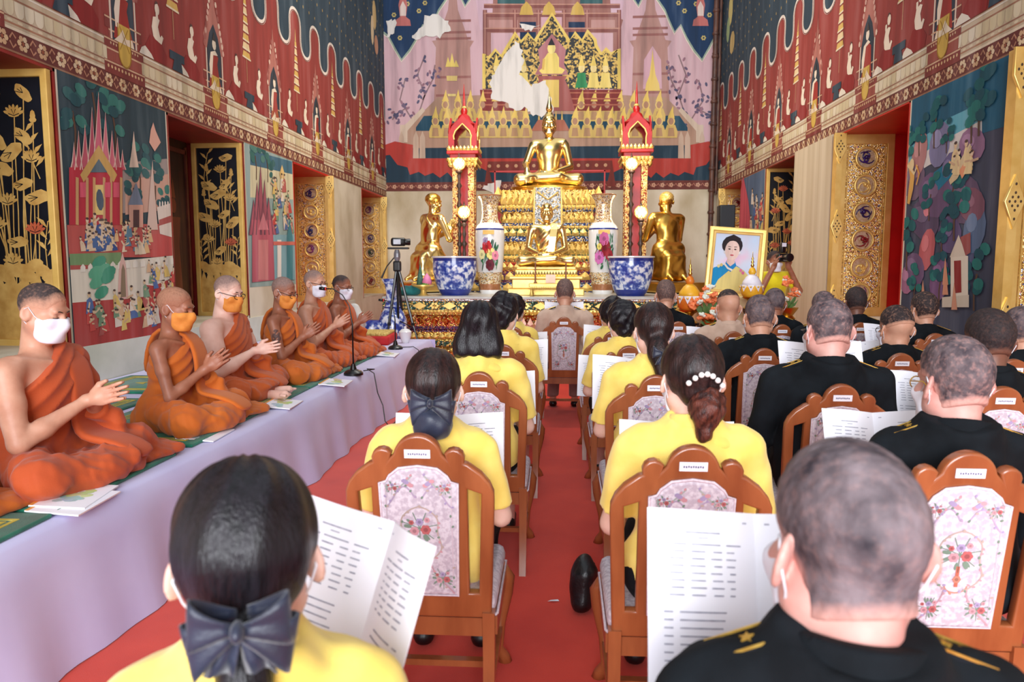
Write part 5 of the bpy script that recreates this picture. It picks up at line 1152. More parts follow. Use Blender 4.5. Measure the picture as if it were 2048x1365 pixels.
GUESTS = [
 dict(nm='W0', hx=510, hy=940, Y=.93, chair_px=None, book=(722, 1033, 1.32, -.7), label='woman in yellow with a navy bow on a long black ponytail, nearest the camera', clabel='', blabel='open booklet held by the nearest woman with the ponytail bow', hair=H_pony_bow, hcol=HR['black'], sk=SK['fair'], head=(.06, .2, 0), rz=.30, res=.010, hres=.005, seed=1, **YW),
 dict(nm='W1L', hx=865, hy=705, Y=2.27, chair_px=(835, 870), book=(907, 832, 2.68, .1), label='woman in yellow with a satin bow over a netted bun, left column second row', clabel='carved chair of the woman with the netted bun and satin bow', blabel='open booklet in front of the woman with the netted bun', hair=H_bun_bow, hcol=HR['brownblack'], sk=SK['fair'], head=(.16, .2, 0), wide=1.1, res=.010, hres=.006, seed=2, **YW),
 dict(nm='W2L', hx=960, hy=608, Y=3.32, chair_px=(958, 745), book=(1000, 748, 3.75, .1), label='woman in yellow with a smooth black bob reaching her collar', clabel='carved chair of the woman with the black bob', blabel='open booklet in front of the woman with the black bob', hair=H_bob, hcol=HR['black'], sk=SK['fair'], head=(-.1, .25, 0), res=.011, hres=.006, seed=3, wide=1.05, **YW),
 dict(nm='W3L', hx=1008, hy=590, Y=4.4, chair_px=(1006, 690), book=(1040, 684, 4.85, 0), label='woman in yellow with curled short hair, in front of the bobbed woman', clabel='carved chair in front of the bobbed woman', blabel='open booklet in front of the curly short-haired woman, left column', hair=H_short(2), hcol=HR['black'], sk=SK['fair'], head=(-.15, .2, 0), seed=4, **YW),
 dict(nm='W4L', hx=1026, hy=592, Y=5.35, chair_px=(1027, 655), book=(1050, 668, 5.8, 0), label='woman in yellow, foremost of the left column, mostly hidden', clabel='foremost carved chair of the left column', blabel='open booklet of the foremost woman, left column', hair=H_short(5), hcol=HR['black'], sk=SK['tan'], head=(-.1, .15, 0), seed=5, **YW),
 dict(nm='M0', hx=1130, hy=560, Y=6.75, chair_px=(1128, 635), book=(1128, 608, 7.22, 0), sex='m', label='man in beige uniform sitting alone in the centre aisle before the altar', clabel='carved chair standing alone in the centre of the red aisle', blabel='open booklet held by the beige-uniformed man in the aisle', hair=H_crop(.004, top=.004), hcol='fade', sk=SK['tan'], top=C_BEI, low=C_TRO, badges=True, seed=6, wide=1.05, head=(0, .05, 0)),
 dict(nm='W1R', hx=1384, hy=680, Y=2.18, chair_px=(1387, 893), book=(1345, 848, 2.62, -.04), label='woman in yellow with a pearl clip above an auburn bun', clabel='carved chair of the woman with the pearl hair clip', blabel='open booklet in front of the woman with the pearl clip', hair=H_pearl, hcol=HR['brownblack'], sk=SK['fair'], head=(.1, .2, 0), wide=1.1, res=.010, hres=.006, seed=7, **YW),
 dict(nm='W2R', hx=1307, hy=611, Y=3.2, chair_px=(1312, 752), book=(1258, 717, 3.68, -.05), label='woman in yellow with dark hair gathered in a low ponytail and ribbon', clabel='carved chair of the woman with the low ponytail', blabel='open booklet in front of the woman with the low ponytail', hair=H_low_pony, hcol=HR['brownblack'], sk=SK['fair'], head=(.1, .2, 0), res=.011, hres=.006, seed=8, wide=1.1, **YW),
 dict(nm='W3R', hx=1246, hy=606, Y=4.35, chair_px=(1258, 693), book=(1212, 716, 4.85, -.1), label='woman in yellow with swept short black hair, third of the right column', clabel='carved chair of the short-haired woman third in the right column', blabel='open booklet of the short-haired woman third in the right column', hair=H_short(8), hcol=HR['black'], sk=SK['fair'], head=(.1, .2, 0), seed=9, **YW),
 dict(nm='W4R', hx=1224, hy=598, Y=5.35, chair_px=(1226, 664), book=(1214, 655, 5.85, -.1), label='woman in yellow, foremost of the column right of the aisle', clabel='foremost carved chair of the column right of the aisle', blabel='open booklet of the foremost woman right of the aisle', hair=H_short(11), hcol=HR['black'], sk=SK['tan'], head=(.1, .15, 0), seed=10, **YW),
 dict(nm='Ma', hx=1705, hy=905, Y=.95, chair_px=None, book=(1500, 1028, 1.28, -.06), label='man with thinning grey hair in black uniform, nearest the camera', clabel='', blabel='open booklet held by the nearest grey-haired man', hair=H_crop(.004, .0, .004, -.078), hcol='grey', sk=SK['ruddy'], head=(.12, .15, 0), fat=.02, res=.010, hres=.005, seed=11, **BU),
 dict(nm='Mb', hx=1915, hy=680, Y=2.02, chair_px=(1940, 905), book=(1744, 826, 2.5, .0), label='grey-haired man with glasses and a white mask in black uniform, second row', clabel='carved chair of the grey-haired man with glasses, second row', blabel='open booklet held by the grey-haired man with glasses, second row', hair=H_crop(.005, top=.004, nape=-.07), hcol='salt', sk=SK['ruddy'], head=(.18, .1, 0), fat=.025, specs=M_BRASS, res=.010, hres=.006, seed=12, **BU),
 dict(nm='Mc', hx=1660, hy=603, Y=3.02, chair_px=(1685, 770), book=(1628, 690, 3.55, .0), label='heavy man with black-armed glasses and pink neck, filling his black uniform', clabel='carved chair of the heavy man with black-armed glasses', blabel='open booklet held by the heavy man with black-armed glasses', hair=H_crop(.006, top=.004), hcol='salt', sk=SK['ruddy'], head=(.1, .12, 0), fat=.04, specs=M_RIM, wide=1.12, res=.011, hres=.006, seed=13, **BU),
 dict(nm='Md', hx=1520, hy=594, Y=4.15, chair_px=(1530, 698), book=None, label='cropped grey-haired man in black uniform beside the heavy man', clabel='carved chair of the cropped man beside the heavy man', blabel='', hair=H_crop(.004, top=.004), hcol='salt', sk=SK['tan'], head=(.0, .1, 0), fat=.015, seed=14, wide=1.05, **BU),
 dict(nm='Me', hx=1795, hy=615, Y=4.05, chair_px=(1804, 708), book=(1722, 684, 4.5, .0), label='man with a high cropped crown and thin glasses in black uniform', clabel='carved chair of the man with high cropped crown and thin glasses', blabel='open booklet held by the man with high cropped crown', hair=H_crop(.004, .03, .004, -.03), hcol='crop', sk=SK['tan'], head=(.1, .1, 0), specs=M_RIM, seed=15, **BU),
 dict(nm='Mf', hx=1982, hy=625, Y=2.95, chair_px=(2010, 775), book=(1850, 748, 3.42, .0), label='man with dense black cropped hair at the right edge, in black uniform', clabel='carved chair of the man with dense black hair at right edge', blabel='open booklet held by the man with dense black hair', hair=H_crop(.008, top=.008), hcol='crop', sk=SK['dark'], head=(.05, .1, 0), fat=.015, seed=16, res=.011, hres=.006, **BU),
 dict(nm='Mg', hx=1850, hy=587, Y=5.15, chair_px=(1873, 668), book=(1770, 652, 5.6, .0), label='man in black uniform with cropped dark hair before the blue mural', clabel='carved chair before the blue mural on the right', blabel='open booklet held by the man before the blue mural', hair=H_crop(.005, top=.004), hcol='crop', sk=SK['tan'], head=(.1, .05, 0), seed=17, wide=1.05, **BU),
 dict(nm='Mh', hx=1457, hy=582, Y=5.3, chair_px=(1468, 664), book=(1418, 658, 5.75, .0), sex='m', label='man in beige uniform with shaved sides, below the framed portrait', clabel='carved chair of the beige-uniformed man below the portrait', blabel='open booklet of the beige-uniformed man below the portrait', hair=H_crop(.004, .05, .003, .0), hcol='crop', sk=SK['tan'], top=C_BEI, low=C_TRO, badges=True, seed=18, head=(.05, .05, 0), fat=.01),
 dict(nm='Mi', hx=1550, hy=577, Y=6.4, chair_px=(1565, 650), book=(1610, 671, 6.9, .0), label='dark-skinned man in black uniform in front of the photographer', clabel='carved chair in front of the photographer', blabel='open booklet of the man in front of the photographer', hair=H_crop(.004), hcol='salt', sk=SK['brown'], head=(-.1, .05, 0), seed=19, **BU),
 dict(nm='Mj', hx=1332, hy=562, Y=6.45, chair_px=(1357, 644), book=None, label='man in black uniform in the front row before the right blue jar', clabel='carved chair in the front row before the right blue jar', blabel='', hair=H_crop(.004, top=.003), hcol='fade', sk=SK['tan'], head=(0, .05, 0), seed=20, **BU),
 dict(nm='Mk', hx=1648, hy=586, Y=5.5, chair_px=(1664, 660), book=None, label='man in black uniform mostly hidden behind the heavy man with glasses', clabel='carved chair mostly hidden beyond the heavy man', blabel='', hair=H_crop(.005, top=.003), hcol='salt', sk=SK['ruddy'], head=(0, .1, 0), seed=21, **BU),
 dict(nm='Ml', hx=1713, hy=577, Y=6.2, chair_px=(1722, 646), book=None, label='dark-haired man in black uniform before the gilded medallion shutter', clabel='carved chair before the gilded medallion shutter', blabel='', hair=H_crop(.006, top=.005), hcol='crop', sk=SK['dark'], head=(-.05, .05, 0), seed=22, **BU),
 dict(nm='Mm', hx=2046, hy=618, Y=3.75, chair_px=(2030, 720), book=None, label='grey-haired man in black uniform cut by the right edge of the picture', clabel='carved chair under the grey-haired man at right picture edge', blabel='', hair=H_crop(.006, top=.003), hcol='salt', sk=SK['tan'], head=(0, .1, 0), seed=23, **BU),
]
PEOPLE = {}
for gd in GUESTS:
    gd = dict(gd); nm = gd['nm']; PEOPLE[nm] = seat_guest(**gd)
for nm, lb in (('W0', 'carved chair of the nearest woman with ponytail bow, below the picture edge'), ('Ma', 'carved chair of the nearest grey-haired man, below the picture edge')):
    r = PEOPLE[nm][0]; chair(r.location.x, r.location.y + .06, 0, lb)
# ------------------------------------------------------------------ monks on the platform
def robem(nm, a, b): return mat('robe_' + nm, a, rough=.8, rgb2=b, scale=5, detail=6, contrast=(.3, .7), bump=.12, bscale=260, sheen=.15)
ROBE = {'rust': robem('rust', (190, 80, 28), (172, 66, 20)), 'amber': robem('amber', (206, 108, 24), (190, 90, 18)), 'orange': robem('orange', (196, 90, 26), (180, 76, 20))}
def monk(px, py, Y, label, sk, hcol, robe, head, el, mask, specs=None, fat=0.0, brow=None, feet=False, tail=True, wide=1.0, res=.010, hres=.005, seed=0, hand=(.28, .36), tattoo=False):
    """local frame: faces +y, x to his right; origin on the mat under the hips; turned so that he faces the guests"""
    p = atY(px, py, Y); z0 = STZ + .018; crown = p.z - z0; lean = .07
    root = empty('person', (p.x - lean, p.y, z0), -math.pi / 2 + head[3], label, 'person', 'monks seated on the platform')
    k = crown / .865; kw = k * wide
    Z = lambda z: z * k
    lx = lambda z: lean * z / .6
    hy, hp, hr = head[:3]; hm = rotm(-hp, hr, hy); neck = np.array((0, lx(.6) - .025, Z(.60))); ht = neck + np.array((0, .045, .13 * k)); ht[2] += crown - (ht[2] + .119)
    sw = .185 * kw; B = S()
    B.cap((-.08 * kw, 0, .1), (.08 * kw, 0, .1), .105 * kw, k=.03); B.ell((0, lx(.25), Z(.24)), ((.125 + fat) * kw, .095 + fat, .17), k=.06); B.ell((0, lx(.42), Z(.405)), ((.15 + fat * .7) * kw, .10 + fat * .7, .15), k=.06)
    B.cap((-sw * .8, lx(.53), Z(.515)), (sw * .8, lx(.53), Z(.515)), .05 * k + fat * .3, k=.05); B.cap(neck + np.array((0, -.01, -.06)), ht + hm @ np.array((0, -.022, -.05)), .055 + fat * .5, .05 + fat * .4, k=.035)
    for e in (-1, 1): B.cap((e * .02, lx(.53) + .075, Z(.52)), (e * sw * .8, lx(.53) + .03, Z(.55)), .011, k=.022)
    B.at(ht, hm); head_ops(B, fat * .3); B.at()
    d = np.array((0, math.cos(el), math.sin(el))); wr_ = np.array((0, hand[0], Z(hand[1]))); arms = {}
    for e in (-1, 1):
        a = np.array((e * (sw + .008), lx(.5), Z(.50))); b = np.array((e * (sw + .045 + fat), lx(.4) + .09, Z(.215))); c = wr_ + np.array((e * .022, 0, 0)) - d * .03
        B.cap(a, a + (b - a) * .45, (.052 + fat * .7) * k, (.046 + fat * .7) * k, k=.035); B.cap(a + (b - a) * .45, b, (.046 + fat * .7) * k, .037 * k + fat * .4, k=.02); B.cap(b, b + (c - b) * .35, .037 * k + fat * .3, .038 * k + fat * .3, k=.015); B.cap(b + (c - b) * .35, c, .038 * k + fat * .3, .024, k=.02)
        hand_ops(B, frame_from(d, (e, 0, 0)), wr_ + np.array((e * .0135, 0, 0)), curl=.1, spread=.07, side=-e, flat=True); arms[e] = (a, b, c)
        kn = np.array((e * .29 * wide, .27, .085)); an = np.array((-e * .09, .34, .05)); B.cap((e * .09, .02, .1), kn, .085, .06, k=.03); B.cap(kn, an, .055, .036, k=.02)
        if feet:
            f0 = np.array((e * .07 + .02, .40 + .03 * e, .035)); fd = np.array((e * .25 + .25, .93, .1)); fd /= np.linalg.norm(fd); f1 = f0 + fd * .12
            B.cap(f0 - fd * .06, f1, .034, .03, k=.02); sd = np.array((fd[1], -fd[0], 0))
            for i in range(5): B.cap(f1 + sd * (.034 - .0165 * i) * e, f1 + fd * (.042 - .005 * i) + sd * (.036 - .018 * i) * e + np.array((0, 0, -.004)), .0125 if i == 0 else .0095, .010 if i == 0 else .008, k=.004)
    fine = [(ht - np.array((.115, .16, .16)), ht + np.array((.115, .16, .15)), hres), (wr_ - np.array((.06, .05, .09)), wr_ + np.array((.06, .19, .19)), .0042)]
    V, Q = smesh(B, (-.42, -.2, -.02), (.42, .62, crown + .04), res, fine); body = link(bpy.data.objects.new('body', np_mesh('body', V, Q, sk)), root)
    # robe: over the left shoulder, under the right arm
    T = S(); nd = np.array((.60, -.10, .80)); nd /= np.linalg.norm(nd)
    T.cap((-.085 * kw, 0, .11), (.085 * kw, 0, .11), .115 * kw, k=.03); T.ell((0, lx(.25), Z(.24)), ((.132 + fat) * kw, .10 + fat, .18), k=.06); T.ell((0, lx(.42), Z(.405)), ((.156 + fat * .7) * kw, .107 + fat * .7, .155), k=.06); T.cap((-sw * .82, lx(.53), Z(.515)), (sw * .5, lx(.53), Z(.515)), .055 * k + fat * .3, k=.05)
    T.cap((-.06, lx(.5), Z(.53)), (-.05, lx(.55) + .0, Z(.585)), .06, .05, k=.04)
    T.off(.017); T.disp(lambda x, y, z: .011 * (np.abs(np.sin(52 * (x * nd[0] + z * nd[2]) + 1.6 * np.sin(7 * z + 5 * y + seed) + 4 * y)) - .6) * np.clip((z - .1) * 5, 0, 1)); T.half(nd, (.165 * kw, lx(.4), Z(.405)), k=.006)
    a, b, c = arms[-1]; A = S(); A.cap(a, b, .068 * k, .068 * k, k=.02); A.cap(b, b + (c - b) * .72, .066 * k, .052, k=.03); A.half((c - b) / np.linalg.norm(c - b), b + (c - b) * .62, k=.006)
    A.box(b * .55 + c * .45 + np.array((-.035, -.01, -.10)), (.035, .12, .11), .03, k=.05); A.disp(lambda x, y, z: .010 * (np.abs(np.sin(40 * (z * .8 + y * .5) + 5 * x + seed)) - .6)); A.disp(wob(.004, 34, seed + 2)); T.sub(A, k=.035)
    Lg = S()
    for e in (-1, 1):
        kn = np.array((e * .30 * wide, .27, .085)); an = np.array((-e * .1, .37, .055)); Lg.cap((e * .1, .02, .11), kn, .112, .088, k=.04); Lg.cap(kn, an, .085, .06, k=.04)
    Lg.ell((0, .23, .05), (.30 * wide, .2, .075), k=.05); Lg.ell((0, -.04, .05), (.22, .12, .08), k=.05)
    if tail: Lg.ell((-.36, .25, .02), (.2, .17, .05), k=.05); Lg.ell((-.46, .33, .012), (.12, .1, .032), k=.04)
    Lg.disp(lambda x, y, z: .016 * (np.abs(np.sin(26 * (x * .8 + .12 * np.sin(11 * y + seed)) + 16 * z - 9 * y)) - .6) * np.clip(.45 + .6 * np.sin(7 * x + 5 * y + seed), 0, 1)); Lg.disp(wob(.007, 36, seed + 4)); Lg.disp(wob(.003, 80, seed + 6))
    Lg.half((0, 0, -1), (0, 0, .002), k=.004); T.sub(Lg, k=.05)
    if feet: T.box((0.05, .47, .03), (.17, .075, .05), .02, k=.03, op='x')
    sobj('robe', T, (-.64, -.24, -.02), (.46, .56, crown), res * .85, robe, root)
    # folded shawl over the left shoulder, falling to the lap
    x = -.115 * kw; path = [((x, -.135, Z(.30)), .07), ((x, -.118, Z(.46)), .075), ((x + .005, -.07, Z(.565)), .078), ((x + .01, .0, Z(.60)), .078), ((x + .012, lx(.5) + .075, Z(.56)), .078), ((x + .02, lx(.45) + .125, Z(.45)), .078), ((x + .03, lx(.4) + .14, Z(.34)), .078), ((x + .035, lx(.3) + .15, Z(.23)), .078), ((x + .04, .215, .185), .08), ((x + .03, .30, .17), .082), ((x + .0, .39, .135), .085), ((x - .02, .45, .07), .085)]
    mb = MB(); rings = []
    for i, (q, w) in enumerate(path):
        q = Vector(q); t = (Vector(path[min(i + 1, len(path) - 1)][0]) - Vector(path[max(i - 1, 0)][0])).normalized(); sx = Vector((1, 0, .12 if i in (2, 3, 4) else 0)).normalized(); n = sx.cross(t).normalized() * -1; h = .017 + fat * .2
        rings.append([tuple(q + n * (fat * .8) + sx * (w * math.cos(u_) * (1 if abs(math.cos(u_)) < .98 else 1)) + n * h * max(-1, min(1, 2.2 * math.sin(u_)))) for u_ in [2 * math.pi * j / 16 for j in range(16)]])
    mb.loft(rings, True, True, True); sh = mb.build('shawl', robe, root, smooth=True)
    sm = sh.modifiers.new('soft', 'SUBSURF'); sm.levels = 1; sm.render_levels = 1
    if tattoo:
        a, b, c = arms[1]; t = S(); m = a + (b - a) * .45; t.cap(a, m, (.052 + fat * .7) * k, (.046 + fat * .7) * k, k=.035); t.cap(m, b, (.046 + fat * .7) * k, .037 * k + fat * .4, k=.02); t.off(.0016); t.ell(m + np.array((.04, .01, .0)), (.05, .035, .075), k=.004, op='i'); t.disp(lambda x, y, z: np.clip(.004 * np.sin(130 * z + 2 * np.sin(90 * y)) * np.sin(120 * y + 1), -.0004, .01)); sobj('tattoo', t, m - .12, m + .12, .004, mat('blue_black_ink', (84, 62, 60), rough=.6, rgb2=(110, 74, 62), scale=60), root)
    crop_child(root, hm, ht, hcol if not isinstance(hcol, str) else crop_for(hcol, sk.name[5:]), fat * .3, .0018, .02, 0, .005, 'shaved_hair', temple=.062, nape=-.085, fade=.05)
    face_marks(root, hm, ht, sk, col=brow)
    if mask: mask_child(root, hm, ht, mask, fat * .3, .005)
    if specs: glasses_child(root, hm, ht, specs, fat * .3)
    return root
M_MATG = mat('green_mat', (10, 122, 92), rough=.85, rgb2=(4, 96, 72), scale=12, bump=.2, bscale=200, sheen=.2); M_MATY = mat('mat_gold_stripe', (206, 186, 84), rough=.8, rgb2=(180, 158, 60), scale=30)
def floor_mat(cx, cy, lx_, ly_, label, rz=0.0):
    root = MB(); root.rbox((0, 0, .009), (lx_, ly_, .018), .03, 4); m = root.build('sitting_mat', M_MATG, smooth=45, loc=(cx, cy, STZ), rz=rz, label=label, cat='mat', group='green sitting mats')
    for ins, w in ((.075, .016), (.105, .01), (.13, .01)):
        a, b = lx_ / 2 - ins, ly_ / 2 - ins; plate('stripe', [rect(-a, -b, a, b), rect(-a + w, -b + w, a - w, b - w)], .003, M_MATY, m, 0, ((0, 0, .0185), (1, 0, 0), (0, 1, 0), (0, 0, 1)))
    for e in (-1, 1):
        plate('stripe', [[(e * .02, -.06), (e * .12, 0), (e * .02, .06), (e * .035, 0)]], .003, M_MATY, m, 0, ((0, 0, .0185), (1, 0, 0), (0, 1, 0), (0, 0, 1)))
MONKS = [
 (-395, 560, 2.20, 'monk in orange cut off by the left picture edge', SK['tan'], 'shaveddark', ROBE['amber'], (0, .2, 0, 0), .4, None, None, .01, None, False, True, 1.05, 31, (.28, .36)),
 (75, 568, 3.05, 'young monk with a white mask and rust robe, nearest the camera', SK['tan'], 'shaveddark', ROBE['rust'], (.0, .28, 0, 0), .28, M_MASK, None, .012, None, False, True, 1.1, 32, (.30, .36)),
 (343, 575, 4.1, 'thin old monk with a bald crown and orange mask', SK['brown'], 'shavedtan', ROBE['amber'], (.0, .2, 0, 0), .62, M_MASKO, None, -.012, mat('grey_brow', (130, 110, 96), rough=.9), False, True, .92, 33, (.27, .37)),
 (450, 552, 5.05, 'stout fair monk with black glasses and orange mask', SK['fair'], 'shaved', ROBE['orange'], (-.25, .22, 0, .0), .2, M_MASKO, M_RIM, .03, None, True, False, 1.15, 34, (.30, .34)),
 (562, 555, 5.9, 'dark thin monk with wire glasses, orange mask and tattooed arm', SK['brown'], 'shaved', ROBE['amber'], (-.2, .3, 0, 0), .62, M_MASKO, M_RIM, -.008, None, False, True, .95, 35, (.26, .37)),
 (625, 541, 6.7, 'monk with glasses and white mask raising joined hands, before the round wire fan', SK['tan'], 'shaved', ROBE['orange'], (-.25, .1, 0, 0), .55, M_MASK, M_RIM, .005, None, False, True, 1.05, 36, (.28, .37)),
 (680, 551, 7.45, 'farthest monk with glasses and white mask, beside the red tray', SK['brown'], 'shaveddark', ROBE['orange'], (-.25, .15, 0, 0), .6, M_MASK, M_RIM, 0.0, None, False, True, 1.0, 37, (.27, .37)),
]
for (px, py, Y, lb, sk, hc, rb, hd, el, mk, sp, ft, bw, feet, tail, wd, sd, hn) in MONKS:
    monk(px, py, Y, lb, sk, hc, rb, hd, el, mk, sp, ft, bw, feet, tail, wd, seed=sd, hand=hn, tattoo=sd == 35)
for i, (cy, lb) in enumerate(((2.15, 'cut off by the left picture edge'), (3.06, 'under the nearest white-masked monk'), (4.1, 'under the thin bald monk'), (5.04, 'under the stout monk with bare feet'), (5.88, 'under the tattooed monk'), (6.68, 'under the monk before the wire fan'), (7.45, 'under the farthest monk'))):
    floor_mat(-2.37, cy, .86, .88 if i < 4 else .78, 'green mat with gold stripes ' + lb)
for cy, lb in ((4.55, 'nearer'), (5.6, 'farther')): floor_mat(-3.3, cy, .8, .8, 'green mat lying empty by the left wall, ' + lb + ' one')
# ------------------------------------------------------------------ altar
M_BUDDHA = mat('polished_gold', (250, 224, 156), rough=0.25, metal=1.0, rgb2=(242, 208, 130), scale=3, bump=0.02, bscale=60)
M_OLDGOLD = mat('aged_gold', (222, 180, 92), rough=0.32, metal=1.0, rgb2=(192, 146, 62), scale=4, bump=0.03, bscale=50)
M_MARBLE = mat('grey_marble', (196, 196, 190), rough=0.3, rgb2=(170, 170, 166), scale=5)
M_JRED = voronoi_mat('jewel_red', [((176, 36, 26), 4), ((206, 150, 60), 3), ((110, 24, 24), 2), ((190, 196, 210), .8)], 55, .3, .45, .7)
M_JORANGE = voronoi_mat('jewel_orange', [((196, 78, 30), 4), ((214, 160, 70), 3), ((130, 40, 20), 2), ((220, 200, 150), .8)], 45, .3, .45, .7)
M_JPURPLE = voronoi_mat('jewel_purple', [((84, 40, 86), 4), ((60, 30, 60), 2), ((206, 150, 70), 1.6), ((150, 50, 70), 1.5)], 60, .3, .4, .7)
M_JGREEN = voronoi_mat('jewel_green', [((36, 72, 52), 4), ((206, 160, 72), 2.4), ((24, 44, 40), 2), ((160, 196, 170), .6)], 55, .3, .4, .7)
M_JBLUE = voronoi_mat('jewel_blue', [((36, 56, 110), 4), ((206, 166, 80), 2), ((24, 34, 70), 2), ((190, 206, 226), 1.2)], 55, .3, .4, .7)
M_JSILVER = voronoi_mat('silver_mosaic', [((186, 190, 190), 4), ((226, 226, 220), 2), ((120, 124, 130), 2), ((196, 160, 90), 1.2)], 50, .25, .5, .7)
M_JGOLD = voronoi_mat('gold_relief', [((226, 178, 84), 5), ((176, 124, 46), 2.5), ((240, 206, 130), 2), ((110, 70, 24), 1.2)], 40, .3, .7, .9)
def petal_row(x0, x1, y, z, n, w, h, d, up=True, tip=.5):
    """row of lotus petals standing (or hanging) along x, each a small bulging leaf"""
    mb = MB(); s = 1 if up else -1
    for i in range(n):
        c = x0 + (x1 - x0) * (i + .5) / n
        mb.add([(c - w / 2, y, z), (c + w / 2, y, z), (c + w * .45, y - d * .6, z + s * h * .5), (c, y - d * .2, z + s * h), (c - w * .45, y - d * .6, z + s * h * .5), (c, y - d, z + s * h * .35)], [(0, 1, 5), (1, 2, 5), (2, 3, 5), (3, 4, 5), (4, 0, 5)])
    return mb
def petals4(o, hw, hd, z, n, w, h, d, m, up=True, name='petal_row'):
    """petal rows on the front and both flanks of a tier"""
    mb = petal_row(-hw, hw, -hd, z, n, w, h, d, up); k = max(2, int(n * hd / hw))
    for sx in (-1, 1):
        p = petal_row(-hd, hd, -hw, z, k, w, h, d, up); q = [((-v[1]) * sx, v[0], v[2]) for v in p.v]; mb.add(q, p.f)
    return mb.build(name, m, o, kind='stuff', fix=False)
AT_X, AT_Y, AT_Z = -.15, 11.75, 1.05
def altar_table():
    root = empty('altar_table', (AT_X, AT_Y, 0), 0, 'long tiered altar table with jewelled gold mouldings below the statues', 'altar'); hw, hd = 2.36, 1.55
    MB().box((0, 0, 1.035), (hw * 2, hd * 2, .03)).build('marble_top', M_MARBLE, root)
    tiers = [('top_moulding', 1.02, .985, .02, M_RED), ('frieze', .985, .86, .0, M_JGREEN), ('drip_moulding', .86, .79, .05, M_JGOLD), ('waist', .79, .62, .16, M_JORANGE), ('purple_band', .62, .54, .10, M_JPURPLE), ('lotus_band', .54, .42, .06, M_JGOLD), ('green_band', .42, .34, .03, M_JGREEN), ('foot_band', .34, .12, .08, M_JORANGE), ('plinth', .12, 0, .0, M_JRED)]
    for nm, a, b, ins, m in tiers: MB().box((0, 0, (a + b) / 2), ((hw - ins) * 2, (hd - ins) * 2, a - b)).build(nm, m, root)
    fz = MB()
    for i in range(22):
        c = -hw + hw * 2 * (i + .5) / 22
        if i % 2 == 0: fz.prism([(c - .1, .922), (c, .975), (c + .1, .922), (c, .87)], ((0, -hd, 0), (1, 0, 0), (0, 0, 1), (0, -1, 0)), .02)
        else:
            for k in range(6): fz.prism([(c + .045 * math.cos(k * 1.05) + .02 * math.cos(j * .9), .922 + .03 * math.sin(k * 1.05) + .017 * math.sin(j * .9)) for j in range(7)], ((0, -hd, 0), (1, 0, 0), (0, 0, 1), (0, -1, 0)), .016)
    fz.build('frieze_rosettes', M_GOLD, root, kind='stuff')
    petals4(root, hw + .0, hd + .0, .865, 90, .05, .08, .03, M_GOLD, False); petals4(root, hw - .06, hd - .06, .43, 44, .1, .1, .04, M_GOLD, True); petals4(root, hw - .12, hd - .12, .78, 26, .16, .15, .05, M_JORANGE, False); petals4(root, hw - .08, hd - .08, .33, 24, .18, .17, .05, M_JGOLD, False); petals4(root, hw - .1, hd - .1, .56, 60, .07, .05, .02, M_JPURPLE, True)
    mb = MB(); mb.box((0, -hd + .02 - .03, 1.003), (hw * 2, .012, .02)); mb.build('bead_line', M_JSILVER, root)
altar_table()
bench = empty('step_bench', (-.42, 9.85, 0), 0, 'low red lacquered bench with petal edge before the altar', 'bench')
MB().box((0, 0, .30), (.9, .5, .6)).build('bench_body', M_RED, bench); MB().box((0, 0, .62), (.96, .56, .05)).build('bench_top', M_GOLDP, bench)
petal_row(-.46, .46, -.281, .64, 10, .09, .16, .02, True).build('petal_row', mat('rose_gilt', (214, 170, 150), rough=.4, metal=.3, rgb2=(196, 140, 110), scale=12), bench, kind='stuff', fix=False)
for s_ in (-1, 1): MB().box((s_ * .2, -.26, .3), (.34, .02, .42)).build('bench_panel', mat('deep_red_panel', (176, 14, 14), rough=.4), bench)

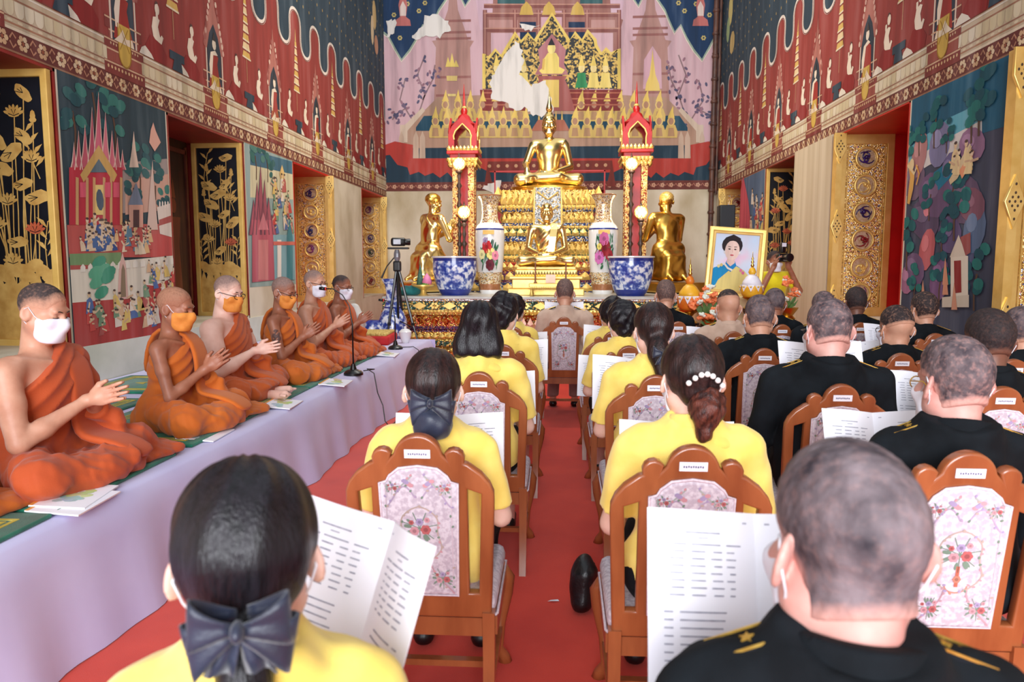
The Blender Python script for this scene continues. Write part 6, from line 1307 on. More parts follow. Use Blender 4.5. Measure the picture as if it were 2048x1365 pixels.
PED_Y = 13.0
def pedestal():
    root = empty('throne_pedestal', (-.19, PED_Y, AT_Z), 0, 'stepped gold and mosaic pedestal under the great seated Buddha', 'pedestal')
    T = [('base_step', 0, .16, 1.3, M_JBLUE), ('lion_step', .16, .34, 1.22, M_JPURPLE), ('lotus_step', .34, .5, 1.1, M_JRED), ('green_step', .5, .62, 1.02, M_JGREEN), ('column_step', .62, .84, .9, M_JGOLD), ('blue_step', .84, .92, .96, M_JBLUE), ('star_step', .92, 1.08, .9, M_JGREEN), ('bead_step', 1.08, 1.15, .84, M_JBLUE), ('column_tier', 1.15, 1.34, .76, M_JGOLD), ('blue_tier', 1.34, 1.44, .80, M_JBLUE), ('throne_top', 1.44, 1.70, .78, M_JGOLD)]
    for nm, a, b, hw, m in T: MB().box((0, 0, (a + b) / 2), (hw * 2, hw * 2 * .8, b - a)).build(nm, m, root)
    for z, hw, n, w, h, up in ((1.46, .8, 16, .09, .26, True), (1.44, .84, 26, .06, .09, False), (1.15, .78, 18, .07, .17, True), (1.1, .88, 24, .07, .08, False), (.93, .92, 14, .12, .13, True), (.62, .92, 20, .085, .2, True), (.6, 1.05, 26, .08, .1, False), (.36, 1.12, 20, .11, .13, True), (.2, 1.24, 14, .16, .14, True), (.02, 1.3, 14, .18, .13, True)):
        petals4(root, hw, hw * .8, z, n, w, h, .04, M_GOLD, up)
    for sx in (-1, 1):                                              # flame corners of the throne top
        mb = MB(); mb.add([(sx * .8, -.64, 1.5), (sx * .9, -.72, 1.62), (sx * .84, -.68, 1.76), (sx * .78, -.62, 1.68), (sx * .8, -.7, 1.6)], [(0, 1, 4), (1, 2, 4), (2, 3, 4), (3, 0, 4), (0, 3, 2, 1)]); mb.build('corner_flame', M_GOLD, root)
    b = MB(); b.prism([(-.22, 1.72), (.22, 1.72), (.23, 1.1), (.27, .9), (.36, .7), (.0, .5), (-.36, .7), (-.27, .9), (-.23, 1.1)], ((0, -.82, 0), (1, 0, 0), (0, 0, 1), (0, -1, 0)), .03); bn = b.build('mosaic_banner', M_JSILVER, root)
    e = MB(); e.tube([(x, -.86, z) for x, z in ((-.22, 1.72), (-.23, 1.1), (-.27, .9), (-.36, .7), (0, .5), (.36, .7), (.27, .9), (.23, 1.1), (.22, 1.72))], .016, 6); e.build('banner_edge', M_GOLD, bn, smooth=True)
    for i in range(3): z = 1.58 - i * .22; q = MB(); q.tube([(-.17, -.86, z + .06), (0, -.865, z - .06), (.17, -.86, z + .06)], .014, 5); q.build('chevron', M_GOLD, bn)
pedestal()

def seated_statue(name, loc, rz, sc, label, m, pose, head_kind, robe_m=None, k_flame=True, wide=1.0):
    """cross-legged gilded figure"""
    root = empty(name, loc, rz, label, 'statue', None, None, sc); B = S(); cr = .86
    B.cap((-.09, 0, .1), (.09, 0, .1), .105, k=.03); B.ell((0, .01, .24), (.115 * wide, .085, .16), k=.06); B.ell((0, .015, .41), (.15 * wide, .1, .14), k=.06); B.cap((-.155 * wide, 0, .52), (.155 * wide, 0, .52), .052, k=.05)
    B.cap((0, 0, .55), (0, .005, .66), .05, .045, k=.03); ht = np.array((0, .015, .735)); hm = rotm(-.06); B.at(ht, hm); head_ops(B, .002, 0)
    for e in (-1, 1): B.ell((e * .077, -.01, -.02), (.009, .02, .055), k=.008)
    B.at()
    for e in (-1, 1):
        kn = (e * .33, .24, .075); B.cap((e * .09, .02, .09), kn, .1, .07, k=.04); B.cap(kn, (-e * .12, .33, .075 + .03 * (e > 0)), .066, .045, k=.03)
        a = (e * .19 * wide, 0, .5)
        if pose == 'touch' and e > 0: b = (.27, .05, .27); c = (.25, .25, .19); B.cap(a, b, .05, .042, k=.03); B.cap(b, c, .041, .028, k=.015); hand_ops(B, frame_from((.05, .35, -1), (.1, 1, .3)), (.25, .27, .17), .1, .02, -1)
        else:
            b = (e * .25, .04, .24); c = (e * .07, .24, .16); B.cap(a, b, .05, .042, k=.03); B.cap(b, c, .041, .028, k=.015); hand_ops(B, frame_from((-e, .25, 0), (0, .1, -1)), (e * .06, .27, .155 + .01 * (e > 0)), .15, .0, e)
    B.ell((0, .3, .09), (.2, .09, .045), k=.04); B.half((0, 0, -1), (0, 0, .003), k=.004)
    V, Q = smesh(B, (-.45, -.2, -.02), (.45, .5, .9), .013, [(ht - .14, ht + .14, .007)]); link(bpy.data.objects.new('body', np_mesh('body', V, Q, m)), root)
    if head_kind == 'curls':
        h = S().at(ht, hm); h.ell((0, -.014, .036), (.08, .1, .088), k=.03); h.ell((0, -.02, .115), (.045, .05, .045), k=.02); h.half((0, 1, -.5), (0, .055, .035), k=.006); h.half((0, 0, -1), (0, 0, -.03), k=.01); h.disp(lambda x, y, z: .004 * np.sin(150 * x) * np.sin(150 * z) * np.sin(150 * y + 1)); h.at(); sobj('curled_hair', h, ht - .14, ht + .2, .007, m, root)
        f = MB(); f.lathe([(.03, .15), (.04, .18), (.034, .21), (.022, .25), (.012, .31), (.002, .38)], tuple(ht), 10); f.build('flame_finial', m, root, smooth=True)
    # robe edge and shawl fold across the chest
    r = S(); r.ell((0, .01, .24), (.122 * wide, .092, .17), k=.06); r.ell((0, .015, .41), (.157 * wide, .107, .145), k=.06); r.cap((-.16 * wide, 0, .52), (0, 0, .53), .058, k=.05); r.off(.004); r.half((.75, 0, .66), (.15, 0, .37), k=.004); r.half((0, 0, -1), (0, 0, .13), k=.01)
    if pose != 'touch': r.disp(lambda x, y, z: .004 * np.sin(80 * (x * .75 + z * .66)))
    sobj('robe', r, (-.3, -.2, .1), (.3, .25, .65), .011, m, root)
    s_ = MB(); pth = [(-.1, .03, .58), (-.1, .1, .5), (-.085, .125, .4), (-.07, .12, .28), (-.06, .13, .2)]; s_.loft([[(x - .045, y - .01, z), (x - .045, y + .008, z), (x + .045, y + .012, z), (x + .045, y - .01, z)] for x, y, z in pth], True, True, True); s_.build('shawl', m, root) if pose != 'touch' else None
    return root
zt = AT_Z + 1.70
bb = MB(); bb.lathe([(.52, 0), (.55, .02), (.5, .05), (.46, .06), (.49, .085), (.5, .1)], (0, 0, 0), 32, sy=.62); bb.build('oval_plinth', M_BUDDHA, smooth=40, loc=(-.19, PED_Y - .02, zt), label='oval gilded plinth directly under the great Buddha', cat='plinth').scale = (1.35, 1.35, 1)
seated_statue('buddha_statue', (-.19, PED_Y + .12, zt + .1), math.pi, 1.50, 'great gilded Buddha seated with one hand touching his knee', M_BUDDHA, 'touch', 'curls')
bs = empty('statue_base', (-.19, 11.05, AT_Z), 0, 'stepped gilded base under the seated gold monk statue', 'plinth')
for nm, a, b, hw in (('foot', 0, .1, .56), ('lattice_step', .1, .24, .5), ('ledge', .24, .28, .54), ('seat', .28, .38, .46), ('cushion', .38, .42, .44)): MB().rbox((0, 0, (a + b) / 2), (hw * 2, hw * 1.4, b - a), .012, 2).build(nm, M_GOLD, bs)
petal_row(-.46, .46, -.33, .28, 22, .04, .08, .02).build('petal_row', M_BUDDHA, bs, kind='stuff', fix=False)
ft = empty('offering_stand', (-.12, 10.52, AT_Z), 0, 'small gilded footed offering stand before the gold monk', 'stand')
MB().rbox((0, 0, .16), (.62, .26, .05), .01).build('stand_top', M_GOLD, ft); petal_row(-.3, .3, -.131, .14, 24, .025, .05, .012, False).build('petal_row', M_GOLD, ft, kind='stuff', fix=False)
for sx in (-1, 1):
    for sy in (-1, 1): MB().lathe([(.02, 0), (.03, .03), (.015, .07), (.03, .14)], (sx * .27, sy * .09, 0), 8).build('stand_leg', M_GOLD, ft, smooth=True)
MB().box((0, 0, .25), (.14, .1, .12)).build('incense_box', mat('old_silver', (180, 150, 130), rough=.4, metal=.6), ft)
for sx in (-1, 1): MB().lathe([(.03, .185), (.012, .21), (.01, .46), (.014, .48)], (sx * .22, 0, 0), 8).build('candle_stick', mat('copper_rod', (150, 100, 80), rough=.4, metal=.6), ft, smooth=True)
seated_statue('monk_statue', (-.19, 11.1, AT_Z + .42), math.pi, 1.12, 'gilded statue of a seated monk in front of the great pedestal', M_BUDDHA, 'lap', 'bald', wide=1.1)

def kneeling_statue(loc, rz, label, m, m2):
    root = empty('disciple_statue', loc, rz, label, 'statue', 'kneeling gilded disciples', None, (1.36, 1.36, 1.22)); B = S(); y0 = -.02
    B.cap((-.08, -.06, .42), (.08, -.06, .42), .1, k=.03); B.ell((0, -.03, .58), (.12, .09, .15), k=.06); B.ell((0, -.01, .74), (.15, .1, .14), k=.06); B.cap((-.16, 0, .85), (.16, 0, .85), .052, k=.05); B.cap((0, 0, .88), (0, .01, .98), .05, .046, k=.03)
    ht = np.array((0, .025, 1.06)); hm = rotm(-.08); B.at(ht, hm); head_ops(B, .0, 1); B.at(); w = np.array((0, .26, .70)); d = np.array((0, .35, .94))
    for e in (-1, 1):
        B.cap((e * .08, -.05, .4), (e * .1, .2, .09), .09, .07, k=.03); B.cap((e * .1, .2, .075), (e * .09, -.25, .07), .062, .04, k=.03); B.cap((e * .09, -.25, .07), (e * .09, -.32, .03), .035, .025, k=.02)
        a = np.array((e * .195, 0, .83)); b = np.array((e * .23, .1, .56)); c = w + np.array((e * .02, 0, -.02)); B.cap(a, b, .05, .04, k=.03); B.cap(b, c, .04, .026, k=.015); hand_ops(B, frame_from(d, (e, 0, 0)), w + np.array((e * .013, 0, 0)), .05, .03, -e, True)
    V, Q = smesh(B, (-.35, -.4, 0), (.35, .45, 1.2), .013, [(ht - .14, ht + .14, .008), (w - .08, w + .2, .006)]); link(bpy.data.objects.new('body', np_mesh('body', V, Q, m)), root)
    h = S().at(ht, hm); h.ell((0, -.014, .036), (.08, .101, .09), k=.03); h.half((0, 1, -.5), (0, .055, .035), k=.006); h.half((0, -.5, -1), (0, 0, -.05), k=.01); h.disp(lambda x, y, z: .003 * np.sin(170 * x) * np.sin(170 * z)); h.at(); sobj('curled_hair', h, ht - .15, ht + .15, .008, m2, root)
    T = S(); T.ell((0, -.03, .58), (.128, .1, .17), k=.06); T.ell((0, -.01, .74), (.158, .108, .145), k=.06); T.cap((-.165, 0, .85), (.0, 0, .86), .058, k=.05); T.off(.006); T.half((.72, 0, .69), (.15, 0, .72), k=.004); s2 = S(); s2.cap((-.09, -.06, .42), (.09, -.06, .42), .115, k=.03)
    for e in (-1, 1): s2.cap((e * .085, -.05, .4), (e * .1, .2, .1), .105, .085, k=.04); s2.cap((e * .1, .2, .085), (e * .09, -.2, .075), .075, .06, k=.04)
    s2.box((0, -.12, .2), (.15, .14, .19), .08, k=.06); s2.half((0, 0, -1), (0, 0, .004), k=.004); T.sub(s2, k=.04); T.disp(wob(.003, 40, 3)); sobj('robe', T, (-.35, -.36, -.01), (.35, .35, .95), .012, m, root)
    b = MB(); b.rbox((0, -.05, -.07), (.62, .86, .13), .02); b.build('plinth_step', m, root); return root
kneeling_statue((atY(866, 590, 12.0).x, 12.0, AT_Z + .18), R_(-48), 'gilded kneeling disciple with joined hands, left of the altar, in profile', M_BUDDHA, M_OLDGOLD)
kneeling_statue((atY(1330, 590, 12.0).x, 12.0, AT_Z + .18), R_(22), 'gilded kneeling disciple seen from behind, right of the altar', M_OLDGOLD, M_GOLD)

# ------------------------------------------------------------------ red and gold lantern towers, lamp posts
M_RLACQ = mat('red_lacquer_tower', (186, 30, 28), rough=.35, rgb2=(160, 20, 20), scale=6)
M_LATT = voronoi_mat('pierced_gilt', [((236, 186, 110), 5), ((150, 60, 40), 2.4), ((246, 214, 150), 2.4)], 46, .35, .5, .9)
def tower(x, y, label):
    root = empty('lantern_tower', (x, y, AT_Z), 0, label, 'tower', 'red and gold lantern towers'); w = .17
    MB().rbox((0, 0, .06), (.46, .46, .12), .02).build('tower_foot', M_LATT, root)
    for sx in (-1, 1):
        for sy in (-1, 1): MB().box((sx * w * .78, sy * w * .78, 1.12), (.10, .10, 2.0)).build('tower_post', M_LATT, root)
    MB().box((0, 0, 1.12), (.16, .16, 2.0)).build('tower_core', M_RLACQ, root)
    for z, hw, h, m in ((2.12, .21, .06, M_LATT), (2.19, .25, .07, M_JGOLD), (2.27, .22, .08, M_RLACQ), (2.33, .27, .05, M_RLACQ)): MB().rbox((0, 0, z), (hw * 2, hw * 2, h), .01, 1).build('tower_cornice', m, root)
    for z, hw in ((2.16, .25), (2.24, .27), (2.36, .27)): petals4(root, hw - .01, hw - .01, z, 8, .06, .08, .02, M_GOLD, z > 2.3)
    for a in range(4):                                              # four arched faces of the lantern
        arch = [(-.23, 0), (-.14, 0)] + [(-.14, .16)] + [(-.15, .22), (-.12, .30), (-.06, .36), (0, .42), (.06, .36), (.12, .30), (.15, .22)] + [(.14, .16), (.14, 0), (.23, 0), (.235, .24), (.18, .38), (.1, .46), (0, .56), (-.1, .46), (-.18, .38), (-.235, .24)]
        c, s = math.cos(a * math.pi / 2), math.sin(a * math.pi / 2); fr = ((s * .21, -c * .21, 2.38), (c, s, 0), (0, 0, 1), (s, -c, 0)); mb = MB(); mb.prism(arch, fr, .03); f = mb.build('lantern_arch', M_RLACQ, root)
        e = MB(); O, U, V, W = [Vector(t) for t in fr]; e.tube([O + U * u + V * v + W * .034 for u, v in arch[2:13]], .014, 5); e.build('arch_trim', M_GOLD, f)
        MB().lathe([(.02, 0), (.03, .05), (.02, .1), (.004, .2)], tuple(O + U * -.22 + V * .24), 6).build('corner_finial', M_RLACQ, root)
    MB().lathe([(.2, 2.78), (.22, 2.82), (.12, 2.9), (.1, 2.96), (.05, 3.0), (.06, 3.06), (.025, 3.12), (.018, 3.3), (.003, 3.5)], (0, 0, 0), 12).build('spire', M_RLACQ, root, smooth=40)
    MB().lathe([(.035, 3.08), (.05, 3.1), (.035, 3.13)], (0, 0, 0), 12).build('spire_ring', M_GOLD, root)
t1 = atY(930, 500, 12.6); t2 = atY(1268, 500, 12.6)
tower(t1.x, 12.6, 'tall red and gold lantern tower left of the Buddha'); tower(t2.x, 12.6, 'tall red and gold lantern tower right of the Buddha')
M_BULB = mat('lit_globe', (255, 236, 200), rough=.4, emit=((255, 206, 140), 1.3)); M_POST = mat('dark_turned_wood', (74, 52, 44), rough=.4, rgb2=(50, 34, 30), scale=8)
def lamp_post(px, gy, Y, label):
    g = atY(px, gy, Y); h = g.z - AT_Z; root = empty('lamp_post', (g.x, Y, AT_Z), 0, label, 'lamp', 'lit lamp posts on the altar'); pr = [(.10, 0), (.1, .03), (.03, .06)]; z = .1; i = 0
    while z < h - .2: pr += [(.022, z), (.05 if i % 2 == 0 else .036, z + .05), (.022, z + .1)]; z += .16; i += 1
    pr += [(.03, h - .16), (.06, h - .13), (.05, h - .1)]
    MB().lathe(pr, (0, 0, 0), 12).build('post', M_POST, root, smooth=True); MB().sphere((0, 0, h), .10, 16, 12).build('globe', M_BULB, root, smooth=True)
    for k in range(8):
        for s in (1, -1):
            c = MB(); c.tube([(.108 * math.sin(t) * math.cos(k * .785 + s * t * .8), .108 * math.sin(t) * math.sin(k * .785 + s * t * .8), h - .108 * math.cos(t)) for t in [.15 + 2.84 * j / 10 for j in range(11)]], .004, 4); c.build('cage_wire', M_BRASS, root)
    MB().lathe([(.03, h + .1), (.015, h + .13), (.004, h + .18)], (0, 0, 0), 8).build('finial', M_POST, root)
    l = bpy.data.lights.new('globe_light', 'POINT'); l.energy = 8; l.color = (1, .82, .55); l.shadow_soft_size = .1; o = bpy.data.objects.new('globe_light', l); COL.objects.link(o); o.parent = root; o.location = (0, -.14, h)
lamp_post(918, 328, 12.1, 'taller lit lamp post left of the Buddha'); lamp_post(928, 425, 11.9, 'shorter lit lamp post left of the Buddha'); lamp_post(1263, 328, 12.1, 'taller lit lamp post right of the Buddha'); lamp_post(1282, 425, 11.9, 'shorter lit lamp post right of the Buddha')

# ------------------------------------------------------------------ porcelain
M_BLUEWHITE = mat('blue_white_porcelain', (226, 230, 240), rough=.12, rgb2=(48, 66, 150), rgb3=(120, 140, 200), scale=15, detail=10, contrast=(.42, .58), spec=.6); M_COBALT = mat('cobalt_glaze', (48, 62, 150), rough=.12, rgb2=(36, 48, 126), scale=6); M_WPORC = mat('white_porcelain', (232, 232, 232), rough=.12, rgb2=(222, 222, 224), scale=5, spec=.6)
M_LACE = voronoi_mat('gilt_enamel_lace', [((222, 190, 130), 4), ((240, 232, 214), 3), ((150, 80, 56), 1.6), ((90, 110, 110), .6)], 75, .2, .2, .2); M_BRGLZ = mat('brown_glaze', (176, 120, 84), rough=.2, rgb2=(150, 96, 64), scale=20)
def jar(px, py, Y, hw_px, label):
    p = atY(px, py, Y); r = hw_px * Y / CAM_F; h = .575; root = empty('planter_jar', (p.x, Y, AT_Z), 0, label, 'jar', 'blue and white planter jars')
    pf = lambda t: r * (.66 + .34 * math.sin(min(1, t * 1.35) * 1.57))
    MB().lathe([(pf(t), h * t) for t in [.16 + .72 * i / 12 for i in range(13)]], (0, 0, 0), 32, False).build('painted_body', M_BLUEWHITE, root, smooth=True)
    MB().lathe([(r * .62, 0), (r * .64, .02), (pf(.06), .04), (pf(.16), .16 * h)], (0, 0, 0), 32).build('cobalt_foot', M_COBALT, root, smooth=40); MB().lathe([(pf(.88), .88 * h), (pf(.95), .95 * h)], (0, 0, 0), 32, False).build('cobalt_band', M_COBALT, root, smooth=True)
    MB().lathe([(r * .99, .95 * h), (r * 1.05, .965 * h), (r * 1.05, h), (r * .92, h), (r * .88, .8 * h), (r * .6, .1)], (0, 0, 0), 32, False).build('rim', M_WPORC, root, smooth=40); MB().lathe([(r * .9, .8 * h), (.001, .8 * h + .01)], (0, 0, 0), 24, False).build('soil', mat('dark_soil', (60, 50, 44), rough=.9), root)
jar(910, 590, 10.75, 44, 'blue and white jar on the altar, left of the gold monk'); jar(1261, 592, 10.75, 44, 'blue and white jar on the altar, right of the gold monk')
def tall_vase(px, py, Y, label, seed, pal):
    p = atY(px, py, Y); s = Y / CAM_F; root = empty('tall_vase', (p.x, Y, AT_Z), 0, label, 'vase', 'tall painted porcelain vases'); z = lambda y: (587 - y) * s
    def part(nm, pts, m, caps=False): MB().lathe([(w * s, z(y)) for w, y in pts], (0, 0, 0), 32, caps).build(nm, m, root, smooth=50)
    part('foot', [(19, 587), (20, 583), (20, 580)], M_WPORC, True); part('brown_band', [(20, 580), (21.5, 568)], M_BRGLZ); part('lace_band', [(21.5, 568), (25, 545)], M_LACE); part('white_body', [(25, 545), (27.5, 520), (29, 490), (29.3, 470), (28.6, 462)], M_WPORC); part('gilt_line', [(28.8, 462), (29.4, 460.5), (28.6, 459)], M_COBALT); part('shoulder', [(28.6, 459), (26, 454), (20, 448)], M_WPORC); part('lace_neck', [(20, 448), (16.5, 440), (15.5, 428), (16, 414), (18, 405), (22, 399), (24, 396)], M_LACE); part('lip', [(24, 396), (24.6, 394), (23, 393), (18, 400)], M_BRGLZ)
    MB().box((0, -28.4 * s, z(467)), (22 * s, .02, 8 * s)).build('gold_label', M_GOLDP, root)
    r = random.Random(seed); P = Paint(lambda u, v, o: ((29.6 * s + o + .004) * math.sin(u), -(29.6 * s + o + .004) * math.cos(u), v))
    for i in range(30): P.ell(r.uniform(-.5, .6), z(r.uniform(478, 535)), .1, .03, r.choice([(40, 96, 64), (60, 120, 80), (30, 70, 52)]), 1 + i % 2, 8, r.uniform(0, 3))
    for u, y, q, c in pal:
        for k in range(7): P.ell(u + q * .16 * math.cos(k * .9), z(y) + q * .05 * math.sin(k * .9), .11 * q, .04 * q, c, 3 + k % 2, 8)
        P.ell(u, z(y), .09 * q, .03 * q, tuple(t * .75 for t in c), 5, 8)
    P.strip([(-.6, z(510)), (-.3, z(490)), (-.05, z(478))], .03, (110, 70, 60), 2); P.build('painted_flowers', root)
tall_vase(980, 585, 11.5, 'tall white vase with red and yellow flowers left of the gold monk', 3, [(-.1, 495, 1.2, (190, 40, 46)), (.15, 508, 1.1, (236, 220, 130)), (-.45, 510, .9, (232, 222, 160)), (.45, 512, .9, (226, 130, 160)), (.1, 530, 1.1, (96, 24, 40)), (-.2, 484, .7, (170, 150, 190))])
tall_vase(1205, 585, 11.5, 'tall white vase with crimson and pink peonies right of the gold monk', 4, [(0, 480, 1.2, (196, 96, 150)), (.05, 498, 1.5, (130, 16, 30)), (-.3, 516, 1.2, (206, 110, 180)), (.35, 512, 1.0, (150, 30, 40)), (-.3, 495, .6, (226, 210, 110))])
fv = atY(786, 660, 9.85); root = empty('floor_vase', (fv.x, 9.85, 0), 0, 'large blue and white floor vase behind the camera tripod', 'vase')
MB().lathe([(.13, 0), (.15, .03), (.17, .3), (.2, .55), (.19, .75), (.15, .85)], (0, 0, 0), 28).build('painted_body', M_BLUEWHITE, root, smooth=True); MB().lathe([(.15, .85), (.12, .9), (.09, 1.0), (.085, 1.12), (.10, 1.22), (.14, 1.29), (.145, 1.31), (.12, 1.3)], (0, 0, 0), 28, False).build('neck', M_BLUEWHITE, root, smooth=True); MB().lathe([(.11, .9), (.125, .915), (.11, .93)], (0, 0, 0), 24, False).build('neck_ring', M_COBALT, root)
gs = atY(740, 680, 9.6); root = empty('garden_stool', (gs.x, 9.75, 0), 0, 'small blue and white porcelain drum stool by the left wall', 'stool')
MB().lathe([(.13, 0), (.15, .1), (.18, .35), (.17, .6), (.14, .72)], (0, 0, 0), 24).build('drum', M_BLUEWHITE, root, smooth=40); MB().lathe([(.14, .72), (.1, .75), (.02, .75)], (0, 0, 0), 24).build('top', M_COBALT, root, smooth=40)
# small offerings on the left of the altar
tr = atY(847, 588, 10.6); root = empty('footed_tray', (tr.x, 10.6, AT_Z), 0, 'small gold footed tray with lotus bud and green cone on the altar', 'tray')
MB().lathe([(.08, 0), (.05, .03), (.04, .08), (.12, .12), (.17, .14), (.17, .16), (.02, .14)], (0, 0, 0), 20).build('tray', M_GOLD, root, smooth=40); MB().lathe([(.06, .15), (.075, .2), (.05, .27), (.002, .33)], (.06, -.03, 0), 10).build('lotus_bud', mat('lotus_pink', (226, 140, 180), rough=.6, rgb2=(206, 110, 156)), root, smooth=True); MB().lathe([(.06, .15), (.045, .25), (.02, .38), (.003, .45)], (-.05, .02, 0), 10).build('leaf_cone', mat('leaf_green', (70, 110, 90), rough=.6, rgb2=(40, 80, 66), scale=30), root, smooth=True); MB().sphere((.05, -.06, .17), (.06, .04, .03)).build('leaf', mat('fresh_green', (90, 150, 60), rough=.6), root, smooth=True)
cl = atY(815, 585, 10.6); c = S(); c.ell((0, 0, .05), (.16, .12, .08), k=.05); c.ell((.08, 0, .07), (.1, .1, .08), k=.05); c.disp(wob(.02, 24, 3)); c.half((0, 0, -1), (0, 0, 0), k=.004); o = sobj('folded_cloth', c, (-.25, -.2, -.03), (.25, .2, .2), .014, cloth('teal', (16, 110, 112), (8, 86, 90)), None, label='crumpled teal cloth left on the altar corner', cat='cloth'); o.location = (cl.x, 10.6, AT_Z + .004)
# ------------------------------------------------------------------ portrait, offerings, flowers on the right
M_ORNFL = mat('orange_flower', (244, 150, 96), rough=.7, rgb2=(226, 110, 60), scale=30); M_WHFL = mat('white_flower', (236, 236, 226), rough=.7, rgb2=(214, 220, 206), scale=30); M_GRFL = mat('stem_green', (96, 130, 70), rough=.7, rgb2=(66, 100, 48), scale=20); M_YEL2 = mat('yellow_satin', (240, 186, 50), rough=.4, rgb2=(226, 160, 30), scale=8); M_ORG2 = mat('orange_satin', (226, 130, 40), rough=.4, rgb2=(206, 104, 26), scale=8); M_WSAT = mat('white_satin', (236, 232, 238), rough=.45, rgb2=(220, 214, 226), scale=8)
PY = 8.7
def portrait():
    c = [atY(1422, 457, PY), atY(1536, 458, PY), atY(1522, 592, PY), atY(1406, 598, PY)]
    w = (c[1] - c[0]).length; h = (c[0] - c[3]).length; ctr = (c[2] + c[3]) / 2
    root = empty('framed_portrait', (ctr.x, PY, ctr.z), 0, 'gold framed portrait of a woman in blue with a pale yellow sash', 'portrait'); root.rotation_euler = (R_(-9), R_(4.5), R_(-8))
    fr = ((0, 0, 0), (1, 0, 0), (0, 0, 1), (0, -1, 0)); a = w / 2; f = .052
    plate('outer_frame', [rect(-a, 0, a, h), rect(-a + f, f, a - f, h - f)], .05, M_GOLD, root, .014, fr); plate('inner_frame', [rect(-a + f * .95, f * .95, a - f * .95, h - f * .95), rect(-a + f * 1.5, f * 1.5, a - f * 1.5, h - f * 1.5)], .03, M_GOLDP, root, .006, fr)
    MB().box((0, .018, h / 2), (w - .04, .012, h - .04)).build('back_board', M_DARKWOOD, root)
    g = f * 1.45; iw, ih = w - 2 * g, h - 2 * g
    m = mat('photo_backdrop', (186, 206, 232), rough=.35, rgb2=(226, 160, 190), rgb3=(196, 196, 214), scale=3.2, detail=2, contrast=(.3, .66), coat=.3); pc = MB(); pc.box((0, .004, h / 2), (iw, .004, ih)); ph = pc.build('photograph', m, root)
    P = Paint(lambda u, v, o: (-iw / 2 + u * iw, .001 - o * .6, g + v * ih), None); E = lambda x, y: ((x - 1432) / (1526 - 1432), (592 - y) / (592 - 470))
    q = lambda *p: [E(x, y) for x, y in p]
    P.poly(q((1422, 593), (1424, 562), (1434, 545), (1452, 538), (1468, 536), (1484, 538), (1500, 548), (1512, 562), (1516, 593)), (30, 140, 196), 1)
    P.poly(q((1436, 593), (1446, 570), (1468, 548), (1480, 538), (1498, 546), (1514, 562), (1518, 593)), (226, 206, 130), 2); P.poly(q((1456, 540), (1460, 528), (1478, 528), (1482, 538), (1470, 552)), (34, 130, 196), 3)
    P.poly(q((1460, 532), (1462, 518), (1476, 518), (1478, 532), (1469, 540)), (232, 196, 184), 4); P.strip(q((1455, 534), (1464, 544), (1474, 548)), .035, (232, 226, 214), 5)
    u, v = E(1470, 503); P.ell(u - .01, v + .07, .235, .17, (44, 34, 38), 4, 16); P.ell(u, v - .02, .165, .175, (236, 204, 192), 5, 18); P.poly([(u - .18, v + .06), (u - .13, v + .13), (u, v + .15), (u + .13, v + .13), (u + .18, v + .06), (u + .17, v + .2), (u, v + .26), (u - .17, v + .2)], (44, 34, 38), 6)
    for e in (-1, 1): P.ell(u + e * .065, v + .0, .03, .012, (60, 44, 44), 7, 8); P.strip([(u + e * .035, v + .04), (u + e * .1, v + .045)], .01, (70, 50, 48), 7); P.ell(u + e * .17, v - .06, .02, .03, (226, 222, 220), 6, 6)
    P.strip([(u, v - .0), (u + .012, v - .06)], .012, (216, 170, 158), 7); P.ell(u + .0, v - .105, .045, .014, (196, 84, 96), 7, 8)
    for x, y, c_ in ((1444, 541, (226, 210, 150)), (1450, 538, (214, 190, 120)), (1492, 547, (226, 130, 160)), (1497, 552, (222, 110, 150))): P.ell(*E(x, y), .035, .03, c_, 6, 8)
    P.build('photo_print', ph)
    tb = empty('offering_table', (ctr.x, PY + .02, 0), 0, 'cloth-covered table below the gold framed portrait', 'table'); MB().rbox((0, 0, (ctr.z + .03) / 2 + .015), (.9, .4, ctr.z - .03), .03).build('table_cloth', mat('pale_gold_cloth', (226, 206, 160), rough=.8, rgb2=(206, 180, 130)), tb); MB().box((0, 0, .015), (.8, .34, .03)).build('table_foot', M_DARKWOOD, tb)
portrait()
def phum(px, pyb, Y, sc, m1, m2, label):
    """lotus-bud shaped offering on a gold footed bowl"""
    p = atY(px, pyb, Y); root = empty('lotus_bud_offering', (p.x, Y, p.z), 0, label, 'offering', None, None, sc)
    MB().lathe([(.13, 0), (.12, .02), (.06, .05), (.045, .1), (.09, .15), (.15, .18), (.16, .2)], (0, 0, 0), 20).build('footed_bowl', M_OLDGOLD, root, smooth=40)
    MB().lathe([(.14, .2), (.18, .26), (.195, .34), (.18, .40)], (0, 0, 0), 20).build('lower_bud', m2, root, smooth=True); MB().lathe([(.18, .40), (.155, .48), (.1, .56), (.04, .61)], (0, 0, 0), 20).build('upper_bud', m1, root, smooth=True)
    mb = MB()
    for k in range(10):
        a = k * .628; mb.add([(.198 * math.cos(a - .31), .198 * math.sin(a - .31), .42), (.198 * math.cos(a + .31), .198 * math.sin(a + .31), .42), (.212 * math.cos(a), .212 * math.sin(a), .30)], [(0, 1, 2)])
        MB().sphere((.205 * math.cos(a), .205 * math.sin(a), .385), (.02, .02, .02), 6, 5).build('gold_stud', M_GOLD, root, smooth=True)
    mb.build('petal_collar', M_WSAT, root, fix=False)
    MB().lathe([(.05, .60), (.07, .64), (.05, .70), (.02, .73)], (0, 0, 0), 12).build('bud_knob', m2, root, smooth=True); MB().lathe([(.02, .73), (.035, .76), (.015, .79), (.03, .82), (.012, .85), (.022, .88), (.008, .91), (.003, 1.0)], (0, 0, 0), 8).build('spire', M_OLDGOLD, root, smooth=True)
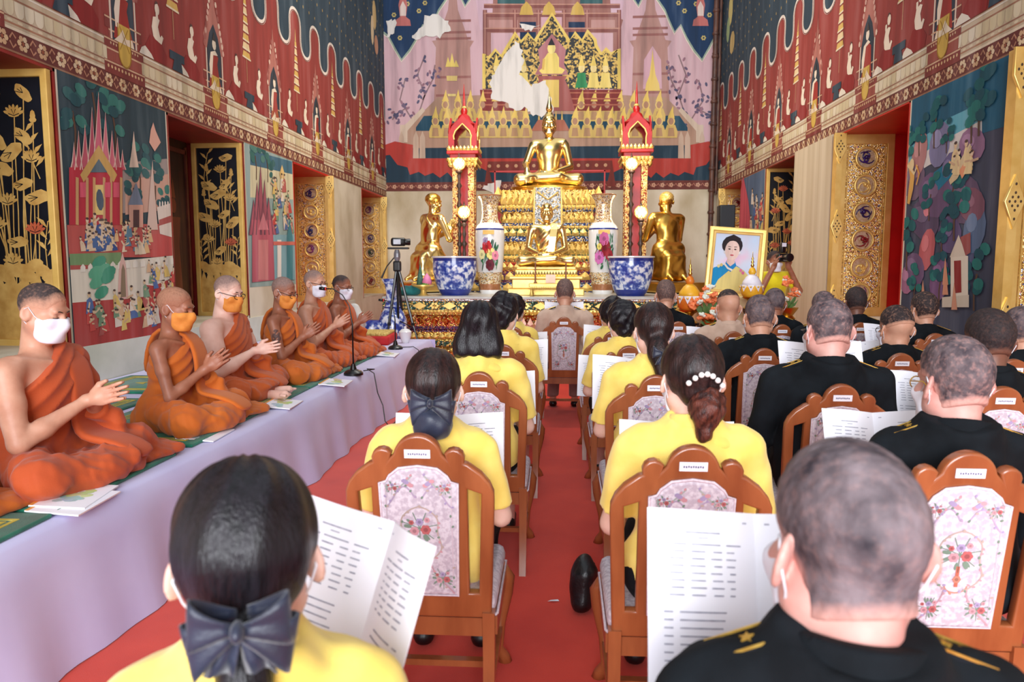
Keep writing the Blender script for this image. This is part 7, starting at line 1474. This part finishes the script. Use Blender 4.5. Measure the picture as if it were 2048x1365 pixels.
phum(1378, 646, 8.2, .72, M_YEL2, M_ORG2, 'orange and yellow lotus-bud offering left of the portrait'); phum(1502, 617, 8.15, .62, M_WSAT, M_YEL2, 'white lotus-bud offering in front of the portrait')
def ped_table(px, Y, zt, r, label):
    p = atY(px, 600, Y); root = empty('pedestal_table', (p.x, Y, 0), 0, label, 'table'); MB().lathe([(.11, 0), (.11, .03), (.04, .08), (.05, zt - .1), (r * .7, zt - .03), (r, zt - .02), (r, zt)], (0, 0, 0), 20).build('table', M_DARKWOOD, root, smooth=40)
ped_table(1378, 8.2, atY(1378, 646, 8.2).z, .12, 'small round table under the orange lotus-bud offering'); ped_table(1502, 8.15, atY(1502, 617, 8.15).z, .12, 'small round table under the white lotus-bud offering')
def flowers(px, py, Y, w, h, n, label, seed, z0=None, cols=(M_ORNFL, M_ORNFL, M_WHFL)):
    p = atY(px, py, Y); root = empty('flower_arrangement', (p.x, Y, p.z), 0, label, 'flowers', 'orange flower arrangements'); r = random.Random(seed)
    MB().lathe([(.09, 0), (.1, .02), (.07, .05), (.12, .12), (.13, .14)], (0, 0, 0), 14).build('bowl', M_OLDGOLD, root, smooth=40); lf = MB(); me = {}
    for i in range(12): a = r.uniform(0, 6.28); q = (w * .8 * math.cos(a), w * .5 * math.sin(a), .12 + r.random() * h * .6); lf.add([(0, 0, .1), (q[0] * .5 - .03, q[1] * .5, q[2] * .6), q, (q[0] * .5 + .03, q[1] * .5, q[2] * .6 + .02)], [(0, 1, 2, 3)])
    lf.build('foliage', M_GRFL, root, fix=False, kind='stuff')
    base = None
    for i in range(n):
        a = r.uniform(0, 6.28); k = math.sqrt(r.random()); q = (w * k * math.cos(a), w * .55 * k * math.sin(a), .14 + h * (1 - k * .7) * r.uniform(.6, 1)); m = cols[i % len(cols)]
        if m.name not in me:
            mb = MB()
            for j in range(7): t = j * .9; mb.sphere((.024 * math.cos(t), .024 * math.sin(t), .004 * (j % 2)), (.022, .022, .014), 6, 4)
            mb.sphere((0, 0, .014), .02, 6, 4); o = mb.build('blossom', m, root, smooth=True); me[m.name] = o.data
        else: o = link(bpy.data.objects.new('blossom', me[m.name]), root)
        o.location = q; o.rotation_euler = (r.uniform(-.6, .9), r.uniform(-.6, .6), 0)
flowers(1418, 652, 8.05, .2, .34, 26, 'orange flowers spilling left of the portrait', 1); flowers(1432, 672, 7.75, .22, .16, 24, 'low tray of orange and white flowers below the portrait', 2); flowers(1572, 640, 8.4, .16, .4, 22, 'orange flowers standing right of the portrait', 3)
for px, py, Y, lb in ((1418, 652, 8.05, 'round stand under the left orange flowers'), (1432, 672, 7.75, 'round stand under the low flower tray'), (1572, 640, 8.4, 'round stand under the right orange flowers')): ped_table(px, Y, atY(px, py, Y).z, .12, lb)
sp = atY(1451, 457, 13.2); root = empty('loudspeaker', (min(sp.x, 3.1), 13.2, 0), 0, 'black loudspeaker on a pole near the far right corner', 'loudspeaker'); zz = sp.z
MB().rbox((0, 0, zz + .2), (.27, .28, .4), .02).build('cabinet', mat('black_plastic', (22, 26, 32), rough=.5), root, smooth=40); MB().tube([(0, 0, 0), (0, 0, zz)], .02, 8).build('pole', M_RIM, root); MB().box((0, -.141, zz + .2), (.23, .006, .36)).build('grille', mat('dark_grille', (34, 38, 46), rough=.7, scale=200), root)
# ------------------------------------------------------------------ photographer
def photographer():
    p = atY(1549, 505, 9.3); root = empty('person', (p.x, 9.3, 0), math.pi + R_(14), 'photographer in a bright yellow shirt and white mask aiming a camera', 'person'); cr = 1.66; ht = np.array((0.02, .04, cr - .119)); hm = rotm(-.05); B = S(); sk = SK['brown']
    B.cap((-.08, 0, .9), (.08, 0, .9), .11, k=.03); B.ell((0, 0, 1.08), (.13, .1, .17), k=.06); B.ell((0, .01, 1.25), (.155, .11, .15), k=.06); B.cap((-.15, 0, 1.36), (.15, 0, 1.36), .052, k=.05); B.cap((0, 0, 1.38), ht + np.array((0, -.02, -.05)), .055, .05, k=.03); B.at(ht, hm); head_ops(B); B.at(); cm = ht + np.array((0, .18, .045))
    for e in (-1, 1):
        a = np.array((e * .2, 0, 1.34)); b = np.array((e * .26, .16, 1.18)); c = cm + np.array((e * .09, -.02, -.09)); B.cap(a, b, .05, .041, k=.03); B.cap(b, c, .041, .027, k=.015); hand_ops(B, frame_from((-e * .25, .25, 1), (e * .6, -.3, 0.2)), c, .7, .0, e)
        B.cap((e * .09, 0, .88), (e * .1, .02, .47), .085, .06, k=.03); B.cap((e * .1, .02, .47), (e * .1, 0, .08), .055, .04, k=.02); B.cap((e * .1, -.02, .035), (e * .1, .14, .03), .035, .03, k=.02)
    V, Q = smesh(B, (-.4, -.2, 0), (.4, .42, cr + .05), .014, [(ht - .15, ht + .15, .008), (cm - np.array((.2, .12, .22)), cm + np.array((.2, .12, .1)), .007)]); link(bpy.data.objects.new('body', np_mesh('body', V, Q, sk)), root)
    T = S(); T.cap((-.09, 0, .93), (.09, 0, .93), .115, k=.03); T.ell((0, 0, 1.08), (.14, .11, .18), k=.06); T.ell((0, .01, 1.25), (.163, .118, .155), k=.06); T.cap((-.155, 0, 1.36), (.155, 0, 1.36), .056, k=.05); T.off(.012)
    for e in (-1, 1): a = np.array((e * .2, 0, 1.34)); b = np.array((e * .26, .16, 1.18)); A = S(); A.cap(a, b, .066, .07, k=.02); A.half((b - a) / np.linalg.norm(b - a), a + (b - a) * .7, k=.004); T.sub(A, k=.03)
    T.half((0, 0, -1), (0, 0, .82), k=.004); T.half((0, 0, 1), (0, 0, 1.42), k=.006); T.disp(wob(.004, 30, 5)); sobj('shirt', T, (-.4, -.2, .8), (.4, .3, 1.45), .012, C_YTEE, root)
    W = S(); W.cap((-.09, 0, .9), (.09, 0, .9), .115, k=.03)
    for e in (-1, 1): W.cap((e * .09, 0, .88), (e * .1, .02, .47), .1, .075, k=.03); W.cap((e * .1, .02, .47), (e * .1, 0, .08), .072, .06, k=.03)
    W.half((0, 0, -1), (0, 0, .07), k=.004); sobj('trousers', W, (-.3, -.2, .05), (.3, .2, 1.02), .014, C_BLK, root)
    crop_child(root, hm, ht, crop_for('crop', 'brown'), 0, .006, 0, .006, .007); mask_child(root, hm, ht, M_MASK, 0, .006)
    cam_ = empty('camera_with_flash', (0, 0, 0), 0, 'black camera with flash held up by the photographer', 'camera'); M = Matrix.Translation(root.location) @ Matrix.Rotation(math.pi + R_(14), 4, 'Z'); q = M @ Vector(cm); cam_.location = q; cam_.rotation_euler = (0, 0, math.pi + R_(14))
    MB().rbox((0, 0, 0), (.14, .07, .1), .015).build('camera_body', M_RIM, cam_, smooth=40); l = MB(); l.M = Matrix.Rotation(R_(-90), 4, 'X'); l.lathe([(.04, .03), (.042, .09), (.05, .14), (.05, .17), (.043, .172)], (0, 0, 0), 20); l.build('lens', M_RIM, cam_, smooth=40); l = MB(); l.M = Matrix.Rotation(R_(-90), 4, 'X'); l.lathe([(.041, .168), (.0, .169)], (0, 0, 0), 20); l.build('front_glass', mat('lens_glass', (20, 22, 34), rough=.05, spec=.8), cam_)
    MB().rbox((0, 0, .12), (.06, .06, .13), .01).build('flash', M_RIM, cam_, smooth=40); MB().box((0, .031, .155), (.056, .006, .045)).build('flash_window', M_WSAT, cam_)
photographer()

# ------------------------------------------------------------------ things on and around the platform
def mic(px, py, tip, label):
    b = atZ(px, py, STZ + .01); root = empty('microphone_stand', (b.x, b.y, STZ), 0, label, 'microphone', 'gooseneck microphones'); t = atY(tip[0], tip[1], b.y); d = Vector((t.x - b.x, 0, t.z - STZ))
    MB().lathe([(.085, 0), (.085, .02), (.07, .035), (.03, .05), (.016, .1)], (0, 0, 0), 20).build('base', M_RIM, root, smooth=40); h = d.z
    pth = [(0, 0, .05), (0, 0, h * .6), (d.x * .1, 0, h * .8), (d.x * .35, 0, h * .93), (d.x * .7, 0, h), (d.x, 0, h - .0)]; MB().tube(pth, [.008, .007, .005, .005, .005, .006], 8).build('gooseneck', M_RIM, root, smooth=True)
    MB().tube([(d.x, 0, h), (d.x - .05 * (1 if d.x < 0 else -1), 0, h + .004)], [.016, .014], 10).build('capsule', M_RIM, root, smooth=True); MB().tube([(d.x + .012, 0, h), (d.x + .004, 0, h)], .0165, 10).build('red_ring', mat('red_ring_light', (226, 60, 50), rough=.3), root)
mic(707, 748, (650, 578), 'gooseneck microphone standing before the monk with wire glasses'); mic(791, 697, (766, 601), 'gooseneck microphone at the far end of the platform')
def cable(pts, label, r=.005):
    c = MB(); c.tube(pts, r, 6); return c.build('cable', M_RIM, label=label, cat='cable', smooth=True)
b = atZ(727, 742, STZ + .008); ex = edge_x(b.y + .1); y = b.y + .08
cable([(b.x, b.y, STZ + .008), (b.x + .08, y, STZ + .012), (ex - .02, y + .02, STZ + .012), (ex + .045, y + .02, STZ - .03), (ex + .075, y + .02, STZ * .6), (ex + .125, y + .01, .2), (ex + .15, y - .02, .06), (ex + .19, y - .03, .012), (ex + .23, y - .08, .01), (ex + .19, y - .12, .01), (ex + .15, y - .07, .012), (ex + .2, y + .1, .01), (ex + .2, y + .6, .01)], 'black cable hanging down the white cloth to the floor')
b = atZ(800, 695, STZ + .008); ex = edge_x(b.y); cable([(b.x, b.y, STZ + .008), (b.x + .12, b.y + .02, STZ + .01), (ex - .01, b.y + .05, STZ + .012), (ex + .05, b.y + .06, STZ - .03), (ex + .09, b.y + .06, .3), (ex + .16, b.y + .06, .02)], 'black cable at the far end of the white platform')
def lying_booklet(px, py, rz, label, n=1):
    p = atZ(px, py, STZ + .004)
    for i in range(n):
        root = empty('closed_booklet', (p.x - .03 * i, p.y + .05 * i, STZ + .012 + .007 * i), rz + .1 * i, label if i == 0 else 'second white booklet fanned under the nearest one', 'booklet', 'closed booklets lying on the white cloth'); root.rotation_euler = (0, .085, rz + .1 * i); cb = MB(); cb.box((0, 0, .003), (.21, .297, .006)); cv = cb.build('cover', M_PAPER, root); MB().box((-.098, 0, .0064), (.014, .297, .0012)).build('orange_edge', mat('orange_print', (244, 170, 80), rough=.6), root)
        r = random.Random(int(px)); P = Paint(lambda u, v, o: (u, v, .0062 + o * .3))
        for u, v, c in ((0, -.07, (170, 200, 200)), (.01, .03, (206, 216, 150)), (-.02, .1, (214, 200, 160))):
            for _ in range(9): P.ell(u + r.uniform(-.04, .04), v + r.uniform(-.04, .04), .026, .018, tuple(t + r.randint(-10, 14) for t in c), 1, 8, r.uniform(0, 3))
        P.build('cover_picture', cv)
lying_booklet(150, 1008, .05, 'white booklet with orange edge on the cloth beside the nearest monk', 2); lying_booklet(412, 872, .05, 'white booklet with orange edge beside the thin bald monk'); lying_booklet(563, 811, .05, 'white booklet lying in front of the stout monk'); lying_booklet(672, 768, .05, 'white booklet lying in front of the tattooed monk'); lying_booklet(775, 711, .05, 'white booklet lying before the red cushion')
rc = atZ(765, 688, STZ); root = empty('red_tray', (rc.x - .25, rc.y + .1, STZ), .05, 'red cushion tray with woven gold top at the platform end', 'cushion')
MB().rbox((0, 0, .055), (.72, .62, .11), .03).build('red_sides', mat('red_velvet', (206, 30, 34), rough=.7, rgb2=(180, 20, 26)), root, smooth=40); MB().rbox((0, 0, .125), (.66, .56, .04), .015).build('woven_top', voronoi_mat('woven_gold', [((214, 186, 104), 4), ((190, 156, 76), 3), ((230, 206, 130), 2)], 70, .7, .1, .4), root, smooth=40)
bw = atZ(795, 676, STZ + .1); root = empty('white_cup', (bw.x + .02, bw.y + .35, STZ), 0, 'white lidded cup beside the red cushion tray', 'cup'); MB().lathe([(.04, 0), (.05, .02), (.075, .1), (.08, .14), (.07, .14), (.04, .03)], (0, 0, 0), 18).build('cup_body', M_WPORC, root, smooth=40); MB().lathe([(.08, .14), (.05, .17), (.015, .18), (.018, .2), (.004, .21)], (0, 0, 0), 18).build('lid', M_WPORC, root, smooth=40)
wb_ = atY(704, 662, 8.0); s = S(); s.box((0, 0, .22), (.13, .1, .22), .07, k=.02); s.ell((0, 0, .46), (.08, .06, .08), k=.06); s.disp(wob(.012, 22, 2)); s.half((0, 0, -1), (0, 0, .002), k=.004); o = sobj('cloth_bag', s, (-.2, -.16, -.02), (.2, .16, .58), .014, mat('white_nylon', (226, 226, 222), rough=.6, rgb2=(206, 208, 206), scale=6), None, label='white cloth bag standing behind the farthest monk', cat='bag'); o.location = (wb_.x, 8.05, STZ); MB().tube([(-.06, -.11, .42), (-.08, -.13, .3), (-.05, -.12, .2)], .012, 6).build('green_print', M_GRFL, o)
fn = atY(628, 580, 7.6); root = empty('standing_fan', (fn.x - .05, 7.75, STZ), R_(-70), 'round wire fan behind the monk with raised hands', 'fan'); hz = fn.z - STZ; M_WIRE = mat('white_wire', (226, 226, 226), rough=.4)
for i, rr in enumerate((.21, .17, .12, .06)): c = MB(); c.tube([(rr * math.cos(a), -.05, hz + rr * math.sin(a)) for a in [2 * math.pi * k / 28 for k in range(28)]], .004 if i else .008, 5, closed=True); c.build('cage_ring', M_WIRE, root, smooth=True)
for k in range(24): a = k * math.pi / 12; c = MB(); c.tube([(.02 * math.cos(a), -.06, hz + .02 * math.sin(a)), (.21 * math.cos(a), -.05, hz + .21 * math.sin(a))], .002, 4); c.build('cage_wire', M_WIRE, root)
for k in range(3):
    a = k * 2.094; c = MB(); c.add([(.03 * math.cos(a), -.02, hz + .03 * math.sin(a)), (.17 * math.cos(a - .4), -.0, hz + .17 * math.sin(a - .4)), (.18 * math.cos(a), -.02, hz + .18 * math.sin(a)), (.16 * math.cos(a + .45), -.04, hz + .16 * math.sin(a + .45))], [(0, 1, 2, 3)]); c.build('blade', mat('clear_blue_blade', (190, 206, 226), rough=.2), root, fix=False)
MB().lathe([(.05, hz - .06), (.06, hz), (.05, hz + .06)], (0, .06, 0), 14).build('motor', M_WIRE, root, smooth=40); MB().tube([(0, .05, 0), (0, .05, hz - .04)], .014, 8).build('stand', M_WIRE, root); MB().lathe([(.15, 0), (.15, .02), (.03, .05)], (0, .05, 0), 20).build('foot', M_WIRE, root, smooth=40)
# tripod with video camera
tp = atY(794, 500, 9.72); root = empty('tripod', (tp.x, 9.72, 0), 0, 'black camera tripod standing before the floor vase', 'tripod'); zt_ = tp.z
MB().tube([(0, 0, .5), (0, 0, zt_ - .08)], .016, 8).build('centre_column', M_RIM, root)
for k, (dx, dy) in enumerate(((-.22, -.12), (.42, -.1), (.05, .35))):
    lg = MB(); lg.tube([(dx * .06, dy * .06, zt_ - .28), (dx * .5, dy * .5, (zt_ - .28) * .5)], .019, 8); lg.tube([(dx * .48, dy * .48, (zt_ - .28) * .52), (dx, dy, .01)], .013, 8); l = lg.build('leg', M_RIM, root); MB().lathe([(.026, 0), (.026, .04)], (dx * .5, dy * .5, (zt_ - .28) * .48), 8).build('leg_clamp', M_RIM, l); br = MB(); br.tube([(0, 0, .75), (dx * .52, dy * .52, (zt_ - .28) * .46)], .007, 6); br.build('spreader', M_RIM, root)
MB().rbox((0, 0, zt_ - .22), (.1, .1, .14), .02).build('shoulder', M_RIM, root); MB().lathe([(.03, zt_ - .15), (.045, zt_ - .1), (.045, zt_ - .05), (.03, zt_)], (0, 0, 0), 12).build('fluid_head', mat('grey_metal', (150, 150, 156), rough=.4, metal=.5), root); MB().tube([(-.02, 0, zt_ - .08), (-.13, -.05, zt_ - .22), (-.2, -.08, zt_ - .38)], [.008, .008, .014], 8).build('pan_handle', M_RIM, root); MB().rbox((.02, 0, zt_ + .02), (.28, .1, .025), .006).build('plate', M_RIM, root)
vc = empty('video_camera', (tp.x + .02, 9.72, zt_ + .035), R_(-75), 'small black video camera mounted on the tripod', 'camera'); MB().rbox((0, 0, .07), (.09, .2, .11), .03).build('camera_body', M_RIM, vc, smooth=40); l = MB(); l.M = Matrix.Translation((0, 0, .07)) @ Matrix.Rotation(R_(-90), 4, 'X'); l.lathe([(.042, .09), (.045, .15), (.04, .16), (.0, .155)], (0, 0, 0), 16); l.build('lens', M_RIM, vc, smooth=40); MB().rbox((.05, -.02, .07), (.012, .1, .07), .004).build('side_screen', mat('grey_metal', (150, 150, 156)), vc)
# bag and scrap on the red carpet
pb = atZ(1166, 1219, 0); s = S(); s.box((0, 0, .10), (.075, .05, .10), .045, k=.02); s.ell((0, 0, .2), (.05, .03, .035), k=.05); s.disp(wob(.005, 34, 3)); s.half((0, 0, -1), (0, 0, .002), k=.004); o = sobj('handbag', s, (-.12, -.1, -.02), (.12, .1, .27), .008, mat('black_leather', (24, 24, 28), rough=.35, rgb2=(14, 14, 16), scale=14, bump=.2, bscale=60), None, label='black leather handbag on the carpet beside the pearl-clip woman', cat='handbag'); o.location = (pb.x, pb.y, .0); o.rotation_euler = (0, R_(6), R_(70)); MB().tube([(-.05, 0, .195), (-.02, -.034, .2), (.02, -.034, .2), (.05, 0, .195), (.02, .034, .2), (-.02, .034, .2)], .006, 6, closed=True).build('gathered_band', M_RIM, o, smooth=True)
sc_ = atZ(1106, 1204, 0); q = MB(); q.add([(-.025, -.008, .004), (.0, -.012, .008), (.028, .0, .003), (.022, .012, .006), (-.01, .01, .003)], [(0, 1, 2, 3, 4)]); q.build('paper_scrap', M_PAPER, loc=(sc_.x, sc_.y, .0), label='tiny white paper scrap on the red aisle carpet', cat='paper', fix=False)
